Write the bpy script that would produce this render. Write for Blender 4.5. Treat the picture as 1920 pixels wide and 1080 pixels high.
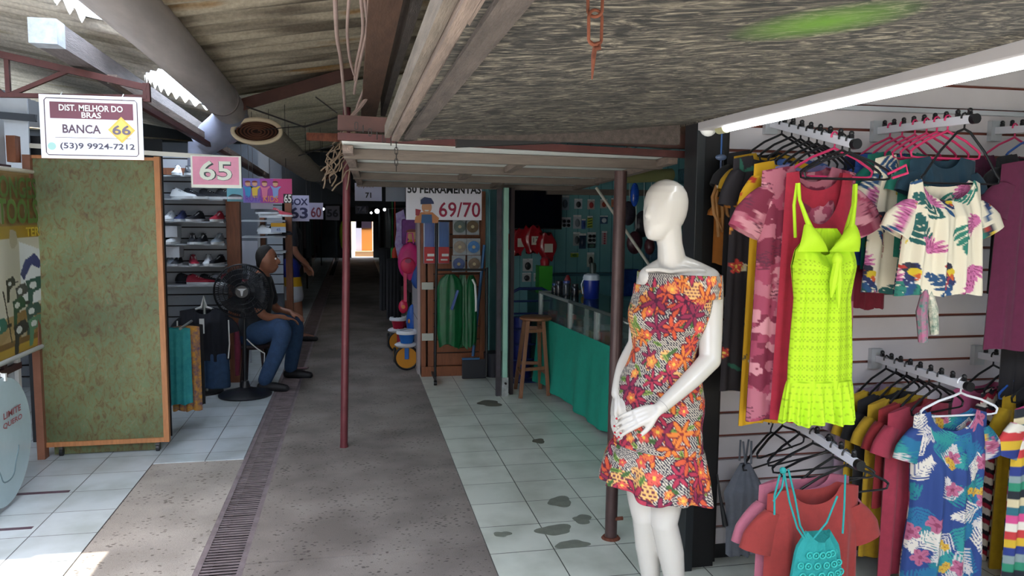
import bpy, bmesh, math, random
import numpy as np
from mathutils import Vector, Matrix
for o in list(bpy.data.objects): bpy.data.objects.remove(o)
SC = bpy.context.scene
COL = SC.collection
sin, cos, pi, rad = math.sin, math.cos, math.pi, math.radians
random.seed(7)
# ---------------------------------------------------------------- camera
FPX, CH = 1450.0, 1.62
PS, TH, RO = rad(11.5), rad(5.6), rad(0.5)
_f = Vector((sin(PS)*cos(TH), cos(PS)*cos(TH), -sin(TH)))
_r0 = Vector((cos(PS), -sin(PS), 0)); _u0 = Vector((sin(PS)*sin(TH), cos(PS)*sin(TH), cos(TH)))
_r = _r0*cos(RO)+_u0*sin(RO); _u = _u0*cos(RO)-_r0*sin(RO)
cd = bpy.data.cameras.new('camera'); cam = bpy.data.objects.new('camera', cd); COL.objects.link(cam)
cd.sensor_width = 36.0; cd.lens = FPX/1920*36.0; cd.clip_start = 0.05; cd.clip_end = 300
cam.matrix_world = Matrix(((_r.x,_u.x,-_f.x,0),(_r.y,_u.y,-_f.y,0),(_r.z,_u.z,-_f.z,CH),(0,0,0,1)))
SC.camera = cam
# ---------------------------------------------------------------- sky, sun, exposure
SC.view_settings.view_transform = 'Standard'; SC.view_settings.look = 'None'
SC.view_settings.exposure = 0.92; SC.view_settings.gamma = 1.0
wd = bpy.data.worlds.new('sky'); SC.world = wd; wd.use_nodes = True
nt = wd.node_tree; bg = nt.nodes['Background']
sky = nt.nodes.new('ShaderNodeTexSky'); sky.sky_type = 'NISHITA'; sky.sun_disc = False
sky.sun_elevation = rad(72); sky.sun_rotation = rad(200); sky.air_density = 1.0; sky.dust_density = 3.0
mixn = nt.nodes.new('ShaderNodeMix'); mixn.data_type = 'RGBA'; mixn.inputs[0].default_value = 0.75
nt.links.new(sky.outputs[0], mixn.inputs[6]); mixn.inputs[7].default_value = (2.3, 2.6, 3.0, 1)
nt.links.new(mixn.outputs[2], bg.inputs['Color']); bg.inputs['Strength'].default_value = 1.0
sl = bpy.data.lights.new('sun', 'SUN'); sl.energy = 7.0; sl.angle = rad(0.6); sl.color = (1, .95, .87)
so = bpy.data.objects.new('sun', sl); COL.objects.link(so)
SUN = Vector((0.03, -0.10, 1)).normalized()
so.rotation_euler = SUN.to_track_quat('Z', 'Y').to_euler(); so.location = (-3, -3, 8)

# ---------------------------------------------------------------- pixel -> point of the real place
def ray(px, py):
    return _f + _r*((px-960)/FPX) + _u*((540-py)/FPX)
def aY(px, py, y):
    d = ray(px, py); return Vector((0,0,CH)) + d*(y/d.y)
def aX(px, py, x):
    d = ray(px, py); return Vector((0,0,CH)) + d*(x/d.x)
def aZ(px, py, z=0.0):
    d = ray(px, py); return Vector((0,0,CH)) + d*((z-CH)/d.z)

# ---------------------------------------------------------------- colour and materials
def lin(c):
    if isinstance(c, str):
        c = c.lstrip('#'); c = tuple(int(c[i:i+2], 16)/255 for i in (0,2,4))
    return tuple(x/12.92 if x <= .04045 else ((x+.055)/1.055)**2.4 for x in c)
def bright(c, k):
    return tuple(min(1, x*k) for x in lin(c))
_M = {}
def mat(name, c='808080', rough=.6, metal=0.0, var=0.0, vs=8.0, bump=0.0, bs=40.0, emit=None, es=1.0, coat=0.0, c2=None, trans=0.0, alpha=1.0, stretch=None, sheen=0.0, spec=None):
    if name in _M: return _M[name]
    m = bpy.data.materials.new(name); m.use_nodes = True; _M[name] = m
    n = m.node_tree; b = n.nodes['Principled BSDF']; L = n.links.new
    col = lin(c); b.inputs['Base Color'].default_value = (*col, 1)
    b.inputs['Roughness'].default_value = rough; b.inputs['Metallic'].default_value = metal
    b.inputs['Coat Weight'].default_value = coat; b.inputs['Transmission Weight'].default_value = trans
    b.inputs['Alpha'].default_value = alpha
    if spec is not None: b.inputs['Specular IOR Level'].default_value = spec
    if sheen: b.inputs['Sheen Weight'].default_value = sheen
    tc = None
    if var or c2 or bump:
        tc = n.nodes.new('ShaderNodeTexCoord'); mp = n.nodes.new('ShaderNodeMapping')
        L(tc.outputs['Object'], mp.inputs[0])
        if stretch: mp.inputs['Scale'].default_value = stretch
    if var or c2:
        t = n.nodes.new('ShaderNodeTexNoise'); t.inputs['Scale'].default_value = vs; t.inputs['Detail'].default_value = 6; t.inputs['Roughness'].default_value = .65
        L(mp.outputs[0], t.inputs['Vector'])
        r = n.nodes.new('ShaderNodeValToRGB'); r.color_ramp.elements[0].position = .33; r.color_ramp.elements[1].position = .67
        a = lin(c2) if c2 else tuple(x*(1-var) for x in col)
        bb = col if c2 else tuple(min(1, x*(1+var)) for x in col)
        r.color_ramp.elements[0].color = (*a, 1); r.color_ramp.elements[1].color = (*bb, 1)
        L(t.outputs['Fac'], r.inputs[0]); L(r.outputs[0], b.inputs['Base Color'])
    if bump:
        t2 = n.nodes.new('ShaderNodeTexNoise'); t2.inputs['Scale'].default_value = bs; t2.inputs['Detail'].default_value = 4
        L(mp.outputs[0], t2.inputs['Vector'])
        bn = n.nodes.new('ShaderNodeBump'); bn.inputs['Strength'].default_value = bump; bn.inputs['Distance'].default_value = .01
        L(t2.outputs['Fac'], bn.inputs['Height']); L(bn.outputs[0], b.inputs['Normal'])
    if emit:
        b.inputs['Emission Color'].default_value = (*lin(emit), 1); b.inputs['Emission Strength'].default_value = es
    return m
def flat(c, rough=.6, **k):
    return mat('paint_%s_%d' % (c, int(rough*100)), c, rough, **k)
def cloth(c):
    return mat('cloth_'+c, c, .85, var=.10, vs=30, bump=.15, bs=400, sheen=.1)
def mat_print():
    if 'printed_cloth' in _M: return _M['printed_cloth']
    m = mat('printed_cloth', 'ffffff', .8, bump=.12, bs=400)
    n = m.node_tree; a = n.nodes.new('ShaderNodeAttribute'); a.attribute_name = 'Col'
    n.links.new(a.outputs['Color'], n.nodes['Principled BSDF'].inputs['Base Color'])
    return m
def mat_printed_vinyl():
    if 'printed_vinyl' in _M: return _M['printed_vinyl']
    m = mat('printed_vinyl', 'ffffff', .35)
    n = m.node_tree; a = n.nodes.new('ShaderNodeAttribute'); a.attribute_name = 'Col'
    n.links.new(a.outputs['Color'], n.nodes['Principled BSDF'].inputs['Base Color'])
    return m

# ---------------------------------------------------------------- mesh builder
def frame(d):
    d = Vector(d).normalized(); a = Vector((0,0,1)) if abs(d.z) < .9 else Vector((1,0,0))
    x = a.cross(d).normalized(); return x, d.cross(x).normalized(), d
class MB:
    def __init__(s): s.v = []; s.f = []; s.m = []; s.mi = 0
    def add(s, vs, fs):
        o = len(s.v); s.v += [tuple(v) for v in vs]
        for f in fs: s.f.append(tuple(i+o for i in f)); s.m.append(s.mi)
        return s
    def use(s, i): s.mi = i; return s
    def box(s, c, d, rz=0, R=None):
        c = Vector(c); h = Vector(d)/2
        if R is None: R = Matrix.Rotation(rz, 3, 'Z')
        vs = [c + R @ Vector((sx*h.x, sy*h.y, sz*h.z)) for sz in (-1,1) for sx, sy in ((-1,-1),(1,-1),(1,1),(-1,1))]
        return s.add(vs, [(3,2,1,0),(4,5,6,7),(0,1,5,4),(1,2,6,5),(2,3,7,6),(3,0,4,7)])
    def bb(s, a, b):
        a = Vector(a); b = Vector(b)
        return s.box((a+b)/2, [abs(b[i]-a[i]) for i in range(3)])
    def bar(s, a, b, w, h, up=(0,0,1)):
        a = Vector(a); b = Vector(b); d = (b-a).normalized(); up = Vector(up)
        x = d.cross(up).normalized(); z = x.cross(d).normalized()
        vs = [p + x*sx*w/2 + z*sz*h/2 for p in (a,b) for sx, sz in ((-1,-1),(1,-1),(1,1),(-1,1))]
        return s.add(vs, [(0,1,2,3),(7,6,5,4),(1,0,4,5),(2,1,5,6),(3,2,6,7),(0,3,7,4)])
    def cyl(s, a, b, r, r2=None, n=14, cap=True):
        return s.tube([a, b], [r, r if r2 is None else r2], n, cap)
    def tube(s, pts, r, n=10, cap=True, closed=False):
        P = [Vector(p) for p in pts]; k = len(P)
        if not hasattr(r, '__len__'): r = [r]*k
        o = len(s.v); px = None
        for i, p in enumerate(P):
            if closed: d = P[(i+1) % k]-P[i-1]
            else: d = P[min(i+1,k-1)]-P[max(i-1,0)]
            if d.length < 1e-9: d = Vector((0,0,1))
            d.normalize()
            if px is None: x, y, _ = frame(d)
            else:
                x = px - d*px.dot(d)
                x = x.normalized() if x.length > 1e-6 else frame(d)[0]
                y = d.cross(x)
            px = x
            for j in range(n):
                t = 2*pi*j/n; s.v.append(tuple(p + (x*cos(t)+y*sin(t))*r[i]))
        for i in range(k if closed else k-1):
            for j in range(n):
                a = o+i*n+j; b = o+i*n+(j+1) % n; i2 = (i+1) % k
                c = o+i2*n+(j+1) % n; d = o+i2*n+j
                s.f.append((a,b,c,d)); s.m.append(s.mi)
        if cap and not closed:
            s.f.append(tuple(o+j for j in range(n-1,-1,-1))); s.m.append(s.mi)
            s.f.append(tuple(o+(k-1)*n+j for j in range(n))); s.m.append(s.mi)
        return s
    def lathe(s, c, prof, n=24, axis=(0,0,1), cap=True):
        c = Vector(c); x, y, z = frame(axis)
        rings = [[c + z*h + (x*cos(2*pi*j/n)+y*sin(2*pi*j/n))*r for j in range(n)] for r, h in prof]
        return s.loft(rings, cap)
    def loft(s, rings, cap=True, closed=True):
        n = len(rings[0]); o = len(s.v)
        for R in rings: s.v += [tuple(p) for p in R]
        for i in range(len(rings)-1):
            for j in range(n if closed else n-1):
                a = o+i*n+j; b = o+i*n+(j+1) % n; s.f.append((a,b,b+n,a+n)); s.m.append(s.mi)
        if cap and closed:
            s.f.append(tuple(o+j for j in range(n-1,-1,-1))); s.m.append(s.mi)
            s.f.append(tuple(o+(len(rings)-1)*n+j for j in range(n))); s.m.append(s.mi)
        return s
    def prism(s, poly, o, ex, ey, th):
        o = Vector(o); ex = Vector(ex); ey = Vector(ey); nz = ex.cross(ey).normalized()*th; n = len(poly)
        vs = [o+ex*a+ey*b for a, b in poly]; vs += [v+nz for v in vs]
        return s.add(vs, [tuple(range(n-1,-1,-1)), tuple(range(n,2*n))] + [(i,(i+1) % n, n+(i+1) % n, n+i) for i in range(n)])
    def ball(s, c, r, n=14, m=8, sc=(1,1,1)):
        c = Vector(c)
        rings = []
        for i in range(m+1):
            ph = pi*i/m; rr = max(sin(ph), 1e-3)*r; z = -cos(ph)*r
            rings.append([c + Vector((cos(2*pi*j/n)*rr*sc[0], sin(2*pi*j/n)*rr*sc[1], z*sc[2])) for j in range(n)])
        return s.loft(rings)
def mesh_of(name, mb, mats, smooth=False, sharp=None):
    me = bpy.data.meshes.new(name); me.from_pydata(mb.v, [], mb.f)
    for m in (mats if isinstance(mats, (list, tuple)) else [mats]): me.materials.append(m)
    if any(mb.m): me.polygons.foreach_set('material_index', mb.m)
    me.update()
    if smooth:
        me.polygons.foreach_set('use_smooth', [True]*len(me.polygons))
        if sharp != 0: me.set_sharp_from_angle(angle=rad(sharp or 40))
    return me
def tag(o, label=None, cat=None, group=None, kind=None):
    if label: o['label'] = label
    if cat: o['category'] = cat
    if group: o['group'] = group
    if kind: o['kind'] = kind
    return o
def O(name, mb, mats, parent=None, smooth=False, label=None, cat=None, group=None, kind=None, sharp=None, bevel=0):
    me = mb if isinstance(mb, bpy.types.Mesh) else mesh_of(name, mb, mats, smooth, sharp)
    me.name = name
    o = bpy.data.objects.new(name, me); COL.objects.link(o)
    if parent is None:
        co = np.empty(len(me.vertices)*3); me.vertices.foreach_get('co', co); co = co.reshape(-1,3)
        lo, hi = co.min(0), co.max(0); c = Vector(((lo[0]+hi[0])/2, (lo[1]+hi[1])/2, lo[2]))
        me.transform(Matrix.Translation(-c)); o.location = c
    else:
        q = parent; off = Vector((0,0,0))
        while q: off += q.location; q = q.parent
        me.transform(Matrix.Translation(-off)); o.parent = parent
    if bevel:
        b = o.modifiers.new('bevel', 'BEVEL'); b.width = bevel; b.segments = 2; b.limit_method = 'ANGLE'
    return tag(o, label, cat, group, kind)
def S(name, mb, mats, **k): return O(name, mb, mats, kind='structure', **k)
def T(name, label, cat, loc=(0,0,0), group=None):
    e = bpy.data.objects.new(name, None); COL.objects.link(e); e.location = loc; e.empty_display_size = .05
    return tag(e, label, cat, group)
def dup(o, loc, rz=None, label=None, group=None, mats=None):
    def rec(a, par):
        c = a.copy(); COL.objects.link(c)
        if par: c.parent = par
        if mats and c.type == 'MESH' and a.name.split('.')[0] in mats:
            c.data = c.data.copy(); c.data.materials[0] = mats[a.name.split('.')[0]]
        for ch in kids.get(a.name, []): rec(ch, c)
        return c
    kids = {}
    for q in bpy.data.objects:
        if q.parent: kids.setdefault(q.parent.name, []).append(q)
    c = rec(o, None); c.location = loc
    if rz is not None: c.rotation_euler = (0,0,rz)
    if label: c['label'] = label
    if group: c['group'] = group
    return c
def rot2(p, a): return Vector((p[0]*cos(a)-p[1]*sin(a), p[0]*sin(a)+p[1]*cos(a), p[2] if len(p) > 2 else 0))

# lettering: real text turned into thin meshes
def text_mb(body, h, o, ex, ez, width=None, th=.0012, bold=0.0, align='CENTER'):
    """letters of cap height h, centred at o, running along ex, up along ez"""
    cu = bpy.data.curves.new('t', 'FONT'); cu.body = body; cu.size = 1; cu.align_x = align; cu.offset = bold; cu.extrude = 0; cu.resolution_u = 3
    ob = bpy.data.objects.new('t', cu); COL.objects.link(ob)
    dg = bpy.context.evaluated_depsgraph_get(); me = bpy.data.meshes.new_from_object(ob.evaluated_get(dg))
    vs = [v.co.copy() for v in me.vertices]; fs = [tuple(p.vertices) for p in me.polygons]
    bpy.data.objects.remove(ob); bpy.data.curves.remove(cu); bpy.data.meshes.remove(me)
    x0, x1 = min(v.x for v in vs), max(v.x for v in vs); y0, y1 = min(v.y for v in vs), max(v.y for v in vs)
    sy = h/(y1-y0); sx = (width/(x1-x0)) if width else sy
    ex = Vector(ex).normalized(); ez = Vector(ez).normalized(); n = ex.cross(ez)
    if align == 'CENTER': cx = (x0+x1)/2
    elif align == 'LEFT': cx = x0
    else: cx = x1
    o = Vector(o); mb = MB()
    P = [o + ex*(v.x-cx)*sx + ez*(v.y-(y0+y1)/2)*sy + n*th for v in vs]
    mb.add(P, fs)
    return mb
def text(body, h, o, ex, ez, m, parent, width=None, bold=0.0, align='CENTER', name='lettering', th=.0015):
    return O(name, text_mb(body, h, o, ex, ez, width, th, bold, align), m, parent)
# ================================================================ THE SETTING
def mat_tiles(name, c1, c2, grout, ox, oy, sx=.315, sy=.315):
    m = mat(name, c1, .28); n = m.node_tree; L = n.links.new; b = n.nodes['Principled BSDF']
    g = n.nodes.new('ShaderNodeNewGeometry'); mp = n.nodes.new('ShaderNodeMapping'); mp.vector_type = 'POINT'
    mp.inputs['Location'].default_value = (-ox, -oy, 0)
    L(g.outputs['Position'], mp.inputs[0])
    br = n.nodes.new('ShaderNodeTexBrick'); br.offset = 0.0; br.inputs['Scale'].default_value = 1
    br.inputs['Brick Width'].default_value = sx; br.inputs['Row Height'].default_value = sy
    br.inputs['Mortar Size'].default_value = .0028; br.inputs['Mortar Smooth'].default_value = .2; br.inputs['Bias'].default_value = -.3
    br.inputs['Color1'].default_value = (*lin(c1), 1); br.inputs['Color2'].default_value = (*lin(c2), 1); br.inputs['Mortar'].default_value = (*lin(grout), 1)
    L(mp.outputs[0], br.inputs['Vector'])
    t = n.nodes.new('ShaderNodeTexNoise'); t.inputs['Scale'].default_value = 3.5; t.inputs['Detail'].default_value = 6; L(g.outputs['Position'], t.inputs['Vector'])
    r = n.nodes.new('ShaderNodeValToRGB'); r.color_ramp.elements[0].position = .3; r.color_ramp.elements[0].color = (.70,.71,.68,1); r.color_ramp.elements[1].position = .6; r.color_ramp.elements[1].color = (1,1,1,1)
    L(t.outputs['Fac'], r.inputs[0])
    mx = n.nodes.new('ShaderNodeMix'); mx.data_type = 'RGBA'; mx.blend_type = 'MULTIPLY'; mx.inputs[0].default_value = 1
    L(br.outputs['Color'], mx.inputs[6]); L(r.outputs[0], mx.inputs[7]); L(mx.outputs[2], b.inputs['Base Color'])
    bn = n.nodes.new('ShaderNodeBump'); bn.inputs['Strength'].default_value = .4; bn.inputs['Distance'].default_value = .003; bn.invert = True
    L(br.outputs['Fac'], bn.inputs['Height']); L(bn.outputs[0], b.inputs['Normal'])
    return m
def mat_concrete(name, c, dark, sp=60.0):
    m = mat(name, c, .85); n = m.node_tree; L = n.links.new; b = n.nodes['Principled BSDF']
    g = n.nodes.new('ShaderNodeNewGeometry')
    t = n.nodes.new('ShaderNodeTexNoise'); t.inputs['Scale'].default_value = 2.2; t.inputs['Detail'].default_value = 8; L(g.outputs['Position'], t.inputs['Vector'])
    r = n.nodes.new('ShaderNodeValToRGB'); r.color_ramp.elements[0].position = .35; r.color_ramp.elements[1].position = .68
    r.color_ramp.elements[0].color = (*lin(dark), 1); r.color_ramp.elements[1].color = (*lin(c), 1); L(t.outputs['Fac'], r.inputs[0])
    v = n.nodes.new('ShaderNodeTexVoronoi'); v.inputs['Scale'].default_value = sp; v.inputs['Randomness'].default_value = 1
    mp = n.nodes.new('ShaderNodeMapping'); mp.inputs['Scale'].default_value = (1,1.6,1); L(g.outputs['Position'], mp.inputs[0]); L(mp.outputs[0], v.inputs['Vector'])
    t3 = n.nodes.new('ShaderNodeTexNoise'); t3.inputs['Scale'].default_value = 5; L(g.outputs['Position'], t3.inputs['Vector'])
    md = n.nodes.new('ShaderNodeMath'); md.operation = 'MULTIPLY_ADD'; md.inputs[1].default_value = -.55; md.inputs[2].default_value = .33; L(t3.outputs['Fac'], md.inputs[0])
    ad = n.nodes.new('ShaderNodeMath'); ad.operation = 'ADD'; L(v.outputs['Distance'], ad.inputs[0]); L(md.outputs[0], ad.inputs[1])
    r2 = n.nodes.new('ShaderNodeValToRGB'); r2.color_ramp.elements[0].position = .20; r2.color_ramp.elements[0].color = (.40,.38,.37,1); r2.color_ramp.elements[1].position = .30; r2.color_ramp.elements[1].color = (1,1,1,1)
    L(ad.outputs[0], r2.inputs[0])
    f = n.nodes.new('ShaderNodeTexNoise'); f.inputs['Scale'].default_value = 240; L(g.outputs['Position'], f.inputs['Vector'])
    r3 = n.nodes.new('ShaderNodeValToRGB'); r3.color_ramp.elements[0].color = (.72,.72,.72,1); r3.color_ramp.elements[1].color = (1.0,1.0,1.0,1); r3.color_ramp.elements[0].position = .3; r3.color_ramp.elements[1].position = .65
    L(f.outputs['Fac'], r3.inputs[0])
    cur = r.outputs[0]
    for q in (r2, r3):
        mx = n.nodes.new('ShaderNodeMix'); mx.data_type = 'RGBA'; mx.blend_type = 'MULTIPLY'; mx.inputs[0].default_value = 1
        L(cur, mx.inputs[6]); L(q.outputs[0], mx.inputs[7]); cur = mx.outputs[2]
    L(cur, b.inputs['Base Color'])
    bn = n.nodes.new('ShaderNodeBump'); bn.inputs['Strength'].default_value = .5; bn.inputs['Distance'].default_value = .004
    L(f.outputs['Fac'], bn.inputs['Height']); L(bn.outputs[0], b.inputs['Normal'])
    return m
def mat_chip(name, cols, scale=(14,14,26), distort=2.0, bump=.5, rough=.75, big=1.6):
    """pressed chip board: chips from stretched, distorted noise"""
    m = mat(name, 'ffffff', rough); n = m.node_tree; L = n.links.new; b = n.nodes['Principled BSDF']
    tc = n.nodes.new('ShaderNodeTexCoord'); mp = n.nodes.new('ShaderNodeMapping'); mp.inputs['Scale'].default_value = scale
    L(tc.outputs['Object'], mp.inputs[0])
    t = n.nodes.new('ShaderNodeTexNoise'); t.inputs['Scale'].default_value = 1; t.inputs['Detail'].default_value = 8; t.inputs['Roughness'].default_value = .7; t.inputs['Distortion'].default_value = distort
    L(mp.outputs[0], t.inputs['Vector'])
    r = n.nodes.new('ShaderNodeValToRGB'); cr = r.color_ramp
    for i, (p, c) in enumerate(cols):
        e = cr.elements[i] if i < 2 else cr.elements.new(p)
        e.position = p; e.color = (*lin(c), 1)
    L(t.outputs['Fac'], r.inputs[0])
    t2 = n.nodes.new('ShaderNodeTexNoise'); t2.inputs['Scale'].default_value = big; t2.inputs['Detail'].default_value = 5; L(tc.outputs['Object'], t2.inputs['Vector'])
    r2 = n.nodes.new('ShaderNodeValToRGB'); r2.color_ramp.elements[0].position = .32; r2.color_ramp.elements[0].color = (.50,.50,.49,1); r2.color_ramp.elements[1].position = .62; r2.color_ramp.elements[1].color = (1,1,1,1)
    L(t2.outputs['Fac'], r2.inputs[0])
    mx = n.nodes.new('ShaderNodeMix'); mx.data_type = 'RGBA'; mx.blend_type = 'MULTIPLY'; mx.inputs[0].default_value = 1
    L(r.outputs[0], mx.inputs[6]); L(r2.outputs[0], mx.inputs[7]); L(mx.outputs[2], b.inputs['Base Color'])
    bn = n.nodes.new('ShaderNodeBump'); bn.inputs['Strength'].default_value = bump; bn.inputs['Distance'].default_value = .006
    L(t.outputs['Fac'], bn.inputs['Height']); L(bn.outputs[0], b.inputs['Normal'])
    return m
WOOD = lambda c='8a5a3a', nm='wood': mat(nm+'_'+c, c, .6, var=.22, vs=6, stretch=(9,1.2,9), bump=.2, bs=20)
WOODX = lambda c='8a5a3a', nm='wood_x': mat(nm+'_'+c, c, .6, var=.22, vs=6, stretch=(1.2,9,9), bump=.2, bs=20)
WOODZ = lambda c='8a5a3a', nm='wood_z': mat(nm+'_'+c, c, .55, var=.2, vs=6, stretch=(9,9,1.2), bump=.15, bs=20)

tileR = mat_tiles('glazed_tile_grey_green', 'd3d6ca', 'c8ccc0', '44443f', .611, .01)
tileL = mat_tiles('glazed_tile_blue_grey', 'c8d0d4', 'bcc4c8', '4a4a4e', -1.28, -.02)
asph = mat_concrete('aisle_concrete', '9a9088', '766d66', 30)
asphL = mat_concrete('rough_concrete', 'b4aba2', '948c84', 26)
# ground outside (behind and beyond), aisle, tile strips
mb = MB(); mb.bb((-14,-16,-.13),(14,0.3,-.002)); S('floor_outside', mb, mat('pale_paving','b7b2a8',.9,var=.1,vs=1))
mb = MB(); mb.bb((-14,27.5,-.13),(14,46,-.002)); S('floor_street', mb, _M['pale_paving'])
mb = MB(); mb.bb((-.51,.3,-.13),(.611,3.58,0)); mb.bb((-.51,3.595,-.13),(.611,27.5,0)); mb.bb((-.51,3.58,-.13),(.611,3.595,-.012)); S('floor_aisle', mb, asph)
mb = MB(); mb.bb((.611,.3,-.13),(6.5,27.5,.004)); S('floor_right', mb, tileR)
mb = MB(); mb.bb((-1.28,.3,-.13),(-.727,5.16,-.001)); S('floor_patch', mb, asphL)
mb = MB(); mb.bb((-6.5,.3,-.13),(-1.28,5.16,.004)); mb.bb((-6.5,5.16,-.13),(-.727,27.5,.004)); S('floor_left', mb, tileL)
# drain channel: trench + frame + grating bars
mb = MB(); mb.bb((-.727,.3,-.13),(-.51,27.5,-.12)); S('floor_drain', mb, flat('0c0b0c', .95))
dg = T('drain_grate', 'long rusty brown slotted drain grate sunk in the aisle floor beside the tiles', 'drain grate', (-.62,3.0,-.03))
mdr = mat('drain_iron', '8c7e80', .55, .5, var=.25, vs=12)
mb = MB(); mb.bb((-.727,.3,-.12),(-.70,27.4,-.002)); mb.bb((-.537,.3,-.12),(-.51,27.4,-.002)); O('frame', mb, mdr, dg)
mb = MB(); y = 1.9
while y < 20:
    mb.bb((-.70,y,-.009),(-.537,y+.011+random.uniform(-.001,.001),-.004-random.uniform(0,.002))); y += .030
o = O('grating', mb, mdr, dg); o['kind'] = 'stuff'
# dark wet stains of irregular outline on the right tiles
def blob(c, rx, ry, seed, z):
    rnd = random.Random(seed); ph = [rnd.uniform(0, 6.28) for _ in range(4)]
    n = 36; pts = []
    for j in range(n):
        t = 2*pi*j/n; k = 1 + .16*sin(2*t+ph[0]) + .12*sin(3*t+ph[1]) + .07*sin(5*t+ph[2])
        pts.append((c[0]+rx*k*cos(t), c[1]+ry*k*sin(t)))
    return MB().prism(pts, (0,0,z), (1,0,0), (0,1,0), .0006)
stn = mat('damp_tile', '7f8276', .12, var=.15, vs=14)
for i, (px, py, rx, ry, lb) in enumerate(((1050,942,.075,.07,'damp stain on the tile, farthest of the group near the brown post'),(1040,995,.085,.07,'pale damp stain left of the brown post foot'),
        (1092,975,.05,.06,'small damp stain just left of the brown post'),(1073,1022,.075,.05,'damp stain nearest the camera on the grey tiles'),
        (942,1003,.04,.035,'small lone damp stain near the concrete aisle edge'),(918,757,.10,.10,'dark greasy stain beside the mint green post'),(1010,828,.05,.05,'brown smudge across the tile joint by the green cloth'))):
    c = aZ(px, py); O('floor_stain', blob(c, rx, ry, i, .0042), flat('5e5b4e',.5) if i in (5,6) else stn, cat='stain', label=lb)
mb = MB()
for a, b, c, d in ((-2.05,-1.62,4.70,4.735),(-2.05,-1.62,4.18,4.21)): mb.bb((a,c,.004),(b,d,.0055)); O('floor_strip', mb, flat('5b4450',.4), cat='floor strip', label='dark plum strip inlaid across the left tiles, %s the round panel' % ('just behind' if c > 4.5 else 'in front of')); mb = MB()

# ---- corrugated roofs
def mat_cement(name, c, d, rust='7a5a35', k=.58):
    m = mat(name, c, .9); n = m.node_tree; L = n.links.new; b = n.nodes['Principled BSDF']
    tc = n.nodes.new('ShaderNodeTexCoord'); mp = n.nodes.new('ShaderNodeMapping'); mp.inputs['Scale'].default_value = (.7,5,.7); L(tc.outputs['Object'], mp.inputs[0])
    t = n.nodes.new('ShaderNodeTexNoise'); t.inputs['Scale'].default_value = 1.6; t.inputs['Detail'].default_value = 8; L(mp.outputs[0], t.inputs['Vector'])
    r = n.nodes.new('ShaderNodeValToRGB'); cr = r.color_ramp; cr.elements[0].position = .34; cr.elements[0].color = (*lin(d), 1); cr.elements[1].position = .52; cr.elements[1].color = (*lin(c), 1)
    e = cr.elements.new(k); e.color = (*lin(c), 1); e = cr.elements.new(k+.08); e.color = (*lin(rust), 1)
    L(t.outputs['Fac'], r.inputs[0])
    f = n.nodes.new('ShaderNodeTexNoise'); f.inputs['Scale'].default_value = 55; L(tc.outputs['Object'], f.inputs['Vector'])
    mx = n.nodes.new('ShaderNodeMix'); mx.data_type = 'RGBA'; mx.blend_type = 'MULTIPLY'; mx.inputs[0].default_value = .55
    L(r.outputs[0], mx.inputs[6]); L(f.outputs['Fac'], mx.inputs[7]); L(mx.outputs[2], b.inputs['Base Color'])
    bn = n.nodes.new('ShaderNodeBump'); bn.inputs['Strength'].default_value = .5; bn.inputs['Distance'].default_value = .004; L(f.outputs['Fac'], bn.inputs['Height']); L(bn.outputs[0], b.inputs['Normal'])
    return m
def corr(x0, x1, y0, y1, zf, wl=.177, amp=.024, skew=0.0, nx=8, edge=None):
    ny = int((y1-y0)/wl*8); rings = []
    for i in range(ny+1):
        y = y0+(y1-y0)*i/ny; xa, xb = (x0, x1) if edge is None else edge(y)
        rings.append([Vector((xa+(xb-xa)*j/nx, y+skew*(xa+(xb-xa)*j/nx-x0), zf(xa+(xb-xa)*j/nx, y)+amp*sin(2*pi*y/wl))) for j in range(nx+1)])
    mb = MB(); mb.loft(rings, cap=False, closed=False)
    k = len(mb.v); up = [(v[0], v[1], v[2]+.007) for v in mb.v]; fs = list(mb.f)
    mb.add(up, [tuple(reversed(f)) for f in fs]); return mb
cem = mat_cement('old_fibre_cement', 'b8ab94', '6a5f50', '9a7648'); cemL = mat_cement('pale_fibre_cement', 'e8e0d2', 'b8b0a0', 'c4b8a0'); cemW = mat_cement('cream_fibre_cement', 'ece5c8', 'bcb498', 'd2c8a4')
zR = lambda x, y: 2.56+.17*(x+.95)
zL = lambda x, y: 2.54-.17*(x+.95)
S('ceiling_right', corr(-1.0,7.0,.25,6.95,zR,wl=.22,amp=.026), cem, smooth=True, sharp=0)
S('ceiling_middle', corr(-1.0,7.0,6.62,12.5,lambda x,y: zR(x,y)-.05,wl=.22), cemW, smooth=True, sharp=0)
S('ceiling_far', corr(-6.5,7.0,12.4,27.5,lambda x,y: 2.5+.06*abs(x),wl=.25,nx=12), cem, smooth=True, sharp=0)
def edL(y):  # roof stops short on the left, an added opening for bounce light
    if y < 4.65: return (-4.3, -1.40)
    if 5.7 < y < 8.7: return (-4.3, -1.10-.56*math.sin(pi*(y-5.7)/3.0)**.6)
    return (-4.3, -1.12)
S('ceiling_left', corr(-6.5,-1.1,3.55,12.5,zL,wl=.177,edge=edL), cemL, smooth=True, sharp=0)
S('ceiling_left_near', corr(-6.5,-2.4,1.2,3.0,lambda x,y: zL(x,y)+.1,wl=.177), cemL, smooth=True, sharp=0)

# ---- walls of the building (outer sides), so the hall stays dark
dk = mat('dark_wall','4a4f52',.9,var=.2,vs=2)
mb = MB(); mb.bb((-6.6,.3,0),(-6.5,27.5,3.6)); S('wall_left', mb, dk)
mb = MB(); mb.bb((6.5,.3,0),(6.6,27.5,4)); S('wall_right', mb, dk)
mb = MB(); mb.bb((-3.5,3.2,0),(-3.42,12.5,2.2)); S('wall_light_block_stalls', mb, mat('light_block_grey','8a8e90',.8,var=.1,vs=2))  # unseen wall added to keep that bounce light off the shoe stall
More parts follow.
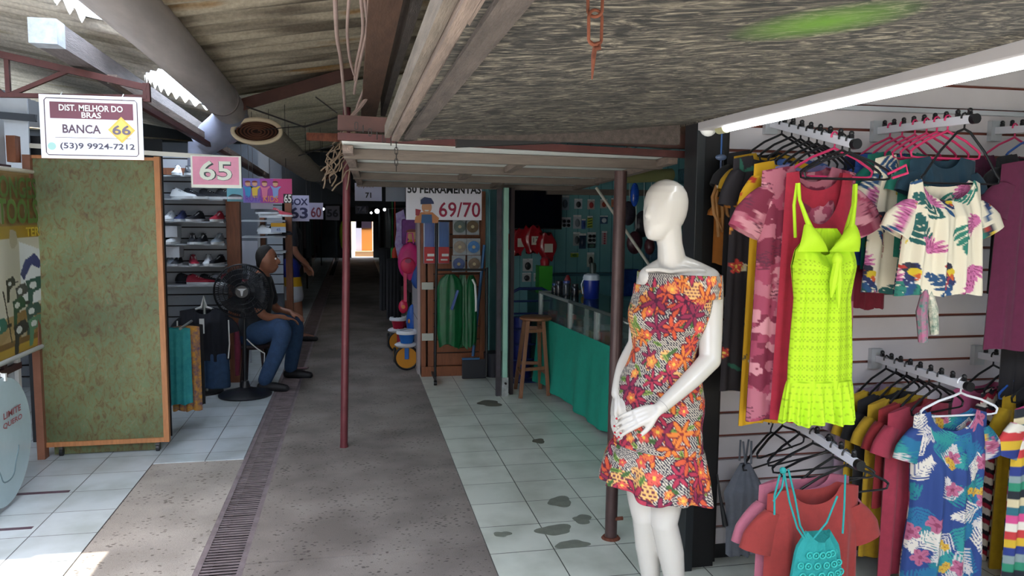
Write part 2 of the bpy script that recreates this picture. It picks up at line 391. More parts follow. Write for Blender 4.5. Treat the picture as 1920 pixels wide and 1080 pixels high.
# back wall of the teal stall + side wall behind its counter, planked
def mat_planks(name, c, dkc, w=.13):
    m = mat(name, c, .5); n = m.node_tree; L = n.links.new; b = n.nodes['Principled BSDF']
    g = n.nodes.new('ShaderNodeNewGeometry'); sp = n.nodes.new('ShaderNodeSeparateXYZ'); L(g.outputs['Position'], sp.inputs[0])
    a = n.nodes.new('ShaderNodeMath'); a.operation = 'ADD'; L(sp.outputs[0], a.inputs[0]); L(sp.outputs[1], a.inputs[1])
    d = n.nodes.new('ShaderNodeMath'); d.operation = 'DIVIDE'; d.inputs[1].default_value = w; L(a.outputs[0], d.inputs[0])
    fr = n.nodes.new('ShaderNodeMath'); fr.operation = 'FRACT'; L(d.outputs[0], fr.inputs[0])
    r = n.nodes.new('ShaderNodeValToRGB'); cr = r.color_ramp; cr.elements[0].position = .0; cr.elements[0].color = (*lin(dkc),1); cr.elements[1].position = .05; cr.elements[1].color = (*lin(c),1); cr.interpolation = 'CONSTANT'
    L(fr.outputs[0], r.inputs[0])
    t = n.nodes.new('ShaderNodeTexNoise'); t.inputs['Scale'].default_value = 4; t.inputs['Detail'].default_value = 5; L(g.outputs['Position'], t.inputs['Vector'])
    mx = n.nodes.new('ShaderNodeMix'); mx.data_type = 'RGBA'; mx.blend_type = 'MULTIPLY'; mx.inputs[0].default_value = .5
    L(r.outputs[0], mx.inputs[6]); L(t.outputs['Fac'], mx.inputs[7]); L(mx.outputs[2], b.inputs['Base Color'])
    return m
teal = mat_planks('teal_painted_planks', '86c6cb', '3b7f88')
mb = MB(); mb.bb((1.30,8.25,0),(4.6,8.31,2.6)); S('wall_teal_back', mb, teal)
mb = MB(); mb.bb((4.55,3.36,0),(4.6,8.25,2.6)); S('wall_teal_side', mb, teal)
mb = MB(); mb.bb((1.26,7.55,0),(1.31,8.31,2.3)); S('wall_teal_return', mb, teal)
mb = MB(); mb.bb((1.25,3.3,2.45),(4.6,8.3,2.48)); S('ceiling_teal_stall', mb, mat('stall_ceiling','cfd3cc',.8,var=.1,vs=3))
# slat wall of the clothes stall: pale slats with brown grooves between
slatm = mat('slat_board_pale', 'd6d0d2', .45, var=.05, vs=2); groove = flat('84483a', .6)
def slatwall(name, x0, x1, y, z0, z1, pitch=.1095, z_ref=None, face=-1, ms=None, th=.018):
    mb = MB(); mb.use(1); mb.bb((x0,y,z0),(x1,y-face*.012,z1)); mb.use(0)
    z = (z_ref if z_ref is not None else z0)
    while z > z0: z -= pitch
    while z < z1:
        a = max(z+.0065, z0); b = min(z+pitch-.0065, z1)
        if b > a+.004: mb.bb((x0,y+face*th,a),(x1,y,b))
        z += pitch
    return mb
S('wall_slats', slatwall('wall_slats',1.63,6.4,3.27,.07,2.33,z_ref=1.905), [slatm, groove])
mb = MB(); mb.bb((1.63,3.245,0),(6.4,3.34,.07)); S('baseboard_slats', mb, flat('17181c',.5))
mb = MB(); mb.bb((1.56,3.285,.07),(6.4,3.34,2.45)); S('wall_stall_partition', mb, flat('8d9aa0',.7))
mb = MB(); mb.bb((1.36,.8,2.34),(6.4,3.3,2.36)); S('ceiling_clothes_stall', mb, mat('stall_ceiling_grey','aab4b8',.7,var=.06,vs=2))
mb = MB(); mb.bb((1.9,3.22,2.10),(6.4,3.262,2.12)); S('trim_1', mb, flat('c6cbd0',.5))
# roof end wall far away: beams above the street opening
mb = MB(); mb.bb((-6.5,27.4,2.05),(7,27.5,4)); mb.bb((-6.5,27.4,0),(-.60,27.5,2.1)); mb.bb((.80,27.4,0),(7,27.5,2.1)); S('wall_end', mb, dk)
# ================================================================ OVERHEAD
WD = dict(
 beam=mat('weathered_timber','7c6c62',.75,var=.3,vs=5,stretch=(10,1,10),bump=.5,bs=30),
 beamg=mat('grey_timber','74695e',.8,var=.3,vs=5,stretch=(10,1,10),bump=.5,bs=30),
 dark=mat('dark_timber','4e4540',.8,var=.35,vs=5,stretch=(8,1.2,8),bump=.5,bs=30),
 board=mat('brown_board','644a3c',.65,var=.25,vs=4,stretch=(6,1,6),bump=.2,bs=20),
 batten=mat('planed_batten','6c6158',.65,var=.2,vs=5,stretch=(1,8,8),bump=.2,bs=30),
 red=mat('red_oxide_steel','4e2623',.55,.2,var=.25,vs=9),
 rust=mat('rusty_iron','70402e',.85,.3,var=.4,vs=25,bump=.4,bs=80),
 steel=flat('8f9396',.35,metal=.8), white=flat('e9e9e6',.4), black=flat('141416',.4))
# translucent sheets added over the roof gaps to keep sun patches off the floor
m = bpy.data.materials.new('translucent_sheet'); m.use_nodes = True; _M['translucent_sheet'] = m
_n = m.node_tree; _n.nodes.clear(); _o = _n.nodes.new('ShaderNodeOutputMaterial'); _t = _n.nodes.new('ShaderNodeBsdfTranslucent'); _t.inputs[0].default_value = (.85,.9,.95,1); _n.links.new(_t.outputs[0], _o.inputs[0])
O('skylight_sheet', MB().bb((-2.1,5.3,2.80),(-.6,9.3,2.805)), m, label='added white translucent skylight sheet over the long gap beside the thick grey pipe', cat='skylight')
O('skylight_sheet', MB().bb((-1.7,3.56,2.81),(-.6,5.4,2.815)), m, label='added white translucent sheet softening the sun over the small gap at the top left', cat='skylight')
def roofz(x, y): return (2.5+.06*abs(x)-.03) if y > 12.4 else (zR(x,y)-.02-(.05 if y > 6.9 else 0) if x > -1 else zL(x,y)-.02)
# thick grey gutter pipe along the valley
gp = T('gutter_pipe', 'thick grey gutter pipe running under the roof valley at upper left', 'pipe', (-.93,4.5,2.40))
pv = mat('grey_pipe','a49c98',.5,var=.15,vs=3,stretch=(3,.6,3),bump=.1,bs=8); pvb = mat('bluish_pipe','8f93a6',.4,var=.1,vs=6)
O('pipe', MB().tube([(-.985,2.2,2.56),(-.955,4.2,2.50),(-.945,5.7,2.44),(-.94,6.55,2.39)],[.128,.125,.12,.118],28,False), pv, gp, smooth=True)
O('joint_band', MB().cyl((-.942,6.02,2.425),(-.942,6.06,2.423),.126,n=28), flat('6d6360'), gp, smooth=True)
pts = [(-.94,6.42,2.395),(-.955,6.60,2.35),(-1.03,6.72,2.28),(-1.14,6.76,2.21),(-1.22,6.77,2.13)]
O('elbow', MB().tube(pts,[.12,.135,.14,.125,.10],24,False), pvb, gp, smooth=True)
O('downpipe', MB().cyl((-1.225,6.77,2.16),(-1.235,6.77,1.97),.095,n=22), pvb, gp, smooth=True)
# rolled mats hanging under the roof
def roll(p0, p1, r, lb, c1, c2, flatten=.5):
    t = T('rolled_mat', lb, 'rolled mat', p0)
    p0 = Vector(p0); p1 = Vector(p1); d = (p1-p0).normalized(); x, y, _ = frame(d)
    up = Vector((0,0,1)); sx = d.cross(up).normalized(); sz = sx.cross(d).normalized()
    rings = []
    for i in range(13):
        f_ = i/12; c = p0.lerp(p1, f_); rr = r*(1-.22*f_)*(1+.02*sin(i*2.1))
        rings.append([c + sx*cos(2*pi*j/32)*rr + sz*sin(2*pi*j/32)*rr*flatten for j in range(32)])
    O('outer_sheet', MB().loft(rings, cap=False), mat('roll_'+c1,c1,.85,var=.25,vs=6,stretch=(2,10,10),bump=.5,bs=30), t, smooth=True)
    O('pale_edge', MB().loft([[q-d*.004+(q-p0)*.02 for q in rings[0]],[q+d*.055+(q-p0)*.0 for q in rings[0]]], cap=False), flat(c2,.8), t, smooth=True)
    O('cream_lip', MB().tube([q+(q-p0)*.0-d*.012 for q in rings[0]],.017,8,closed=True), flat(c2,.8), t, smooth=True)
    mb = MB(); sp = []
    for k in range(150):
        a = k*.22; rr = r*(.93-.80*k/150); sp.append(p0+d*.012+sx*cos(a)*rr+sz*sin(a)*rr*flatten*(.95))
    mb.tube(sp, .0065, 6); O('inner_spiral', mb, flat('5e3a2a',.9), t, smooth=True)
    c = MB().loft([[p0+d*.03+(q-p0)*.97 for q in rings[0]],[p0+d*.035+(q-p0)*.01 for q in rings[0]]], cap=False); O('inner_face', c, flat('2a1b16',.9), t)
    return t
roll((-.745,6.45,2.235),(-.45,9.2,2.02),.185,'rolled dark mat with a cream edge slung under the roof beyond the grey pipe','978d7c','dccaaa')
roll((-.40,9.6,2.05),(-.05,13.5,1.88),.17,'second dark rolled mat farther back, above the numbers 60 and 63','3a3a3c','4b4745')
# wires that sling the mat
def wire(pts, r, lb, m, name='wire', cat='wire', group=None, sag=0.0, n=6, k=8):
    P = [Vector(p) for p in pts]; Q = []
    for a, b in zip(P, P[1:]):
        for i in range(k): f_ = i/k; q = a.lerp(b, f_); q.z -= sag*4*f_*(1-f_); Q.append(q)
    Q.append(P[-1]); return O(name, MB().tube(Q, r, n), m, smooth=True, label=lb, cat=cat, group=group)
bw = flat('2e2a28',.7)
wire([aY(462,200,6.2),aY(570,238,6.1),aY(640,218,5.8)],.007,'dark wire from the rust strap to the cable bunch',bw)
wire([aY(400,262,6.9),aY(470,245,6.6),aY(572,236,6.1)],.004,'thin wire tied round the mouth of the rolled mat',bw)
wire([aY(560,292,7.0),aY(632,270,6.0)],.004,'thin wire crossing from the rolled mat to the red post',bw)
wire([aY(592,182,5.2),aY(632,212,5.1)],.004,'short dark wire loop under the roof beside the pale cables',bw)
# red steel strap under the right roof, rusty stub
mb = MB().bar(aY(428,204,6.35),aY(662,136,6.1),.012,.09); O('steel_strap', mb, mat('brown_red_wood','4c2d25',.6,var=.2,vs=6), label='flat brownish red bar crossing under the roof from the pipe to the cables', cat='bar')
mb = MB().bar(aY(577,256,5.2),aY(634,258,4.9),.02,.05); O('angle_iron', mb, WD['rust'], label='short rusty angle iron stub behind the red post top', cat='iron stub')
# brown board along the aisle with pale cables below it
O('roof_board', MB().bb((.055,1.9,2.315),(.165,6.0,2.36)), WD['board'], label='flat brown board running along the aisle under the roof, left of the grey beam', cat='board')
O('roof_joist', MB().bb((.20,1.9,2.33),(.235,6.0,2.50)), WD['dark'], label='dark joist beside the flat brown board under the roof', cat='joist')
cw = mat('pale_cable','c5aaa0',.5,var=.1,vs=9)
cb = [([(628,-10),(632,70),(640,120),(648,215)],.012),([(655,-10),(651,60),(656,110),(664,140)],.009),([(676,-10),(680,60),(668,120),(665,150)],.009),
      ([(692,-10),(688,50),(685,70),(668,150),(664,175)],.010),([(703,-10),(700,60),(694,110),(690,180),(657,222)],.010),([(714,-10),(713,60),(705,120),(688,180),(655,221)],.012),([(683,-10),(690,60),(688,110),(688,150),(668,205),(672,225)],.009)]
for i, (q, r) in enumerate(cb):
    ys = [3.2+ (5.35-3.2)*min(1,max(0,(p[1]+10)/230)) for p in q]
    P = [aY(p[0],p[1],y) for p, y in zip(q, ys)]
    Q = []
    for k in range(len(P)-1):   # smooth through the points
        p0 = P[max(k-1,0)]; p1 = P[k]; p2 = P[k+1]; p3 = P[min(k+2,len(P)-1)]
        for j in range(6):
            t = j/6; Q.append(.5*((2*p1)+(p2-p0)*t+(2*p0-5*p1+4*p2-p3)*t*t+(3*p1-p0-3*p2+p3)*t**3))
    Q.append(P[-1])
    O('cable', MB().tube(Q, r*.8, 8), cw, smooth=True, label='pale pink electric cable hanging in the bunch, %s' % ('leftmost of the seven','second from the left','third from the left','the one that bends sharply left halfway','second from the right with a long bend','rightmost of the seven','fourth from the left, reaching lowest')[i], cat='cable', group='pale cables beside the brown board')
# straggle of dry creeper and wire round the red post top
rnd = random.Random(3)
for k in range(14):
    a = aY(rnd.uniform(640,668), rnd.uniform(222,262), 5.2); b = aY(rnd.uniform(600,652), rnd.uniform(318,360), 5.25)
    Q = []
    for j in range(9):
        f_ = j/8; q = a.lerp(b, f_); Q.append(q+Vector((rnd.uniform(-.05,.05),rnd.uniform(-.04,.04),rnd.uniform(-.03,.03)))*sin(pi*f_))
    O('dry_twig', MB().tube(Q, .005, 5), flat('8b7763',.8), smooth=True, label='dry brown creeper stem tangled at the head of the red post', cat='twig', group='dry stems at the red post head')
# ---- large chip-board shutter held open overhead, with frame
osb = mat_chip('weathered_chip_board', ((.36,'141513'),(.46,'312e2a'),(.52,'544e46'),(.58,'7a7264'),(.67,'a89e8a')), (10,30,20), 2.3, 1.0, .8, 1.1)
n_ = osb.node_tree; b_ = n_.nodes['Principled BSDF']; src = b_.inputs['Base Color'].links[0].from_socket
tc_ = n_.nodes.new('ShaderNodeNewGeometry'); vm = n_.nodes.new('ShaderNodeVectorMath'); vm.operation = 'DISTANCE'; vm.inputs[1].default_value = tuple(aZ(1545,25,1.95)); n_.links.new(tc_.outputs['Position'], vm.inputs[0])
rr_ = n_.nodes.new('ShaderNodeValToRGB'); rr_.color_ramp.elements[0].position = .01; rr_.color_ramp.elements[0].color = (1,1,1,1); rr_.color_ramp.elements[1].position = .16; rr_.color_ramp.elements[1].color = (0,0,0,1); n_.links.new(vm.outputs['Value'], rr_.inputs[0])
mm_ = n_.nodes.new('ShaderNodeMix'); mm_.data_type = 'RGBA'; n_.links.new(rr_.outputs[0], mm_.inputs[0]); n_.links.new(src, mm_.inputs[6]); mm_.inputs[7].default_value = (*lin('5c8a1c'),1); n_.links.new(mm_.outputs[2], b_.inputs['Base Color'])
sh = T('shutter_flap', 'large weathered grey chip board shutter propped open overhead beside the lamp', 'shutter', (.75,1.8,1.93))
def zS(x): return 1.888+(x-.162)*.076
mb = MB(); n1 = 24; top = []
for side in (0,1):
    rings = []
    for i in range(n1+1):
        y = .35+(3.05-.35)*i/n1
        rings.append([Vector((x, y, zS(x)+side*.018+.007*sin(x*5+y*2.3))) for x in [ .16+1.16*j/12 for j in range(13)]])
    if side: rings = [list(reversed(r)) for r in rings]
    mb.loft(rings, cap=False, closed=False)
rim = [(.16,.35),(1.32,.35),(1.32,3.05),(.16,3.05)]
for (xa,ya),(xb,yb) in zip(rim, rim[1:]+rim[:1]):
    mb.add([(xa,ya,zS(xa)-.002),(xb,yb,zS(xb)-.002),(xb,yb,zS(xb)+.022),(xa,ya,zS(xa)+.022)], [(0,1,2,3)])
O('panel', mb, osb, sh)
O('edge_beam', MB().bar((.152,.35,1.918),(.152,2.98,1.912),.026,.060), WD['beam'], sh)
O('second_beam', MB().bar((.129,.35,1.922),(.125,3.02,1.920),.020,.046), WD['beamg'], sh)
O('inner_batten', MB().bar((.196,.35,1.884),(.198,2.82,1.882),.042,.014), WD['dark'], sh)
O('cross_batten', MB().bb((.25,2.99,1.90),(1.30,3.03,1.99)), WD['dark'], sh)
# rusty chain with a hook
ch = T('rusty_chain', 'rusty iron chain with a pointed hook hanging below the grey shutter', 'chain', (.29,.93,1.86))
def link(c, L, w, r, rz):
    pts = []
    for j in range(20):
        t = 2*pi*j/20; x = (w/2)*cos(t); z = (w/2)*sin(t)+(L/2-w/2)*(1 if sin(t) >= 0 else -1)
        pts.append(Vector(c)+Vector((x*cos(rz),x*sin(rz),z)))
    return MB().tube(pts, r, 8, closed=True)
for i, (py, rz) in enumerate(((-46,1.3),(-2,-.25),(52,.15))): O('chain_link', link(aY(1116,py,.93),.042,.018,.0021,rz), WD['rust'], ch, smooth=True)
hk = [aY(1104,76,.93),aY(1113,84,.93),aY(1124,80,.93),aY(1124,90,.93),aY(1115,92,.93),aY(1113,105,.93),aY(1110,149,.93)]
O('hook', MB().tube(hk,[.002,.0028,.0028,.003,.0034,.0032,.001],8), WD['rust'], ch, smooth=True)
# ---- fluorescent batten along the shutter hinge
fl = T('fluorescent_lamp', 'long white fluorescent batten lamp over the clothes stall front', 'lamp', (1.34,2.2,1.96))
O('housing', MB().bb((1.325,.3,1.945),(1.385,2.88,2.03)), mat('lamp_housing','b9b4b4',.5,var=.04,vs=4), fl, bevel=.004)
O('end_cap', MB().ball((1.372,2.885,1.958),.034,16,8,(1,.9,1)), WD['white'], fl, smooth=True)
O('tube', MB().cyl((1.378,.45,1.945),(1.378,2.74,1.945),.017,n=16), mat('lit_tube','ffffff',.3,emit='f4fbff',es=7.5), fl, smooth=True)
O('reflector', MB().bb((1.386,.3,1.935),(1.412,2.84,1.945)), WD['white'], fl)
O('tube_collar', MB().cyl((1.378,2.74,1.945),(1.378,2.80,1.945),.020,n=16), flat('b9b48a',.3), fl, smooth=True)
# ---- lower shutter of the tools stall: pale board on battens
f2 = T('tools_shutter_flap', 'pale board shutter on brown battens propped open above the tools stall entrance', 'shutter', (.6,5,1.86))
A, B, C_, D = Vector((-.05,3.38,1.905)), Vector((1.46,3.38,1.885)), Vector((1.99,6.85,1.86)), Vector((.02,6.85,1.875))
def q2(u, v): return (A.lerp(B,u)).lerp(D.lerp(C_,u), v)
mb = MB(); up = Vector((0,0,.012))
mb.add([q2(0,0),q2(1,0),q2(1,1),q2(0,1)]+[q2(0,0)+up,q2(1,0)+up,q2(1,1)+up,q2(0,1)+up], [(3,2,1,0),(4,5,6,7),(0,1,5,4),(1,2,6,5),(2,3,7,6),(3,0,4,7)])
O('panel', mb, mat('pale_hardboard','cfd2cd',.55,var=.08,vs=2.5,stretch=(1,4,1)), f2)
for v, w in ((.075,.05),(.33,.05),(.62,.05),(.98,.05)):
    dz = Vector((0,0,-.025)); O('cross_batten', MB().bar(q2(0.0,v)+dz, q2(.99,v)+dz, w, .045), WD['batten'], f2)
for u, v0, v1 in ((.55,.09,.32),(.42,.345,.61),(.60,.635,.97),(.985,0,.98),(.015,.02,.98)):
    dz = Vector((0,0,-.020)); O('long_batten', MB().bar(q2(u,v0)+dz, q2(u,v1)+dz, .045, .035), WD['beam'], f2)
O('red_beam', MB().bar((-.065,3.32,1.925),(1.50,3.32,1.885),.04,.03), WD['red'], label='dark red steel bar along the front edge of the pale shutter', cat='steel bar')
O('brown_beam', MB().bar((-.065,3.36,1.985),(1.50,3.36,1.945),.04,.062), mat('brown_red_wood','4c2d25',.6,var=.2,vs=6), label='reddish brown beam lying over the front edge of the pale shutter', cat='beam')
O('black_plank', MB().bar(aY(855,268,3.065),aY(1222,253,3.065),.05,.035), WD['black'], label='black painted plank under the far edge of the grey shutter', cat='plank')
O('brown_fascia', MB().bb((1.02,3.40,1.95),(1.62,3.42,2.32)), WD['board'], label='brown wood board above the brown beam beside the black column', cat='board')
# thin chain on the brown beam
ch2 = T('thin_chain', 'thin dark chain hanging in front of the pale shutter from the grey beam end', 'chain', (.16,3.2,1.83))
for i in range(6):
    O('chain_link', link(aY(743,262+i*10.5,3.2),.028,.012,.0016,(i%2)*1.4), bw, ch2, smooth=True)
for i in range(6):
    p = aY(668+i*13,236+i*6,3.25); O('chain_link', link(p,.030,.012,.0016,(i%2)*1.4), bw, ch2, smooth=True)
# ---- posts
pr = mat('red_post_paint','6a3036',.35,.1,var=.12,vs=5); pb = mat('brown_post_paint','4c3836',.35,.2,var=.25,vs=6)
O('post_red', MB().tube([(-.089,5.32,0),(-.089,5.32,.03),(-.060,5.32,1.2),(-.043,5.32,2.3)],[.030,.026,.026,.026],18), pr, smooth=True, label='slim dark red post standing in the middle of the aisle', cat='post')
t = T('post_brown', 'thick dark brown steel post on the tiles left of the mannequin', 'post', (1.237,3.55,0))
O('shaft', MB().tube([(1.237,3.55,.012),(1.247,3.55,1.82)],[.030,.030],20), pb, t, smooth=True)
O('foot_plate', MB().cyl((1.237,3.55,.004),(1.237,3.55,.014),.048,.040,18), WD['rust'], t, smooth=True)
O('bolt', MB().cyl((1.25,3.53,.11),(1.29,3.53,.11),.010,n=8), WD['rust'], t)
O('post_dark', MB().bb((1.205,6.58,0),(1.245,6.62,1.82)), mat('dark_post','4b444a',.4,.3,var=.3,vs=9), label='narrow dark post beside the mint post at the tools stall entrance', cat='post')
t = T('post_mint', 'mint green wooden post with a grey foot plate beside the stool', 'post', (1.285,6.62,0))
mint = mat('mint_paint','9cc9b4',.5,var=.08,vs=4)
O('shaft', MB().bb((1.262,6.58,.05),(1.305,6.64,1.83)), mint, t, bevel=.003)
O('foot_plate', MB().bb((1.255,6.57,0),(1.312,6.65,.17)), mat('galvanised_foot','b4b6b4',.4,.5,var=.3,vs=20), t)
O('bolt', MB().cyl((1.285,6.55,.12),(1.285,6.575,.12),.010,n=8), bw, t)
O('post_dark_brown', MB().bb((1.335,6.62,0),(1.365,6.70,1.83)), flat('2e2022',.6), label='dark brown board on edge just right of the mint post', cat='board')
# black column between the mannequin and the slat wall
t = T('black_column', 'black painted column at the corner of the slat wall behind the mannequin', 'column', (1.46,3.2,0))
O('frame', MB().bb((1.445,3.14,0),(1.485,3.27,2.34)), mat('charcoal_frame','2c3033',.35,.3), t, bevel=.003)
O('panel', MB().bb((1.485,3.17,0),(1.60,3.30,2.34)), flat('0d0d10',.5), t)
O('edge', MB().bb((1.60,3.21,0),(1.63,3.29,2.34)), flat('1d1a1a',.8), t)
# ---- left: roof beam and truss
t = T('roof_beam_left', 'square timber beam with a white painted end under the left roof', 'beam', (-1.45,5,2.4))
O('beam', MB().bar((-1.395,4.02,2.43),(-1.55,8.9,2.42),.115,.11), mat('grey_brown_beam','6e6664',.75,var=.25,vs=5,stretch=(9,1,9),bump=.4,bs=25), t)
O('painted_end', MB().bar((-1.394,4.0,2.43),(-1.398,4.12,2.43),.119,.114), mat('peeling_white','a4aab0',.6,var=.2,vs=22), t)
tr = T('steel_truss', 'red steel lattice truss crossing under the left roof above the white BANCA sign', 'truss', (-1.8,4.6,2.25))
a0, a1 = Vector((-3.3,4.6,2.72)), Vector((-1.10,4.6,2.275)); b0, b1 = Vector((-3.3,4.6,2.175)), Vector((-1.10,4.6,2.225))
O('top_chord', MB().bar(a0,a1,.035,.035), WD['red'], tr); O('bottom_chord', MB().bar(b0,b1,.035,.022), WD['red'], tr)
def on(a, b, x): f_ = (x-a.x)/(b.x-a.x); return a.lerp(b, f_)
xs = [-3.2,-2.95,-2.6,-2.25,-1.78,-1.46,-1.16]
for i in range(len(xs)):
    O('upright', MB().bar(on(b0,b1,xs[i]),on(a0,a1,xs[i]),.022,.022,(0,1,0)), WD['red'], tr) if i in (0,2,4) else None
for xa, xb in ((-2.6,-2.27),(-2.25,-2.05),(-1.78,-1.48),(-1.80,-2.1)):
    O('diagonal', MB().bar(on(b0,b1,xa),on(a0,a1,xb),.022,.022,(0,1,0)), WD['red'], tr)
O('end_bar', MB().bar((-1.10,4.6,2.20),(-1.10,4.6,2.30),.035,.03,(0,1,0)), WD['red'], tr)
for (a, b, w, lb, mm) in (((-1.30,4.7,2.33),(-1.02,9.8,2.02),.05,'pale timber rafter sloping back beside the BANCA sign','beam'),((-1.26,4.9,2.25),(-1.0,8.9,2.0),.035,'thin red brown rafter under the pale one','red')):
    O('rafter', MB().bar(a,b,w,w), WD[mm], label=lb, cat='rafter')
O('curtain_rail', MB().bar((-1.97,5.36,2.005),(-.80,5.36,1.955),.02,.028), mat('pale_rail','c5c2b6',.5), label='pale horizontal rail on top of the green board, carrying the 65 sign', cat='rail')
# ---- hanging signs
def sign(name, lb, p0, p1, y, th=.006, c='eef0f4', rim=None, dz=0):
    """p0/p1 are the upper left and lower right pixels of a board facing the camera side at depth y"""
    a = aY(*p0, y); b = aY(*p1, y); t = T(name, lb, 'sign', ((a.x+b.x)/2, y, b.z))
    O('board', MB().bb((a.x,y,b.z),(b.x,y+th,a.z)), flat(c,.35), t)
    if y > 5:
        for u in (.12,.88):
            xx = a.x+(b.x-a.x)*u; O('cord', MB().cyl((xx,y+th/2,a.z-.01),(xx,y+th/2,(1.96 if abs(y-5.33) < .01 else roofz(xx,y)+.03)),.0025,n=5), flat('3a3634'), t)
    return t, a, b
X_, Z_ = Vector((1,0,0)), Vector((0,0,1))
def band(a, b, y, u0, u1, v0, v1, m, par, name='field', th=.0012):
    x0 = a.x+(b.x-a.x)*u0; x1 = a.x+(b.x-a.x)*u1; z0 = a.z+(b.z-a.z)*v0; z1 = a.z+(b.z-a.z)*v1
    return O(name, MB().bb((x0,y-th,z1),(x1,y,z0)), m, par)
def P_(a, b, y, u, v, e=.0014): return Vector((a.x+(b.x-a.x)*u, y-e, a.z+(b.z-a.z)*v))
t, a, b = sign('hanging_sign','white hanging sign reading BANCA 66 with a phone number, below the red truss',(72,176),(270,300),4.55,c='eceffa')
W_, H_ = b.x-a.x, a.z-b.z
O('border', MB().tube([P_(a,b,4.55,u,v) for u, v in ((.05,.09),(.07,.055),(.93,.055),(.95,.09),(.95,.91),(.93,.945),(.07,.945),(.05,.91))],.0022,6,closed=True), flat('4a3038'), t)
band(a,b,4.55,.10,.91,.11,.37,flat('6a3140',.4),t)
text('DIST. MELHOR DO',.033,P_(a,b,4.55,.50,.20,.003),X_,Z_,WD['white'],t,W_*.62,bold=.02)
text('BRAS',.030,P_(a,b,4.55,.50,.31,.003),X_,Z_,WD['white'],t,W_*.19,bold=.02)
O('diamond', MB().prism([(0,-.07),(.068,0),(0,.07),(-.068,0)],P_(a,b,4.55,.79,.53),X_,Z_,.001), flat('d8b24a',.4), t)
O('diamond_inner', MB().prism([(0,-.056),(.054,0),(0,.056),(-.054,0)],P_(a,b,4.55,.79,.53,.0026),X_,Z_,.0006), flat('e6c25e',.4), t)
text('BANCA',.046,P_(a,b,4.55,.40,.53),X_,Z_,flat('5a4450'),t,W_*.37,bold=.02)
text('66',.050,P_(a,b,4.55,.79,.53,.004),X_,Z_,flat('6a6070'),t,W_*.18,bold=.02)
band(a,b,4.55,.14,.88,.665,.672,flat('5a4450'),t,'rule')
text('(53)9 9924-7212',.040,P_(a,b,4.55,.55,.81),X_,Z_,flat('4a4452'),t,W_*.73,bold=.02)
O('phone_mark', MB().prism([(.02*cos(k*pi/8),.02*sin(k*pi/8)) for k in range(16)],P_(a,b,4.55,.105,.81),X_,Z_,.001), flat('9fc8c0',.4), t)
for u in (.20,.80): O('hanger_tie', MB().tube([P_(a,b,4.55,u,.04,.004),P_(a,b,4.58,u+.005,-.05,.0),Vector((P_(a,b,4.55,u+.01,0).x,4.6,2.21))],.003,6), WD['white'], t, smooth=True)
# 65
t, a, b = sign('number_sign','pink hanging sign with the large number 65 and a pale border',(357,291),(453,353),5.33,c='d9dccf')
band(a,b,5.33,.035,.955,.03,.90,mat('pink_poster','d78ea6',.5,var=.12,vs=7),t)
text('65',.125,P_(a,b,5.33,.50,.47),X_,Z_,flat('3e4a4a'),t,.20,bold=.035)
text('65',.125,P_(a,b,5.33,.49,.46,.004),X_,Z_,flat('d6dccd'),t,.198,bold=.012)
t, a, b = sign('store_sign','bright magenta and blue children wear store sign with a small 65',(455,334),(548,381),7.3,c='d0307e')
band(a,b,7.3,0,.35,0,1,mat('blue_fade','5a7fc6',.5,c2='9a58b0',vs=3),t); band(a,b,7.3,.35,.62,0,1,flat('a8459e',.5),t)
for u, c1 in ((.10,'3c9ad0'),(.24,'e8c24a'),(.44,'e07a9a'),(.66,'8aa4dc')):
    c = P_(a,b,7.3,u,.32,.003); g = T('x','x','x'); bpy.data.objects.remove(g)
    O('child_picture', MB().prism([(-.02,-.10),(.02,-.10),(.026,-.03),(.05,0),(.03,.0),(.012,-.01),(-.012,-.01),(-.045,.01),(-.026,-.03)],c,X_,Z_,.001), flat(c1,.5), t)
    O('child_head', MB().prism([(.022*cos(k*pi/8),.022+.022*sin(k*pi/8)) for k in range(16)],c,X_,Z_,.001), flat('e0a988',.5), t)
    O('child_hair', MB().prism([(.026*cos(k*pi/8),.033+.016*sin(k*pi/8)) for k in range(9)],c+Vector((0,-.0015,0)),X_,Z_,.001), flat('7a3426',.5), t)
text('RUTA',.052,P_(a,b,7.3,.22,.83,.003),X_,Z_,flat('6d4ab8'),t,(b.x-a.x)*.34)
text('KIDS',.052,P_(a,b,7.3,.56,.83,.003),X_,Z_,flat('f0a04a'),t,(b.x-a.x)*.30)
band(a,b,7.3,.82,1,.62,1,flat('22242c',.5),t,th=.003); text('65',.075,P_(a,b,7.3,.91,.81,.005),X_,Z_,WD['white'],t,(b.x-a.x)*.15,bold=.02)
t, a, b = sign('store_banner_edge','pale turquoise end of a store banner hanging left of the magenta sign',(425,350),(458,378),7.36,c='6fb6c6')
t, a, b = sign('blank_notice','plain pale notice sheet hanging just under the magenta sign',(470,376),(512,392),7.4,c='9fa6b8')
t, a, b = sign('number_sign','white hanging sign with BOX 63 in dark blue',(538,366),(580,415),8.9,c='a9a8c6')
text('BOX',.075,P_(a,b,8.9,.52,.25),X_,Z_,flat('20224e'),t,(b.x-a.x)*.86,bold=.03); text('63',.125,P_(a,b,8.9,.52,.68),X_,Z_,flat('20224e'),t,(b.x-a.x)*.84,bold=.03)
t, a, b = sign('number_sign','white hanging sign with a maroon 60 beside BOX 63',(579,380),(606,411),9.4,c='a8a2bc')
text('60',.12,P_(a,b,9.4,.5,.58),X_,Z_,flat('6e2438'),t,(b.x-a.x)*.74,bold=.02)
t, a, b = sign('number_sign','dim lilac hanging sign with the number 56 beyond the 60 sign',(610,386),(637,413),13,c='4c4860')
text('56',.13,P_(a,b,13,.5,.5),X_,Z_,flat('1c1a30'),t,(b.x-a.x)*.8,bold=.03)
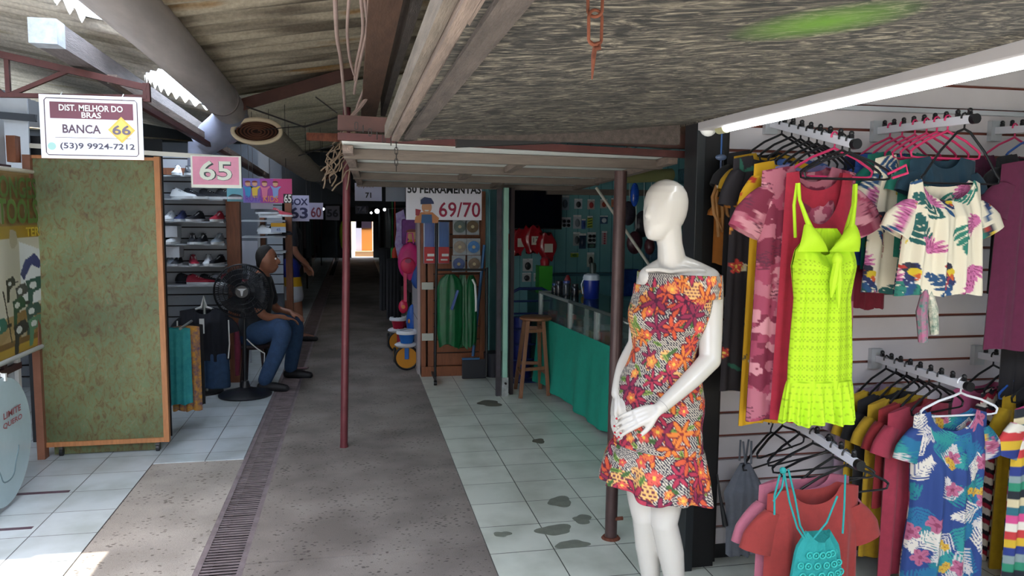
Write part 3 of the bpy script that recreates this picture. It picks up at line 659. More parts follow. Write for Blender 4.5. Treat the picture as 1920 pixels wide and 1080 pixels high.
t, a, b = sign('number_sign','white hanging sign with a small black 71 and script lettering, right of the red post',(665,343),(716,377),9.5,c='c3c6e2')
text('71',.065,P_(a,b,9.5,.50,.68),X_,Z_,flat('22222c'),t,bold=.03); text('Espaco',.06,P_(a,b,9.5,.42,.16),X_,Z_,flat('7a5a4a'),t,(b.x-a.x)*.6)
t, a, b = sign('number_sign','dark hanging sign with the number 74 deep in the aisle',(666,386),(691,401),14,c='3c4464')
text('74',.12,P_(a,b,14,.5,.5),X_,Z_,flat('a8aac8'),t,(b.x-a.x)*.7,bold=.02)
t, a, b = sign('number_sign','grey blank hanging sign behind the round light by the tools sign',(723,345),(760,378),9.6,c='9aa4b4')
# 50 FERRAMENTAS
t, a, b = sign('tools_store_sign','white sign reading 50 FERRAMENTAS 69/70 with a handyman picture',(761,346),(903,413),6.95,c='eceaf4')
W_, H_ = b.x-a.x, a.z-b.z
text('50 FERRAMENTAS',.075,P_(a,b,6.95,.505,.12),X_,Z_,flat('1a1a20'),t,W_*.97,bold=.03)
text('69/70',.135,P_(a,b,6.95,.705,.70),X_,Z_,flat('a01c44'),t,W_*.55,bold=.01)
cc = P_(a,b,6.95,.27,.62,.002)
O('shirt_picture', MB().prism([(-.11,-.145),(.10,-.145),(.11,-.10),(.05,-.05),(-.05,-.05),(-.10,-.09)],cc,X_,Z_,.001), flat('c98454',.5), t)
O('overall_picture', MB().prism([(-.05,-.147),(.05,-.147),(.045,-.07),(-.045,-.07)],cc+Vector((0,-.0012,0)),X_,Z_,.001), flat('2f5c8c',.5), t)
O('face_picture', MB().prism([(.045*cos(k*pi/10),-.005+.058*sin(k*pi/10)) for k in range(20)],cc+Vector((0,-.0024,0)),X_,Z_,.001), flat('d69a72',.5), t)
O('smile_picture', MB().prism([(-.02,-.03),(.02,-.03),(.012,-.042),(-.012,-.042)],cc+Vector((0,-.0036,0)),X_,Z_,.001), WD['white'], t)
O('cap_picture', MB().prism([(-.055,.02),(.065,.025),(.06,.045),(.04,.075),(-.02,.085),(-.055,.06)],cc+Vector((0,-.0036,0)),X_,Z_,.001), flat('2a3a66',.5), t)
O('tool_picture', MB().prism([(-.10,-.08),(-.07,-.08),(-.05,-.03),(-.10,-.02)],cc+Vector((0,-.0012,0)),X_,Z_,.001), flat('a03040',.5), t)
alu_ = flat('8d9294',.4)
# ================================================================ LEFT SIDE
gchip = mat_chip('green_chip_board', ((.30,'5e4a30'),(.42,'74683e'),(.50,'787a4e'),(.58,'6c8058'),(.68,'94805a')), (26,26,15), 1.4, .2, .5, 1.6)
gb = T('green_board_cabinet', 'tall green stained chip board cabinet side with an orange wood frame on castors', 'cabinet', (-1.6,5.38,0))
O('board', MB().bb((-1.985,5.40,.10),(-1.245,5.425,1.935)), gchip, gb)
ow = mat('orange_wood_frame','b4784a',.5,var=.15,vs=7,stretch=(9,9,1.2))
O('right_stile', MB().bb((-1.262,5.385,.075),(-1.228,5.43,1.955)), ow, gb)
O('left_stile', MB().bb((-2.02,5.36,.0),(-1.975,5.43,1.95)), mat('brown_stile','8a5a44',.55,var=.15,vs=7), gb)
O('bottom_rail', MB().bb((-1.975,5.388,.075),(-1.262,5.428,.105)), ow, gb)
O('top_rail', MB().bb((-1.975,5.388,1.93),(-1.262,5.428,1.95)), ow, gb)
O('lower_board', MB().bb((-1.95,5.45,.008),(-1.30,5.47,.085)), gchip, gb)
for x in (-1.90,-1.31):
    w = O('castor', MB().bb((x-.012,5.41,.05),(x+.012,5.44,.078)), flat('55534f',.4), gb)
    O('wheel', MB().cyl((x-.010,5.43,.028),(x+.010,5.43,.028),.024,n=16), flat('202022',.4), w, smooth=True)
# ---- front of the leftmost stall, plane x = -2.03: posts, white panels
fr = mat('dark_brown_frame','4a3034',.5); wh = mat('dirty_white_panel','c4ccd6',.5,var=.08,vs=3)
O('stall_post', MB().bb((-2.08,5.30,1.90),(-2.03,5.38,2.06)), mat('orange_brown_wood','8f5638',.55,var=.2,vs=5), label='short orange brown timber above the corner of the green board', cat='post')
lw = T('left_stall_front', 'white panelled shop front with brown frames behind the tools banner', 'shop front', (-2.1,4.5,0))
mb = MB(); mb.bb((-2.10,3.0,.0),(-2.085,5.30,.9)); O('lower_panel', mb, wh, lw)
mb = MB(); mb.bb((-2.10,3.0,.9),(-2.085,5.30,1.85)); O('upper_panel', mb, mat('brown_panel','8a6a56',.6,var=.2,vs=4), lw)
mb = MB(); mb.bb((-2.10,3.0,1.85),(-2.085,5.30,2.15)); O('top_panel', mb, wh, lw)
mb = MB()
for y in (3.3,3.9,4.5,5.06,5.25): mb.bb((-2.083,y,0),(-2.06,y+.04,.9)); O('frame_upright', mb, fr if y != 5.25 else WD['white'], lw); mb = MB()
for z in (.35,.62,.86,1.84): O('frame_rail', MB().bb((-2.083,3.0,z),(-2.058,5.30,z+.04)), fr, lw)
mb = MB()
for k in range(40): mb.bb((-2.0845,3.0,.40+k*.0115),(-2.078,5.06,.405+k*.0115))
O('louvre', mb, flat('b9c2ca',.5), lw)
hb = T('high_shelf_wall', 'brown and white boarded wall above the tools banner', 'wall boarding', (-2.8,5.6,1.8))
O('brown_board', MB().bb((-3.6,5.72,0),(-2.28,5.74,2.30)), mat('brown_panel','8a6a56',.6,var=.2,vs=4), hb)
O('white_board', MB().bb((-2.28,5.70,1.80),(-2.10,5.72,2.34)), wh, hb)
O('grey_shutter', MB().bb((-2.60,5.66,1.80),(-2.32,5.70,2.08)), mat('grey_slats','a9b2b0',.5,c2='8d9896',vs=5,stretch=(12,1,.2)), hb)
O('dark_rail', MB().bar((-3.4,5.62,2.28),(-2.02,5.62,2.20),.03,.045), flat('26303c',.5), hb)
O('dark_backing', MB().bb((-2.20,5.78,0),(-1.30,5.80,2.10)), flat('1d2024',.8), hb)
# ---- tools banner (flat, hung along the aisle)
class Cv:
    def __init__(s, w, h, base, res=.0025):
        s.w, s.h, s.r = w, h, res; s.nx, s.ny = int(w/res)+1, int(h/res)+1
        s.a = np.empty((s.ny, s.nx, 3)); s.a[:] = lin(base)
    def win(s, x0, x1, y0, y1):
        i0 = max(0,int(x0/s.r)); i1 = min(s.nx,int(x1/s.r)+2); j0 = max(0,int(y0/s.r)); j1 = min(s.ny,int(y1/s.r)+2)
        if i0 >= i1 or j0 >= j1: return None
        X, Y = np.meshgrid(np.arange(i0,i1)*s.r, np.arange(j0,j1)*s.r); return (slice(j0,j1), slice(i0,i1), X, Y)
    def put(s, w, msk, c):
        s.a[w[0], w[1]][msk] = lin(c) if isinstance(c, str) else c
    def ell(s, cx, cy, rx, ry, ang, c):
        R = max(rx, ry); w = s.win(cx-R,cx+R,cy-R,cy+R)
        if w is None: return
        dx, dy = w[2]-cx, w[3]-cy; u = dx*cos(ang)+dy*sin(ang); v = -dx*sin(ang)+dy*cos(ang)
        s.put(w, (u/rx)**2+(v/ry)**2 < 1, c)
    def flower(s, cx, cy, r, n, c, cc, ang=0, deep=.38, edge=None):
        w = s.win(cx-r,cx+r,cy-r,cy+r)
        if w is None: return
        dx, dy = w[2]-cx, w[3]-cy; d = np.hypot(dx,dy); t = np.arctan2(dy,dx)+ang
        prof = r*(1-deep+deep*np.abs(np.cos(t*n/2)))
        if edge: s.put(w, d < prof, edge); s.put(w, d < prof*.86, c)
        else: s.put(w, d < prof, c)
        s.put(w, (d < prof*.8) & (np.abs(np.cos(t*n/2)) > .985), edge or cc); s.put(w, d < r*.24, cc)
    def lily(s, cx, cy, r, n, c, c2, ang=0):
        for k in range(n):
            a = ang+2*pi*k/n
            s.ell(cx+cos(a)*r*.55, cy+sin(a)*r*.55, r*.52, r*.20, a, c2); s.ell(cx+cos(a)*r*.52, cy+sin(a)*r*.52, r*.44, r*.13, a, c)
        s.ell(cx,cy,r*.14,r*.14,0,c2)
    def leaf(s, cx, cy, L, W, ang, c, vein=None):
        s.ell(cx,cy,L/2,W/2,ang,c)
        if vein: s.ell(cx,cy,L/2,W*.05+.0012,ang,vein)
    def frond(s, x, y, L, ang, c, n=8, w=.010, spread=1.0):
        for k in range(n+1):
            f_ = k/n; px, py = x+cos(ang)*L*f_*.85, y+sin(ang)*L*f_*.85; l = L*.55*(1-f_*.65)
            for sg in (-1,1):
                a = ang+sg*spread*(1-.55*f_); s.ell(px+cos(a)*l*.5, py+sin(a)*l*.5, l*.5, w*.5, a, c)
        s.ell(x+cos(ang)*L*.5, y+sin(ang)*L*.5, L*.5, .0018, ang, c)
    def line(s, pts, wd, c):
        for (x0,y0),(x1,y1) in zip(pts, pts[1:]):
            w = s.win(min(x0,x1)-wd,max(x0,x1)+wd,min(y0,y1)-wd,max(y0,y1)+wd)
            if w is None: continue
            dx, dy = x1-x0, y1-y0; L2 = dx*dx+dy*dy+1e-12; t = np.clip(((w[2]-x0)*dx+(w[3]-y0)*dy)/L2,0,1)
            s.put(w, np.hypot(w[2]-x0-t*dx, w[3]-y0-t*dy) < wd/2, c)
    def rect(s, x0, y0, x1, y1, c):
        w = s.win(x0,x1,y0,y1)
        if w is not None: s.put(w, (w[2]>=x0)&(w[2]<=x1)&(w[3]>=y0)&(w[3]<=y1), c)
    def poly(s, P, c):
        xs = [p[0] for p in P]; ys = [p[1] for p in P]; w = s.win(min(xs),max(xs),min(ys),max(ys))
        if w is None: return
        ins = np.zeros(w[2].shape, bool); n = len(P)
        for i in range(n):
            x0,y0 = P[i]; x1,y1 = P[(i+1) % n]
            if y0 == y1: continue
            ins ^= ((w[3] >= min(y0,y1)) & (w[3] < max(y0,y1)) & (w[2] < x0+(w[3]-y0)*(x1-x0)/(y1-y0)))
        s.put(w, ins, c)
    def noise(s, sc, seed):
        rs = np.random.RandomState(seed); out = np.zeros((s.ny,s.nx)); amp = 1
        for o in range(3):
            gx, gy = int(s.w/sc*2**o)+3, int(s.h/sc*2**o)+3; g = rs.rand(gy,gx)
            fx = np.linspace(0,gx-2.001,s.nx); fy = np.linspace(0,gy-2.001,s.ny); ix = fx.astype(int); iy = fy.astype(int); tx = fx-ix; ty = (fy-iy)[:,None]
            tx = tx*tx*(3-2*tx); ty = ty*ty*(3-2*ty)
            a = g[iy][:,ix]*(1-tx)+g[iy][:,ix+1]*tx; b = g[iy+1][:,ix]*(1-tx)+g[iy+1][:,ix+1]*tx
            out += amp*(a*(1-ty)+b*ty); amp *= .5
        return out/1.75
    def camo(s, sc, seed, th, c):
        m_ = s.noise(sc, seed) > th; s.a[m_] = lin(c)
    def sample(s, U, V):
        i = np.clip((U/s.r+.5).astype(int),0,s.nx-1); j = np.clip((V/s.r+.5).astype(int),0,s.ny-1); return s.a[j,i]
def set_cols(me, rgb):
    at = me.color_attributes.new('Col','FLOAT_COLOR','POINT'); k = len(rgb)
    buf = np.ones((k,4)); buf[:,:3] = rgb; at.data.foreach_set('color', buf.ravel())
# banner canvas 1.6 (along -y) x 1.1
cv = Cv(1.5,1.12,'a88c5c',.004)
cv.camo(.35,4,.52,'b79a6a'); cv.rect(0,.02,1.5,.33,'8a6a3c'); cv.camo(.3,9,.66,'94713e')
cv.rect(0,.33,1.5,.40,'a98a2e')
cv.poly([(0,.40),(1.5,.40),(1.5,.82),(.9,.86),(0,.9)],'c9c4b0'); cv.camo(.25,13,.69,'b3a98e')
cv.poly([(1.15,.42),(1.5,.50),(1.5,.80),(1.15,.82)],'dfe3e2')
cv.rect(0,1.0,1.5,1.12,'7d5a2c'); cv.rect(0,1.04,1.42,1.09,'b8942e'); cv.rect(1.42,.98,1.5,1.06,'5a2f26')
tool = lambda x,y,s,c: (cv.poly([(x-.10*s,y-.03*s),(x+.06*s,y-.05*s),(x+.10*s,y-.02*s),(x+.10*s,y+.02*s),(x-.02*s,y+.04*s),(x-.04*s,y+.14*s),(x-.09*s,y+.14*s),(x-.08*s,y+.03*s)],c), cv.ell(x-.02*s,y,.04*s,.02*s,0,'d8dcd8'), cv.rect(x+.10*s,y-.008*s,x+.16*s,y+.008*s,'2a2a2c'))
cv.poly([(1.15,.62),(1.22,.54),(1.34,.50),(1.44,.58),(1.38,.60),(1.30,.57),(1.2,.66)],'343c74')
tool(1.33,.70,1.1,'2f5a50'); tool(1.15,.72,.9,'4a4a4a'); tool(.98,.66,.8,'1f1f22'); tool(1.30,.86,1.0,'3b5a52'); tool(1.10,.80,1.0,'1e5236'); tool(1.12,.95,1.1,'26262c'); tool(1.33,.94,1.0,'5a8a6a'); tool(.80,.9,1.1,'2c6a5a'); tool(.55,.7,1.2,'2a2f6a'); tool(.4,.92,1.0,'4a7a5c')
cv.line([(.86,.70),(.98,1.0)],.015,'2a1f1a')
bn = T('tools_banner','printed vinyl tools banner hanging along the front of the leftmost stall','banner',(-1.98,4.7,.74))
def banner_mesh():
    nx, nz = 200, 150; U = np.linspace(0,1,nx+1); V = np.linspace(0,1,nz+1); UU, VV = np.meshgrid(U,V)
    y1 = 5.50; y0 = y1-1.5; Y = y0+UU*1.5; Zc = 1.84-VV*1.10
    Xc = -1.985+.012*np.sin(UU*14)*np.sin(VV*3)+.02*np.sin(VV*pi)*UU
    co = np.stack([Xc,Y,Zc],-1).reshape(-1,3)
    fs = [(j*(nx+1)+i, j*(nx+1)+i+1, (j+1)*(nx+1)+i+1, (j+1)*(nx+1)+i) for j in range(nz) for i in range(nx)]
    mb = MB(); mb.v = [tuple(c) for c in co]; mb.f = fs; mb.m = [0]*len(fs)
    me = mesh_of('sheet', mb, mat_printed_vinyl(), True, 0); set_cols(me, cv.sample(UU.ravel()*1.5, VV.ravel()*1.1)); return me
O('sheet', banner_mesh(), None, bn)
vd = Vector((0,1,0))
text('ONGES',.13,(-1.965,5.14,1.74),vd,Z_,flat('4f6b2c'),bn,.52,bold=.02); text('TOOLS',.15,(-1.960,5.12,1.60),vd,Z_,flat('5c7a34'),bn,.56,bold=.03)
text('TERI',.055,(-1.955,5.30,1.475),vd,Z_,flat('e0c23c'),bn,.22,bold=.02)
O('top_rod', MB().cyl((-1.98,3.98,1.845),(-1.98,5.53,1.845),.013,n=10), flat('cfc8b4',.5), bn, smooth=True)
O('bottom_rod', MB().cyl((-1.975,3.98,.738),(-1.975,5.48,.738),.014,n=10), flat('b9bcb8',.4), bn, smooth=True)
# ---- round pale board hanging beside the left front
rd = T('round_panel','round pale blue hanging panel with faded red lettering at the left edge','round panel',(-1.86,4.50,.03))
cy, cz, R_ = 4.50, .37, .345
O('disc', MB().cyl((-1.862,cy,cz),(-1.850,cy,cz),R_,n=72), mat('pale_blue_glass','bcd2d8',.18,var=.05,vs=3), rd, smooth=True)
O('rim', MB().tube([(-1.862,cy+R_*cos(k*pi/36),cz+R_*sin(k*pi/36)) for k in range(72)],.006,6,closed=True), flat('23262a',.5), rd, smooth=True)
text('LIMITE',.035,(-1.847,cy+.10,cz+.14),vd,Z_,flat('a85a5e'),rd,.22,bold=.02); text('QUERO',.035,(-1.847,cy+.10,cz+.085),vd,Z_,flat('a85a5e'),rd,.24,bold=.02)
mb = MB().tube([(-1.8495,cy+.02+.13*cos(t)*(1+.2*sin(3*t)),cz-.10+.12*sin(t)) for t in [k*.2 for k in range(16,34)]],.004,6); O('scuff', mb, flat('6e8288',.5), rd, smooth=True)
O('clip', MB().bb((-1.866,cy+.03,cz+R_-.02),(-1.842,cy+.05,cz+R_+.02)), WD['white'], rd)
O('hanging_wire', MB().tube([(-1.855,cy+.04,cz+R_+.01),(-1.92,cy+.02,cz+R_+.08),(-1.975,cy,.75)],.003,6), WD['white'], rd, smooth=True)
# ---- shoe stall: slat wall with shelves of trainers
sw_m = [mat('slat_board_grey','aab1ba',.5,var=.05,vs=2), flat('26201f',.7)]
S('wall_shoe_slats', slatwall('w',-3.4,-1.16,7.62,.0,2.1,pitch=.104,ms=None), sw_m)
bwd = mat('brown_wood_post','7c4a30',.5,var=.2,vs=6,stretch=(9,9,1.2))
O('shop_column', MB().bb((-1.16,7.52,0),(-1.04,7.62,1.75)), bwd, label='brown wood column at the end of the trainer wall, behind the fan', cat='column')
O('shop_header', MB().bb((-3.4,7.50,1.93),(-1.04,7.6,1.99)), bwd, label='brown wood header above the trainer shelves', cat='beam')
def shoe_parts(t, L, body, sole, lace, high=0):
    """trainer pointing along +x, origin under the heel centre; returns named parts"""
    prof = [(0,.030,.055+high),(.06,.040,.085+high),(.18,.043,.098+high),(.30,.042,.088+high*.6),(.42,.040,.072),(.60,.046,.055),(.80,.048,.045),(.93,.038,.038),(1.0,.012,.026)]
    rings = []
    for u, w, h in prof:
        rings.append([Vector((u*L, w*.9*cos(a)*(1 if sin(a) < .3 else .82), .022+(h-.022)*max(0,sin(a))**.8 if sin(a) > 0 else .022)) for a in [2*pi*j/16 for j in range(16)]])
    up = O('upper', MB().loft(rings), body, t, smooth=True)
    rings = [[Vector((L*(.5+.52*cos(a)), (.043+.007*cos(a)*(1 if cos(a) > 0 else .4))*sin(a), z)) for a in [2*pi*j/24 for j in range(24)]] for z in (0,.022)]
    O('sole', MB().loft(rings), sole, t)
    if lace:
        mb = MB()
        for k in range(5):
            u = .34+.07*k; h = .098-.045*((u-.18)/.42); mb.bar((u*L,-.018,h-.006),(u*L+.006,.018,h-.006),.008,.006)
        O('laces', mb, lace, t)
    O('opening', MB().prism([(.085*L+.05*L*cos(a)+.06*L, .024*sin(a)) for a in [2*pi*j/14 for j in range(14)]],(0,0,.088+high),(1,0,0),(0,1,0),.004), flat('17171a',.9), t)
    return t
shoe_w = flat('dfe3e6',.6); shoe_k = flat('1c1f28',.6); shoe_g = flat('8a95a0',.6); shoe_r = flat('a02038',.6); shoe_n = flat('27305a',.6); shoe_b = flat('9fb8c8',.6)
shv = mat('shelf_pale','b2b8be',.4)
rows = [(330,'top'),(373,'second'),(415,'third'),(457,'fourth'),(497,'fifth'),(533,'sixth')]
proto = {}
def make_shoe(kind):
    b, s_, l = dict(k=(shoe_k,shoe_w,shoe_w), w=(shoe_w,shoe_w,shoe_g), g=(shoe_g,shoe_w,shoe_w), r=(shoe_r,shoe_w,shoe_w), n=(shoe_n,shoe_w,shoe_k), a=(shoe_k,shoe_k,shoe_r))[kind]
    t = T('trainer','x','shoe'); return shoe_parts(t,.27,b,s_,l,high=.0)
lay = [('wkkn', (330,348,372,400)), ('wkkk',(322,344,372,405)), ('wnkr',(320,341,376,412)), ('wkkg',(330,357,380,412)), ('gkrwk',(314,332,357,388,415)), ('arkgr',(325,350,372,392,412))]
cn = dict(k='black and white', w='white', g='grey', r='crimson', n='navy', a='black')
shz = []
for ri, (py, nm) in enumerate(rows[:6]):
    z = aY(370,py,7.45).z
    O('shelf', MB().bb((-2.1,7.36,z-.012),(-1.155,7.602,z)), shv, label='narrow pale shelf of trainers, %s from the top of the shoe wall' % nm, cat='shelf', group='shoe wall shelves')
    if ri == 0: pass
    shz.append(z)
shelf_rows = list(zip([shz[0]+0.0]+shz[1:], lay[0:1]+lay[1:]))
for ri, (z, (ks, xs_)) in enumerate(shelf_rows):
    for k, px in zip(ks, xs_):
        x = aY(px, rows[ri][0], 7.45).x; rz = random.uniform(-1.9,-1.2) if ri != 1 else random.uniform(-.6,-.1)
        if ri == 5: rz = random.uniform(-.3,.1)
        nth = xs_.index(px)
        lb = '%s trainer on the %s shelf of the shoe wall, %s' % (cn[k], rows[ri][1], ('at the left end','second from the left','third from the left','fourth from the left','at the right end')[nth])
        if k not in proto: o = proto[k] = make_shoe(k); o.location = (x,7.56,z); o.rotation_euler = (0,0,rz); o['label'] = lb; o['group'] = 'trainers on the shoe wall'; o['category'] = 'shoe'
        else: dup(proto[k], (x,7.56 if abs(rz) > 1 else 7.47,z), rz, lb, 'trainers on the shoe wall')
for px, py in ((322,470),(318,432)):
    p = aY(px,py,7.4); O('shoe_box', MB().bb((p.x-.07,7.37,p.z-.06),(p.x+.07,7.55,p.z+.04)), flat('c8ccd2',.6), label='white shoe box on the shoe wall, %s' % ('lower of the two' if py == 470 else 'upper of the two'), cat='box')
# second bay with larger trainers beyond the column
S('wall_shoe_slats_rear', slatwall('w',-1.04,-.86,9.8,.6,2.0,pitch=.12), sw_m)
S('wall_shoe_slats_rear_low', MB().bb((-3.4,9.82,0),(-.86,9.86,2.4)), flat('5a6068',.7))
for px, k, py, rz in ((480,'k',401,-.5),(487,'w',408,-.5),(507,'r',406,-.5),(484,'w',438,-.4),(503,'a',440,-.4)):
    p = aY(px,py,8.6); dup(proto[k],(p.x,8.6,p.z),rz,'large %s trainer on the rack under the magenta sign, %s' % (cn[k], ('upper row, leftmost','upper row, middle','upper row, right','lower row, left','lower row, right')[(480,487,507,484,503).index(px)]),'trainers under the magenta sign')
for py in (412,442,470):
    z = aY(490,py,8.6).z; O('shelf', MB().bb((-1.16,8.5,z-.02),(-.72,8.78,z-.004)), shv, label='pale shelf beyond the brown column, %s of the three' % {412:'highest',442:'middle',470:'lowest'}[py], cat='shelf')
O('rack_upright', MB().bb((-1.0,8.72,0),(-.95,8.8,1.75)), bwd, label='brown upright of the rear shoe rack, left one', cat='post')
O('rack_upright', MB().bb((-.74,8.72,0),(-.67,8.8,1.75)), bwd, label='brown upright of the rear shoe rack, right one near BOX 63', cat='post')
p = aY(465,473,8.5); O('notice_board', MB().bb((p.x-.10,8.490,p.z-.14),(p.x+.10,8.50,p.z+.12)).bb((p.x-.01,8.50,.004),(p.x+.01,8.51,p.z)), flat('b4b6c0',.6), label='blank pale notice board behind the fan', cat='board')
p = aY(522,427,8.45); t = T('price_card','yellow and white price card on the rear shoe rack','price card',(p.x,8.45,p.z)); O('card', MB().bb((p.x-.075,8.45,p.z-.05),(p.x+.075,8.455,p.z+.05)), flat('b8c4d4'), t); O('stripe', MB().bb((p.x-.075,8.448,p.z+.01),(p.x+.075,8.45,p.z+.05)), flat('d09a20'), t); text('45',.03,(p.x,8.447,p.z-.02),X_,Z_,flat('2c50a0'),t)
# ---- pedestal fan
fan = T('pedestal_fan','black pedestal fan standing on the left tiles','fan',(-.955,6.976,0))
bk = mat('fan_black','15161b',.4); fx, fy = -.955, 6.976; hz = .93; hx = -.945
O('base', MB().lathe((fx,fy,.004),[(.001,0),(.222,0),(.225,.012),(.20,.03),(.10,.055),(.045,.075),(.03,.13),(.001,.13)],36), bk, fan, smooth=True)
O('pole', MB().cyl((fx,fy,.12),(hx,fy,.84),.014,n=14), bk, fan, smooth=True)
O('motor', MB().cyl((hx,fy-.02,hz),(hx-.01,fy+.16,hz),.065,.045,18), bk, fan, smooth=True)
O('tilt_joint', MB().ball((hx,fy+.04,.855),.035), bk, fan, smooth=True)
gd = Vector((.06,-1,.02)).normalized(); gx, gy, _ = frame(gd); gc = Vector((hx,fy-.09,hz)); GR = .228
gd_mb = MB()
for rr_, off in ((GR,.0),(GR,.05),(.19,.072),(.15,.084),(.11,.09),(.07,.094)):
    gd_mb.tube([gc+gd*(off-.03)+(gx*cos(k*pi/24)+gy*sin(k*pi/24))*rr_ for k in range(48)],.003 if rr_ < GR else .006,5,closed=True)
for k in range(72):
    a = 2*pi*k/72; u_ = gx*cos(a)+gy*sin(a); v_ = gx*cos(a+.25)+gy*sin(a+.25)
    gd_mb.tube([gc+gd*.064+v_*.045,gc+gd*.05+((u_+v_)/2)*.13,gc+gd*.02+u_*.20,gc-gd*.01+u_*GR,gc-gd*.07+u_*.17,gc-gd*.09+u_*.06],.0018,4,False)
O('guard', gd_mb, bk, fan, smooth=True)
O('hub_badge', MB().cyl(gc+gd*.058,gc+gd*.072,.052,n=24), bk, fan, smooth=True)
O('badge_mark', MB().prism([(-.040,.026),(.040,.026),(.012,.006),(.004,-.036),(-.006,-.036),(-.012,.006)],gc+gd*.0735,(1,.06,0),(0,0,1),.001), flat('b4b6ba',.4), fan)
for k in range(3):
    a0 = 2*pi*k/3; mb = MB(); rings = []
    for j in range(8):
        r_ = .03+.165*j/7; c_ = []
        for s_ in range(2):
            for q in ([0,1,2,3,4,5] if s_ == 0 else [5,4,3,2,1,0]):
                a = a0+(q/5-.5)*(.9+.3*j/7); c_.append(gc-gd*(.01+(q/5-.5)*.05-.003*s_)+(gx*cos(a)+gy*sin(a))*r_)
        rings.append(c_)
    O('blade', MB().loft(rings), flat('22242a',.4), fan, smooth=True)
wire([(-.93,6.97,.5),(-.80,7.1,.35),(-.83,7.25,.10),(-.88,7.4,.015)],.005,'white electric cord trailing down from the fan',WD['white'],name='cord',cat='cord',sag=.01)
# black cylinder bottle/case + bollard
O('black_bottle', MB().lathe((-.83,7.75,.004),[(.001,0),(.042,0),(.045,.02),(.045,.20),(.036,.24),(.020,.26),(.020,.30),(.001,.30)],20), flat('15151a',.35), smooth=True, label='tall black flask standing on the tiles behind the fan', cat='flask')
pl = aZ(560,692); O('litter', MB().prism([(-.09,-.03),(.08,-.04),(.10,.02),(-.07,.04)],(pl.x,pl.y,.006),(1,0,0),(0,1,.02),.008), flat('8a6a70',.6), label='crumpled pinkish scrap lying on the drain grate', cat='litter')
# small display stool / low bench seen below garments
# ================================================================ TOOLS STALL (69/70) AND TOYS
cabw = mat('red_brown_slat_wood','8f5434',.45,var=.2,vs=6,stretch=(9,9,1.2)); cabd = flat('3c2418',.6)
cb_ = T('display_cabinet','reddish brown slatted wood display cabinet under the tools store sign','cabinet',(.94,7.6,0))
O('slat_panel', slatwall('w',.745,1.25,7.55,.10,1.80,pitch=.13), [cabw,cabd], cb_)
O('left_stile', MB().bb((.625,7.50,.02),(.670,7.62,1.80)), cabw, cb_); O('inner_stile', MB().bb((.690,7.51,.02),(.745,7.62,1.80)), cabw, cb_)
O('back_strip', MB().bb((.67,7.60,.02),(.69,7.62,1.80)), cabd, cb_)
O('right_stile', MB().bb((1.205,7.50,.02),(1.255,7.62,1.82)), cabw, cb_)
O('bottom_rail', MB().bb((.625,7.49,.004),(1.255,7.62,.10)), cabw, cb_)
O('side_panel', MB().bb((.60,7.62,.004),(.625,8.35,1.80)), flat('b0a8a8',.5), cb_)
O('slat_groove', MB().bb((.598,7.64,.55),(.600,8.33,.556)), cabd, cb_)
for z, lb in ((.90,'upper white label plate on the left stile of the brown cabinet'),(.40,'lower white label plate on the left stile of the brown cabinet')):
    O('label_plate', MB().bb((.630,7.475,z-.035),(.742,7.488,z+.035)), flat('c9cabc',.5), label=lb, cat='label plate')
# wheeled rail with hanging green capes
rk = T('garment_rack','dark wheeled garment rack with green capes in front of the brown cabinet','rack',(.72,7.12,0))
bkm = flat('1b1b1f',.4)
O('upright', MB().cyl((.722,7.13,.06),(.745,7.16,1.60),.013,n=10), bkm, rk, smooth=True)
O('rail', MB().cyl((.742,7.16,1.08),(1.22,7.16,1.08),.011,n=10), bkm, rk, smooth=True)
O('far_upright', MB().cyl((1.215,7.16,.06),(1.215,7.16,1.10),.012,n=10), bkm, rk, smooth=True)
O('foot', MB().bb((.712,7.10,.05),(.732,7.40,.075)), bkm, rk)
w = O('castor', MB().cyl((.708,7.10,.027),(.735,7.10,.027),.024,n=16), bkm, rk, smooth=True); O('hub', MB().cyl((.706,7.10,.027),(.738,7.10,.027),.010,n=12), flat('b8b8bc',.3,metal=.7), w, smooth=True)
gr = mat('green_vinyl','0c5a30',.45,var=.2,vs=10,bump=.15,bs=20,coat=.05)
def cape(x, y, w, z1, z0, seed, m, lb, yaw=0):
    rnd = random.Random(seed); rings = []; n = 40
    for i in range(18):
        f_ = i/17; z = z1+(z0-z1)*f_; ww = w*(.35+.65*min(1,f_*6)**.5)*(1-.15*max(0,(f_-.85)/.15)); d = .035+.02*f_
        rings.append([Vector((x,y,z))+rot2((ww/2*cos(2*pi*j/n), (d+.012*f_*sin(5*2*pi*j/n+seed)+.006*sin(9*2*pi*j/n))*sin(2*pi*j/n), (.02*sin(3*2*pi*j/n+seed) if i == 17 else 0)), yaw) for j in range(n)])
    return O('rain_cape', MB().loft(rings), m, smooth=True, label=lb, cat='rain cape', group='green capes on the rack')
cape(.862,7.13,.24,1.04,.375,1,gr,'broad dark green vinyl cape hanging at the left of the rack'); cape(.985,7.17,.10,1.03,.35,2,gr,'narrow glossy green cape hanging in the middle of the rack',.5); cape(1.065,7.15,.11,1.03,.37,3,gr,'glossy green cape hanging at the right end of the rack',-.4)
O('tool_pack', MB().bar((.868,7.06,.72),(.925,7.06,.90),.045,.02), flat('3f5a9a',.3), label='slim blue tool pack hanging in front of the green cape', cat='tool pack')
O('white_tube', MB().tube([(1.06,7.05,1.0),(1.085,7.05,.95),(1.095,7.05,.80),(1.095,7.05,.70)],.010,8), WD['white'], smooth=True, label='curved white tube hanging before the right green cape', cat='tube')
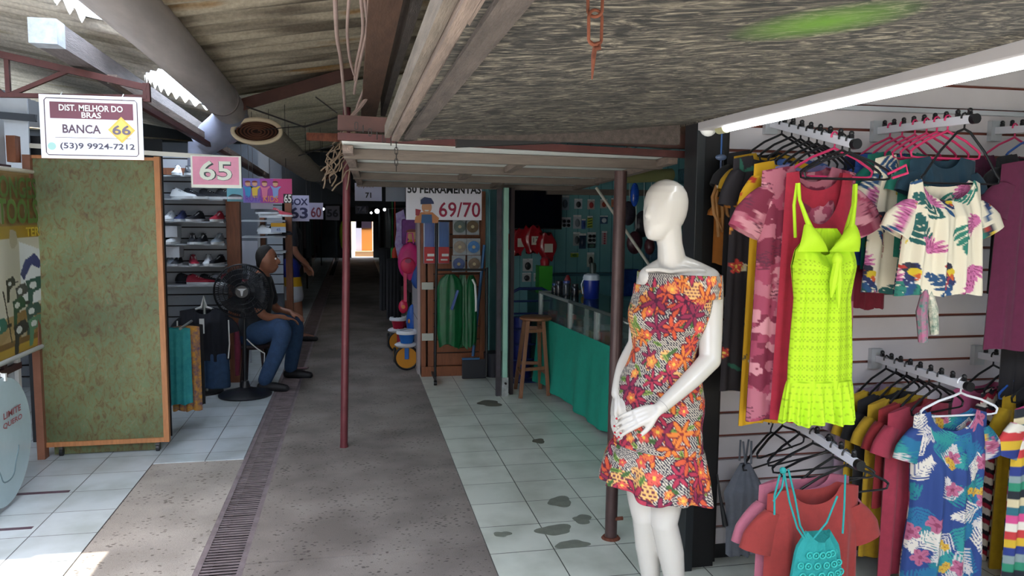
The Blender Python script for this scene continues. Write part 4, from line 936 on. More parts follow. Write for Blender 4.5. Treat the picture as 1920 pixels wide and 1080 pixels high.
# shovel
sv = T('shovel','upright shovel with a blue handle and dark blade by the brown cabinet','shovel',(1.14,7.30,0))
O('handle', MB().cyl((1.115,7.36,.22),(1.235,7.44,1.30),.015,n=10), flat('3a6c9e',.4), sv, smooth=True)
O('blade', MB().bb((1.0,7.30,.01),(1.24,7.32,.20)), flat('25262c',.5), sv, bevel=.01); O('blade_edge', MB().bb((1.0,7.285,.20),(1.17,7.325,.215)), flat('3f6f9a',.4), sv)
O('dust_bin', MB().lathe((1.33,7.42,.004),[(.001,0),(.08,0),(.10,.24),(.001,.24)],20), flat('26262e',.5), smooth=True, label='small dark bin on the floor behind the dark post', cat='bin')
# packaged brush/paint rollers on the cabinet
for i, (px, lb) in enumerate(((805,'left of the two blue and red packs under the tools sign'),(832,'right of the two blue and red packs under the tools sign'))):
    p = aY(px,455,7.38); t = T('blister_pack',lb,'pack',(p.x,7.38,p.z-.2)); w2 = .055
    O('bag', MB().bb((p.x-w2,7.375,p.z-.20),(p.x+w2,7.40,p.z+.20)), flat('b9c2d4',.15), t, bevel=.006)
    O('blue_tool', MB().bb((p.x-w2+.01,7.362,p.z-.04),(p.x+w2-.01,7.378,p.z+.195)), mat('blue_plastic_%d'%i,'2c62a8' if i else '4a64a8',.25,var=.2,vs=5,stretch=(14,1,1)), t)
    O('red_card', MB().bb((p.x-w2+.004,7.364,p.z-.195),(p.x+w2-.004,7.374,p.z-.04)), flat('c0262e',.4), t)
    O('white_print', MB().bb((p.x-.02,7.361,p.z-.13),(p.x+.045,7.365,p.z-.105)), WD['white'], t)
    O('white_print', MB().bb((p.x-.03,7.361,p.z-.17),(p.x+.035,7.365,p.z-.155)), WD['white'], t)
# round discs
k = 0
for px, py, c1, lb in ((862,463,'8f8478','grey disc pack, upper left'),(888,463,'4a7cb4','blue disc pack, upper right'),(860,495,'4a5a86','dark blue disc pack, lower left'),(889,495,'7a6a5a','brown disc pack, lower right'),(862,425,'5a6a66','green grey disc pack, top left'),(886,425,'6a5a44','brown disc pack, top right')):
    p = aY(px,py,7.4); t = T('disc_pack',lb+' on the brown cabinet under the tools sign','disc pack',(p.x,7.4,p.z-.07),'disc packs on the brown cabinet')
    O('wrapper', MB().bb((p.x-.066,7.405,p.z-.078),(p.x+.066,7.412,p.z+.082)), mat('clear_wrap','a6acb0',.12,var=.2,vs=20), t)
    O('disc', MB().cyl((p.x,7.39,p.z),(p.x,7.404,p.z),.058,n=28), mat('disc_'+c1,c1,.3,.3,var=.25,vs=30), t, smooth=True)
    O('hub', MB().cyl((p.x,7.387,p.z),(p.x,7.391,p.z),.016,n=14), flat('c8b890',.4), t)
    k += 1
# framed print board with a cartoon-free generic picture, backpack, bags (children goods)
p0 = aY(772,435,7.9); t = T('picture_bag','purple children bag with a plain smiling face print beside the tools sign','bag',(p0.x,7.9,p0.z-.12))
O('body', MB().bb((p0.x-.10,7.88,p0.z-.13),(p0.x+.10,7.96,p0.z+.13)), mat('purple_cloth','6a2f78',.6,var=.2,vs=12), t, bevel=.02)
O('face_print', MB().prism([(.052*cos(q*pi/10),-.03+.052*sin(q*pi/10)) for q in range(20)],(p0.x,7.879,p0.z),X_,Z_,.002), flat('d8a878',.5), t)
O('hair_print', MB().prism([(.06*cos(q*pi/10),.03*sin(q*pi/10)) for q in range(11)],(p0.x,7.877,p0.z+.0),X_,Z_,.001), flat('7a3a30',.5), t)
O('collar_print', MB().prism([(-.05,-.10),(.05,-.10),(.03,-.075),(-.03,-.075)],(p0.x,7.877,p0.z),X_,Z_,.001), flat('d8a030',.5), t)
p0 = aY(768,490,7.75); t = T('child_backpack','bright pink child backpack hanging above the toy tricycles','backpack',(p0.x,7.75,p0.z-.2))
rings = []
for i in range(13):
    f_ = i/12; a_ = pi*f_; r_ = (sin(a_)**.45)*.115+.002
    rings.append([Vector((p0.x+cos(2*pi*j/24)*r_, p0.y+.055*sin(2*pi*j/24)*(.5+.5*sin(a_)), p0.z+.19-.38*f_)) for j in range(24)])
O('body', MB().loft(rings), mat('pink_pack','c02470',.5,var=.15,vs=10), t, smooth=True)
O('front_pocket', MB().ball((p0.x-.02,p0.y-.05,p0.z-.04),.075,18,10,(1,.5,1.1)), mat('pink_red','cc2c54',.5,var=.15,vs=10), t, smooth=True)
O('face_patch', MB().prism([(.032*cos(q*pi/8),.022*sin(q*pi/8)) for q in range(16)],(p0.x-.02,p0.y-.092,p0.z+.01),X_,Z_,.003), flat('8a3858',.5), t)
O('handle_strap', MB().tube([(p0.x-.03,p0.y,p0.z+.18),(p0.x-.02,p0.y,p0.z+.28),(p0.x+.03,p0.y,p0.z+.28),(p0.x+.04,p0.y,p0.z+.18)],.008,6), flat('d04a94',.5), t, smooth=True)
O('side_wing', MB().ball((p0.x+.06,p0.y-.02,p0.z-.02),.05,14,8,(.7,.5,1.8)), flat('b01c4c',.5), t, smooth=True)
p0 = aY(785,515,7.72); O('blue_pillow', MB().ball((p0.x,7.74,p0.z),.13,20,12,(.62,.35,1.15)), mat('blue_cloth_toy','27509c',.6,var=.15,vs=8), smooth=True, label='blue inflated toy disc hanging behind the pink backpack', cat='toy')
p0 = aY(757,575,7.7); t = T('toy_guitar','crimson toy guitar hanging under the pink backpack','toy guitar',(p0.x,7.7,p0.z-.08))
O('body', MB().ball((p0.x-.005,7.7,p0.z),.062,18,10,(.75,.3,1.1)), flat('c01e48',.3), t, smooth=True); O('neck', MB().bb((p0.x+.0,7.69,p0.z+.05),(p0.x+.03,7.71,p0.z+.34)), flat('c8305c',.4), t); O('sound_hole', MB().cyl((p0.x-.005,7.68,p0.z),(p0.x-.005,7.69,p0.z),.02,n=16), flat('d87a40',.5), t)
p0 = aY(751,430,8.0); O('girl_dress_pack', MB().prism([(-.05,.16),(.03,.2),(.06,.05),(.03,-.05),(.07,-.25),(-.02,-.34),(-.06,-.15),(-.04,0)],(p0.x,8.0,p0.z),X_,Z_,.03), mat('lilac_print','8a6fb4',.5,c2='b8b4d8',vs=18), label='lilac and white costume pack hanging left of the purple bag', cat='costume')
# toy tricycles
def tricycle(lb, x, y, c1, c2, k=1.0):
    t = T('toy_tricycle', lb, 'toy tricycle', (x,y,0))
    wm, hb, yl = flat('1a1a1e',.5), flat(c2,.35), flat('d08a18',.35)
    for (wx,wy,r) in ((x,y,.115*k),(x+.10,y+.42,.07*k),(x-.10,y+.42,.07*k)):
        o = O('wheel', MB().tube([(wx+0,wy+r*cos(2*pi*j/28),r+.012+r*sin(2*pi*j/28)) for j in range(28)],.016,8,closed=True) if 0 else MB().tube([(wx+(r*cos(2*pi*j/28) if wy == y else 0),wy+(0 if wy == y else r*cos(2*pi*j/28)),r+.016+r*sin(2*pi*j/28)) for j in range(28)],.015,8,closed=True), wm, t, smooth=True)
        O('rim', MB().cyl((wx,wy-.012,r+.016),(wx,wy+.012,r+.016),r-.008,n=28) if wy == y else MB().cyl((wx-.012,wy,r+.016),(wx+.012,wy,r+.016),r-.008,n=28), yl, o, smooth=True)
    O('fork', MB().bb((x-.022,y-.035,.12),(x+.022,y-.018,.32)), hb, t, bevel=.006)
    O('fender', MB().ball((x-.01,y-.01,.268*k),.10,18,10,(1.15,.6,.36)), flat('d4d6dc',.3), t, smooth=True)
    O('basket', MB().lathe((x,y-.03,.29*k),[(.001,0),(.062,0),(.085,.10),(.001,.10)],24), hb, t, smooth=True)
    O('basket_rim', MB().lathe((x,y-.03,.385*k),[(.07,0),(.105,0),(.108,.02),(.100,.035),(.07,.035)],24,cap=False), flat('dfe1e6',.3), t, smooth=True)
    O('frame_tube', MB().tube([(x+.02,y+.02,.26),(x+.05,y+.2,.18),(x,y+.42,.10)],.022,10), hb, t, smooth=True)
    O('seat', MB().ball((x+.06,y+.32,.27),.10,16,8,(.9,1,.35)), hb, t, smooth=True)
    O('seat_post', MB().cyl((x+.05,y+.32,.10),(x+.06,y+.32,.26),.02,n=10), hb, t, smooth=True)
    O('handlebar', MB().tube([(x-.09,y+.03,.42),(x-.05,y+.02,.40),(x+.05,y+.02,.40),(x+.09,y+.03,.42)],.010,8), flat('c8cad0',.3), t, smooth=True)
    return t
p0 = aZ(763,692); tricycle('blue and white toy tricycle with a yellow front wheel beside the brown cabinet',.505,7.85,'d','2468b8')
tricycle('red and white toy tricycle with a yellow front wheel behind the blue one',.48,8.85,'d','b01c3c')
p0 = aY(780,605,7.75); O('blue_toy', MB().ball((.60-.0,8.25,.44),.13,18,10,(.55,.8,1.5)), mat('blue_toy_plastic','1f58ac',.4,var=.1,vs=12), smooth=True, label='big blue plush toy sitting behind the tricycles', cat='toy')
O('toy_belly', MB().ball((.56,8.18,.46),.035,12,8,(.6,.5,.8)), flat('d0802a',.5), smooth=True, label='orange toy badge ball leaning on the blue plush', cat='toy')
O('plush_stand', MB().bb((.5,8.12,0.005),(.66,8.36,.26)), flat('3a3f56',.6), label='low dark box the blue plush toy sits on', cat='box')

# ---- stool
st = T('bar_stool','tall brown wooden bar stool in front of the green cloth counter','stool',(1.56,6.72,0))
sw = mat('stool_wood','8a5c40',.45,var=.15,vs=8,stretch=(9,9,1.3))
O('seat', MB().lathe((1.58,6.68,.665),[(.001,0),(.135,0),(.146,.008),(.146,.022),(.135,.030),(.001,.030)],32), sw, st, smooth=True)
ft = [(1.40,6.47),(1.665,6.53),(1.655,6.80),(1.43,6.84)]
for (x,y) in ft:
    top_ = Vector((1.58+(x-1.58)*.55,6.68+(y-6.68)*.55,.67)); O('leg', MB().bar((x,y,.004),top_,.032,.032,(1,0,0)), sw, st, bevel=.003)
def at_leg(i, z): x,y = ft[i]; f_ = z/.67; return Vector((x+(1.58+(x-1.58)*.55-x)*f_, y+(6.68+(y-6.68)*.55-y)*f_, z))
for (a,b,z) in ((0,1,.25),(2,3,.25),(1,2,.20),(3,0,.20),(0,1,.58),(2,3,.58),(1,2,.60)):
    O('stretcher', MB().bar(at_leg(a,z),at_leg(b,z),.018,.028), sw, st)
# ---- blue hand truck by the counter
ht = T('hand_truck','dark blue tubular hand truck standing behind the stool','hand truck',(1.65,7.2,0))
nb = flat('1c2c5e',.3)
O('frame', MB().tube([(1.45,7.2,.02),(1.45,7.22,.80),(1.48,7.22,.86),(1.54,7.22,.89),(1.76,7.22,.89),(1.82,7.22,.86),(1.85,7.22,.80),(1.85,7.2,.02)],.015,10), nb, ht, smooth=True)
for z in (.2,.35,.5,.65,.77): O('rung', MB().cyl((1.45,7.21,z),(1.85,7.21,z),.010,n=8), nb, ht, smooth=True)
O('plate', MB().bb((1.45,7.05,.006),(1.85,7.2,.018)), nb, ht)
O('blue_drum', MB().cyl((1.60,7.34,.004),(1.60,7.34,.6),.09,n=20), flat('1a2468',.4), smooth=True, label='dark blue drum behind the stool and hand truck', cat='drum')
# ---- glass counter with green cloth
tb = T('glass_counter','long glass display counter whose lower half is draped in green cloth','counter',(2.0,5.9,0))
xa, xb_, ya, yb = 1.80, 2.32, 4.30, 6.95
def fx_(y): return 1.67+(6.95-y)*.085*.9
glass = mat('display_glass','a8c8c4',.03,trans=.92,alpha=.45); alu = flat('b4bcb8',.3,metal=.6); alud = flat('59605e',.4,metal=.4)
P0, P1 = Vector((fx_(6.95),6.95,0)), Vector((fx_(4.3),4.30,0)); Q0, Q1 = P0+Vector((.52,0,0)), P1+Vector((.52,0,0))
zt, zm = .875, .66
def slab(a,b,c,d,z0,z1): return MB().add([(*p.xy,z0) for p in (a,b,c,d)]+[(*p.xy,z1) for p in (a,b,c,d)],[(3,2,1,0),(4,5,6,7),(0,1,5,4),(1,2,6,5),(2,3,7,6),(3,0,4,7)])
O('top_glass', slab(P0,P1,Q1,Q0,zt,zt+.008), mat('counter_top_glass','3f6660',.04,trans=.5,alpha=.85), tb)
O('front_glass', slab(P0+Vector((.012,0,0)),P1+Vector((.012,0,0)),P1+Vector((.018,0,0)),P0+Vector((.018,0,0)),zm-.35,zt), glass, tb)
O('shelf', slab(P0+Vector((.03,0,0)),P1+Vector((.03,0,0)),Q1-Vector((.03,0,0)),Q0-Vector((.03,0,0)),zm-.06,zm-.04), mat('shelf_bluegreen','7fa8a4',.3), tb)
O('base', slab(P0+Vector((.03,-.03,0)),P1+Vector((.03,.03,0)),Q1-Vector((.03,-.03,0)),Q0-Vector((.03,.03,0)),.06,zm-.08), flat('3c4648',.6), tb)
for p in (P0,P0.lerp(P1,.30),P0.lerp(P1,.52),P1): 
    O('upright', MB().bb((p.x+.0,p.y-.02,zm-.02),(p.x+.03,p.y+.02,zt)), alu, tb)
O('top_rim', MB().bar(P0+Vector((.01,0,zt+.01)),P0.lerp(P1,.30)+Vector((.01,0,zt+.01)),.022,.022), alu, tb); O('top_rim_dark', MB().bar(P0.lerp(P1,.30)+Vector((.01,0,zt+.012)),P1+Vector((.01,0,zt+.012)),.022,.020), alud, tb)
O('end_rim', MB().bar(P0+Vector((0,0,zt+.01)),Q0+Vector((0,0,zt+.01)),.022,.022), alu, tb)
for p in (P0.lerp(P1,.05),P0.lerp(P1,.5),P0.lerp(P1,.9)): O('foot', MB().bb((p.x+.03,p.y-.03,.004),(p.x+.08,p.y+.03,.062)), bkm, tb)
# cloth
rings = []; ny = 120
for i in range(13):
    f_ = i/12; r = []
    for j in range(ny+1):
        u = j/ny; p = P0.lerp(P1,u); z = zm+.005-f_*(.615-.02*sin(u*9)); fold = .018*f_*sin(u*34)+.012*f_*sin(u*61+1)+.03*max(0,f_-.2)*sin(u*11+2)**2
        r.append(Vector((p.x-.006-fold-.02*f_,p.y,z)))
    rings.append(r)
mb = MB().loft(rings,cap=False,closed=False)
O('draped_cloth', mb, mat('green_cloth','0f8a72',.8,var=.06,vs=20,bump=.1,bs=300), label='teal green cloth draped over the lower front of the glass counter', cat='cloth', smooth=True, sharp=0)
O('cloth_end', MB().add([tuple(P0+Vector((-.006,.012,zm))),tuple(Q0+Vector((0,.012,zm))),tuple(Q0+Vector((0,.012,.05))),tuple(P0+Vector((-.03,.012,.05)))],[(0,1,2,3)]), _M['green_cloth'], tb)
# goods inside the glass counter
rnd = random.Random(11)
gcol = ('9a3a3a','b0b4ae','3a4a6a','c8b88a','6a6a70','b8442e','cfd2cc','44603e')
nm_g = ('dark red','pale grey','navy','beige','grey','orange red','off-white','olive')
for k in range(24):
    u = .04+k/24*.93; p = P0.lerp(P1,u); ci = (k*5+k//8) % 8; w_, d_, h_ = rnd.uniform(.05,.09), rnd.uniform(.08,.14), rnd.uniform(.03,.11)
    px_ = p.x+.10+(k%2)*.14
    O('boxed_tool', MB().bb((px_-w_/2,p.y-.045,zm-.04),(px_+w_/2,p.y+.045,zm-.04+h_)), flat(gcol[ci],.4), label='small %s box in the glass counter, %d%s from the stool end' % (nm_g[ci], k+1, {1:'st',2:'nd',3:'rd'}.get((k+1)%10 if k+1 > 20 or k < 3 else 0,'th')), cat='box', group='boxes in the glass counter', bevel=.003)
# white trays in the glass
O('white_divider', MB().bb((P0.lerp(P1,.42).x+.03,P0.lerp(P1,.42).y-.02,zm-.04),(P0.lerp(P1,.42).x+.05,P0.lerp(P1,.42).y+.03,zt-.01)), flat('c3c9c0',.4), tb)
# on the counter: jars, jug
def jug(x, y):
    t = T('water_jug','blue insulated water jug with a white lid on the glass counter','jug',(x,y,zt+.008))
    z = zt+.009
    O('body', MB().lathe((x,y,z),[(.001,0),(.062,0),(.066,.01),(.070,.16),(.001,.16)],28), mat('jug_blue','1b2f8c',.3), t, smooth=True)
    O('lid', MB().lathe((x,y,z+.16),[(.001,0),(.072,0),(.074,.02),(.066,.045),(.040,.055),(.001,.058)],28), flat('c8d4de',.35), t, smooth=True)
    O('cap', MB().lathe((x+.01,y,z+.217),[(.001,0),(.028,0),(.030,.07),(.022,.09),(.001,.09)],18), flat('33403c',.4), t, smooth=True)
    O('handle', MB().tube([(x-.07,y,z+.17),(x-.09,y,z+.12),(x-.075,y,z+.04)],.006,8), flat('c8d4de',.35), t, smooth=True)
p = aY(1105,520,6.38); jug(p.x+.02,6.38)
for k, (px, py, y, c1, r, h, lb) in enumerate(((1048,540,6.75,'2a2d33',.038,.10,'dark jar with clear wall'),(1062,545,6.65,'3a4148',.036,.11,'grey jar'),(1078,545,6.55,'1f232a',.034,.09,'black small jar'),(1040,548,6.85,'24282e',.03,.07,'low black jar'))):
    p = aY(px,py,y); x = max(p.x, fx_(y)+.07); t = T('glass_jar',lb+' on the counter, '+('left of the blue lidded one','behind the blue lidded jar','nearest the water jug','at the far corner of the counter')[k],'jar',(x,y,zt+.008),'jars on the glass counter')
    O('body', MB().lathe((x,y,zt+.009),[(.001,0),(r,0),(r,h*.8),(r*.8,h),(.001,h)],18), mat('jar_'+c1,c1,.12,var=.4,vs=60), t, smooth=True); O('lid', MB().lathe((x,y,zt+.009+h),[(.001,0),(r*.85,0),(r*.85,.02),(.001,.02)],18), flat(('31353c','3c4f94','2a2a2e','17407a')[k],.3), t, smooth=True)
O('yellow_roll', MB().cyl((2.02,6.62,zt+.05),(2.06,6.68,zt+.05),.045,n=20), flat('c89c1c',.4), smooth=True, label='yellow tape roll standing on the counter left of the water jug', cat='tape roll')
O('red_bottle', MB().lathe((1.93,6.9,zt+.009),[(.001,0),(.03,0),(.03,.12),(.012,.16),(.001,.16)],16), flat('a02a30',.3), smooth=True, label='small red bottle at the back of the counter', cat='bottle')
p = aY(1025,522,7.6); O('green_box', MB().bb((p.x-.08,7.6,.80),(p.x+.06,7.75,1.08)), flat('3a9a2c',.4), label='bright green carton standing left of the jars', cat='carton'); 
O('green_box_stand', MB().bb((p.x-.12,7.55,.004),(p.x+.5,7.95,.80)), flat('2c5a58',.6), label='low dark teal cabinet behind the counter end', cat='cabinet')
O('red_jar', MB().lathe((p.x-.0,7.68,1.08),[(.001,0),(.045,0),(.05,.05),(.03,.08),(.001,.08)],18), flat('b02430',.3), smooth=True, label='round red jar on top of the green carton', cat='jar')
# TV
tv = T('television','black wall mounted flat television in the teal stall','television',(1.85,7.9,1.45))
a = aY(958,357,7.95); b = aY(1052,428,7.95)
O('screen', MB().bb((a.x,7.95,b.z),(b.x,7.99,a.z)), mat('tv_glass','020412',.12), tv, bevel=.004)
O('bezel', MB().bb((a.x-.008,7.955,b.z-.012),(b.x+.008,7.995,a.z+.008)), bkm, tv); O('mount', MB().bb(((a.x+b.x)/2-.05,7.99,(a.z+b.z)/2-.05),((a.x+b.x)/2+.05,8.26,(a.z+b.z)/2+.05)), bkm, tv)
# red bags
for k, (px, py, s, lb) in enumerate(((972,452,1.0,'shiny red bag hanging leftmost below the television'),(998,448,1.1,'shiny red bag with a 12 tag hanging below the television'),(1022,462,1.0,'shiny red bag hanging rightmost below the television'))):
    p = aY(px,py,8.0-.05*k); t = T('red_bag',lb,'bag',(p.x,p.y,p.z-.12),'red bags under the television')
    rings = []
    for i in range(10):
        f_ = i/9; w_ = .115*s*(.55+.45*sin(pi*min(1,f_*1.1)))
        rings.append([Vector((p.x+cos(2*pi*j/20)*w_+.03*f_*(k-1), p.y+.05*sin(2*pi*j/20)*(1+.2*sin(5*j)), p.z+.13-.27*f_+.02*sin(j*1.3+k)*(1 if i in (0,9) else .3))) for j in range(20)])
    O('body', MB().loft(rings), mat('red_vinyl','a41c28',.2,var=.25,vs=14,coat=.5), t, smooth=True)
    O('tag', MB().bb((p.x-.02,p.y-.058,p.z-.06),(p.x+.07,p.y-.054,p.z+.03)), flat('c8c2b4',.5), t)
    if k == 1: text('12',.05,(p.x+.025,p.y-.060,p.z-.01),X_,Z_,flat('2a2a2a'),t)
# blister cards on the teal wall, one thing each
cards = [(1060,380,.09,.16,'8fa0b0','3f5060','pale grey strip card'),(1085,382,.09,.11,'c4ccd4','2a2c34','white card with a black tool'),(1109,383,.08,.11,'c8b4b0','b03a3a','white card with a red and yellow picture'),(1133,382,.08,.10,'c0b4b0','b0442e','white card with a red and blue print'),(1152,380,.06,.10,'c88a6a','a03a2a','orange card half behind the brown post'),
 (1062,417,.11,.11,'b4bcc4','26282e','grey card with four black wheels'),(1083,416,.09,.15,'bcc6cc','7a8890','silver bag of small parts'),(1095,420,.045,.11,'4a6ab0','2c4a9a','narrow blue card'),(1107,416,.06,.13,'a8b84a','33502a','yellow and black tape card'),(1133,412,.09,.09,'3c5a7a','c8d0d8','navy and white card'),
 (1082,448,.08,.15,'a0a8a8','505a60','faded grey card'),(1093,452,.08,.17,'26405a','1c2c44','dark blue phone case card'),(1110,445,.10,.11,'b8c4c4','22262c','white card with two black fittings'),(1134,446,.06,.15,'b8a8ac','b04450','card with a column of pink buttons'),(1110,460,.09,.06,'2c3a3c','4a6a5c','dark green low card'),
 (990,497,.11,.14,'c2c6c4','2a2c30','upper white hardware card left of the green carton'),(988,520,.10,.10,'c2c6c4','2a2c30','lower white hardware card left of the green carton'),(1008,520,.08,.09,'c8cac8','3a3a3c','lower right white hardware card by the green carton'),(1078,478,.09,.05,'8aa838','4a7a2a','lime green scrubbing pad card'),(1108,487,.08,.16,'b8c0b4','3a3a34','card with a dark coffee coloured tool')]
for i, (px, py, w_, h_, c1, c2, lb) in enumerate(cards):
    p = aY(px,py,8.20); t = T('product_card',lb+' hanging on the teal wall','product card',(p.x,8.2,p.z-h_/2),'product cards on the teal wall')
    O('card', MB().bb((p.x-w_/2,8.215,p.z-h_/2),(p.x+w_/2,8.22,p.z+h_/2)), flat(c1,.4), t)
    O('header', MB().bb((p.x-w_/2,8.2125,p.z+h_*.36),(p.x+w_/2,8.215,p.z+h_/2)), flat('dfe2e2',.4), t)
    if i in (5,12): 
        for sx in (-1,1):
            for sz in (-1,1): O('part', MB().cyl((p.x+sx*w_*.22,8.19,p.z-.01+sz*h_*.2),(p.x+sx*w_*.22,8.215,p.z-.01+sz*h_*.2),.018,n=14), flat(c2,.3), t, smooth=True)
    elif i == 13:
        for q in range(5): O('button', MB().cyl((p.x,8.20,p.z-.06+q*.026),(p.x,8.215,p.z-.06+q*.026),.010,n=12), flat(c2,.4), t, smooth=True)
    elif i == 8:
        for q in range(4): O('stripe', MB().bar((p.x-w_*.4,8.212,p.z-.055+q*.03),(p.x+w_*.4,8.212,p.z-.045+q*.03),.006,.010), flat(c2,.4), t)
    else: O('goods', MB().ball((p.x,8.205,p.z-h_*.08),.5,14,8,(w_*.62,.03,h_*.6)), flat(c2,.3), t, smooth=True)
    O('peg', MB().cyl((p.x,8.18,p.z+h_*.44),(p.x,8.25,p.z+h_*.44),.003,n=6), alu, t)
# right part of the wall behind brown post & mannequin: dark packs, blue bottles
dkp = [(1178,400,.16,.24,'3a3440','dark violet bundle of bags'),(1205,420,.17,.26,'2e2a34','black bundle of bags'),(1190,455,.16,.22,'4a2a34','dark wine bundle of bags'),(1218,462,.10,.16,'5a3038','maroon pack')]
for i, (px, py, w_, h_, c1, lb) in enumerate(dkp):
    p = aY(px,py,7.2-.1*i); t = T('bag_bundle',lb+' hanging behind the brown post','bag bundle',(p.x,p.y,p.z-h_/2),'dark bundles behind the brown post')
    O('bundle', MB().ball((p.x,p.y,p.z),.5,16,10,(w_,.10,h_)), mat('bundle_'+c1,c1,.3,var=.4,vs=25,bump=.6,bs=30), t, smooth=True)
    O('hook', MB().tube([(p.x,p.y,p.z+h_*.45),(p.x+.01,p.y,p.z+h_*.6),(p.x,p.y+.02,2.42)],.003,5), alu, t)
p = aY(1190,365,6.2); t = T('blue_pouch','bright blue shiny pouch hung on a wire between the post and the mannequin','pouch',(p.x,6.2,p.z-.08)); O('pouch', MB().ball((p.x,6.2,p.z),.5,16,10,(.075,.06,.20)), mat('blue_foil','2450b8',.15,var=.3,vs=20), t, smooth=True); O('string', MB().tube([(p.x,6.2,p.z+.09),(p.x+.01,6.2,2.45)],.003,5), flat('3a5aa8',.4), t)
for i,(px,py,c1,h_,lb) in enumerate(((1232,470,'5a7a9a',.22,'clear blue packaged board hanging just left of the mannequin neck'),(1182,530,'26468a',.30,'deep blue packaged goods low behind the brown post'),(1172,585,'2c5a9a',.16,'blue package on the far wall low behind the brown post'),(1295,330,'5a8090',.16,'grey blue packet at the top of the wall right of the mannequin head'))):
    p = aY(px,py,8.1); O('wall_pack', MB().bb((p.x-.09,8.08,p.z-h_/2),(p.x+.09,8.25,p.z+h_/2)), mat('pack_'+c1,c1,.15,var=.35,vs=16), label=lb, cat='pack', bevel=.01)
# white slanted pole, thin sticks
wp0, wp1 = aY(1118,352,6.0), aY(1240,530,5.6); wp1 = wp0+(wp1-wp0)*((wp0.z-.90)/(wp0.z-wp1.z))
O('white_pole', MB().cyl(wp0,wp1,.012,n=10), flat('c9c6b8',.5), smooth=True, label='pale slanted stick leaning behind the brown post', cat='stick')
O('wall_ledge', MB().bb((2.0,8.12,.93),(4.5,8.25,.96)), flat('3f6a78',.4), label='narrow teal ledge along the back wall of the tools stall', cat='ledge')
O('teal_beam', MB().bar((1.44,3.42,1.955),(2.10,7.3,1.93),.05,.06), mat('teal_beam','7fc4c8',.5), label='turquoise painted beam above the counter along the tools stall front', cat='beam')
O('teal_lintel', MB().bb((1.9,7.6,1.80),(4.5,7.66,1.86)), WD['batten'], label='pale brown wooden lintel in front of the teal wall', cat='beam')
t = T('roller_sign','rolled yellow brown tube lying on the beam left of the black column','tube',(2.3,5.3,1.85)); O('tube', MB().cyl((2.05,5.8,1.90),(2.5,5.9,1.93),.05,n=16), flat('8a8a5a',.6), t, smooth=True); O('hanging_bracket', MB().bb((2.1,5.83,1.94),(2.13,5.86,2.46)), alu, t)
# ================================================================ CLOTHES STALL: arms, hangers, garments
hk_m = dict(black=flat('18181b',.3), pink=flat('d8386c',.3), white=flat('e6e6ea',.3), blue=flat('2c56a0',.3))
def arm(x, z0, z1, y1, lb, n=9):
    t = T('peg_rail', lb, 'peg rail', (x,3.24,z0))
    a, b = Vector((x,3.24,z0)), Vector((x,y1,z1))
    O('bar', MB().bar(a,b,.020,.034), flat('dcdce4',.3), t, bevel=.003)
    O('bracket', MB().bb((x-.03,3.225,z0-.05),(x+.03,3.253,z0+.045)), flat('c4c8cc',.35,metal=.4), t)
    O('end_stop', MB().cyl(b+Vector((0,.01,0)),b-Vector((0,.012,0)),.020,n=16), hk_m['black'], t, smooth=True)
    for k in range(n):
        p = a.lerp(b,(k+.8)/(n+.2)); m_ = MB().bb((x-.008,p.y-.006,p.z+.016),(x+.008,p.y+.006,p.z+.030)); m_.ball((x,p.y,p.z+.036),.010,8,6)
        O('peg', m_, hk_m['black'], t, smooth=True)
    return a, b
A0, A1 = arm(1.84,2.03,1.885,2.62,'white display arm with black pegs left of the two upper arms, sloping down')
B0, B1 = arm(2.385,2.01,2.0,2.66,'white display arm with black pegs holding the parrot print blouses')
C0, C1 = arm(3.02,2.03,2.00,2.72,'white display arm at the upper right edge holding maroon clothes')
D0, D1 = arm(1.84,.76,.69,2.50,'white display arm low in front, hidden under the lime dress hem')
E0, E1 = arm(2.44,.94,.93,2.66,'white display arm with black pegs above the blue tropical dress')
F0, F1 = arm(3.01,.94,.95,2.66,'white display arm with black pegs above the zigzag and rainbow clothes')
def hanger(x, y, z, w, col, lb, yaw=0.0, group=None, drop=.085, bar=True, tilt=0.0):
    """z is the top of the hook; returns shoulder height"""
    t = T('clothes_hanger', lb, 'hanger', (x,y,z-.12), group)
    h = w/2; r = .0042
    R = lambda p: Vector((x,y,z))+rot2(p,yaw)
    neck = [R((.0+.016*cos(a),0,-.016+.016*sin(a))) for a in [pi*.95-k*pi*1.3/8 for k in range(9)]][::1]
    O('hook', MB().tube([R((-.017,0,-.022)),R((-.017,0,-.014)),R((-.010,0,-.003)),R((0,0,.001)),R((.012,0,-.006)),R((.016,0,-.018)),R((.010,0,-.034)),R((.001,0,-.046)),R((0,0,-.062))],r*.9,7), hk_m[col], t, smooth=True)
    zt_ = -.062; ze = zt_-drop+tilt
    arm_ = [R((-h,0,ze-.004)),R((-h*.93,0,ze+.008)),R((-h*.55,0,zt_-drop*.45)),R((-h*.16,0,zt_-.012)),R((0,0,zt_)),R((h*.16,0,zt_-.012)),R((h*.55,0,zt_-drop*.45)),R((h*.93,0,ze+.008)),R((h,0,ze-.004))]
    O('shoulders', MB().tube(arm_,[r*1.25]*9,7), hk_m[col], t, smooth=True)
    if bar:
        O('trouser_bar', MB().tube([R((-h,0,ze-.004)),R((-h*.97,0,ze-.022)),R((-h*.85,0,ze-.026)),R((h*.85,0,ze-.026)),R((h*.97,0,ze-.022)),R((h,0,ze-.004))],r,7), hk_m[col], t, smooth=True)
    return z+ze
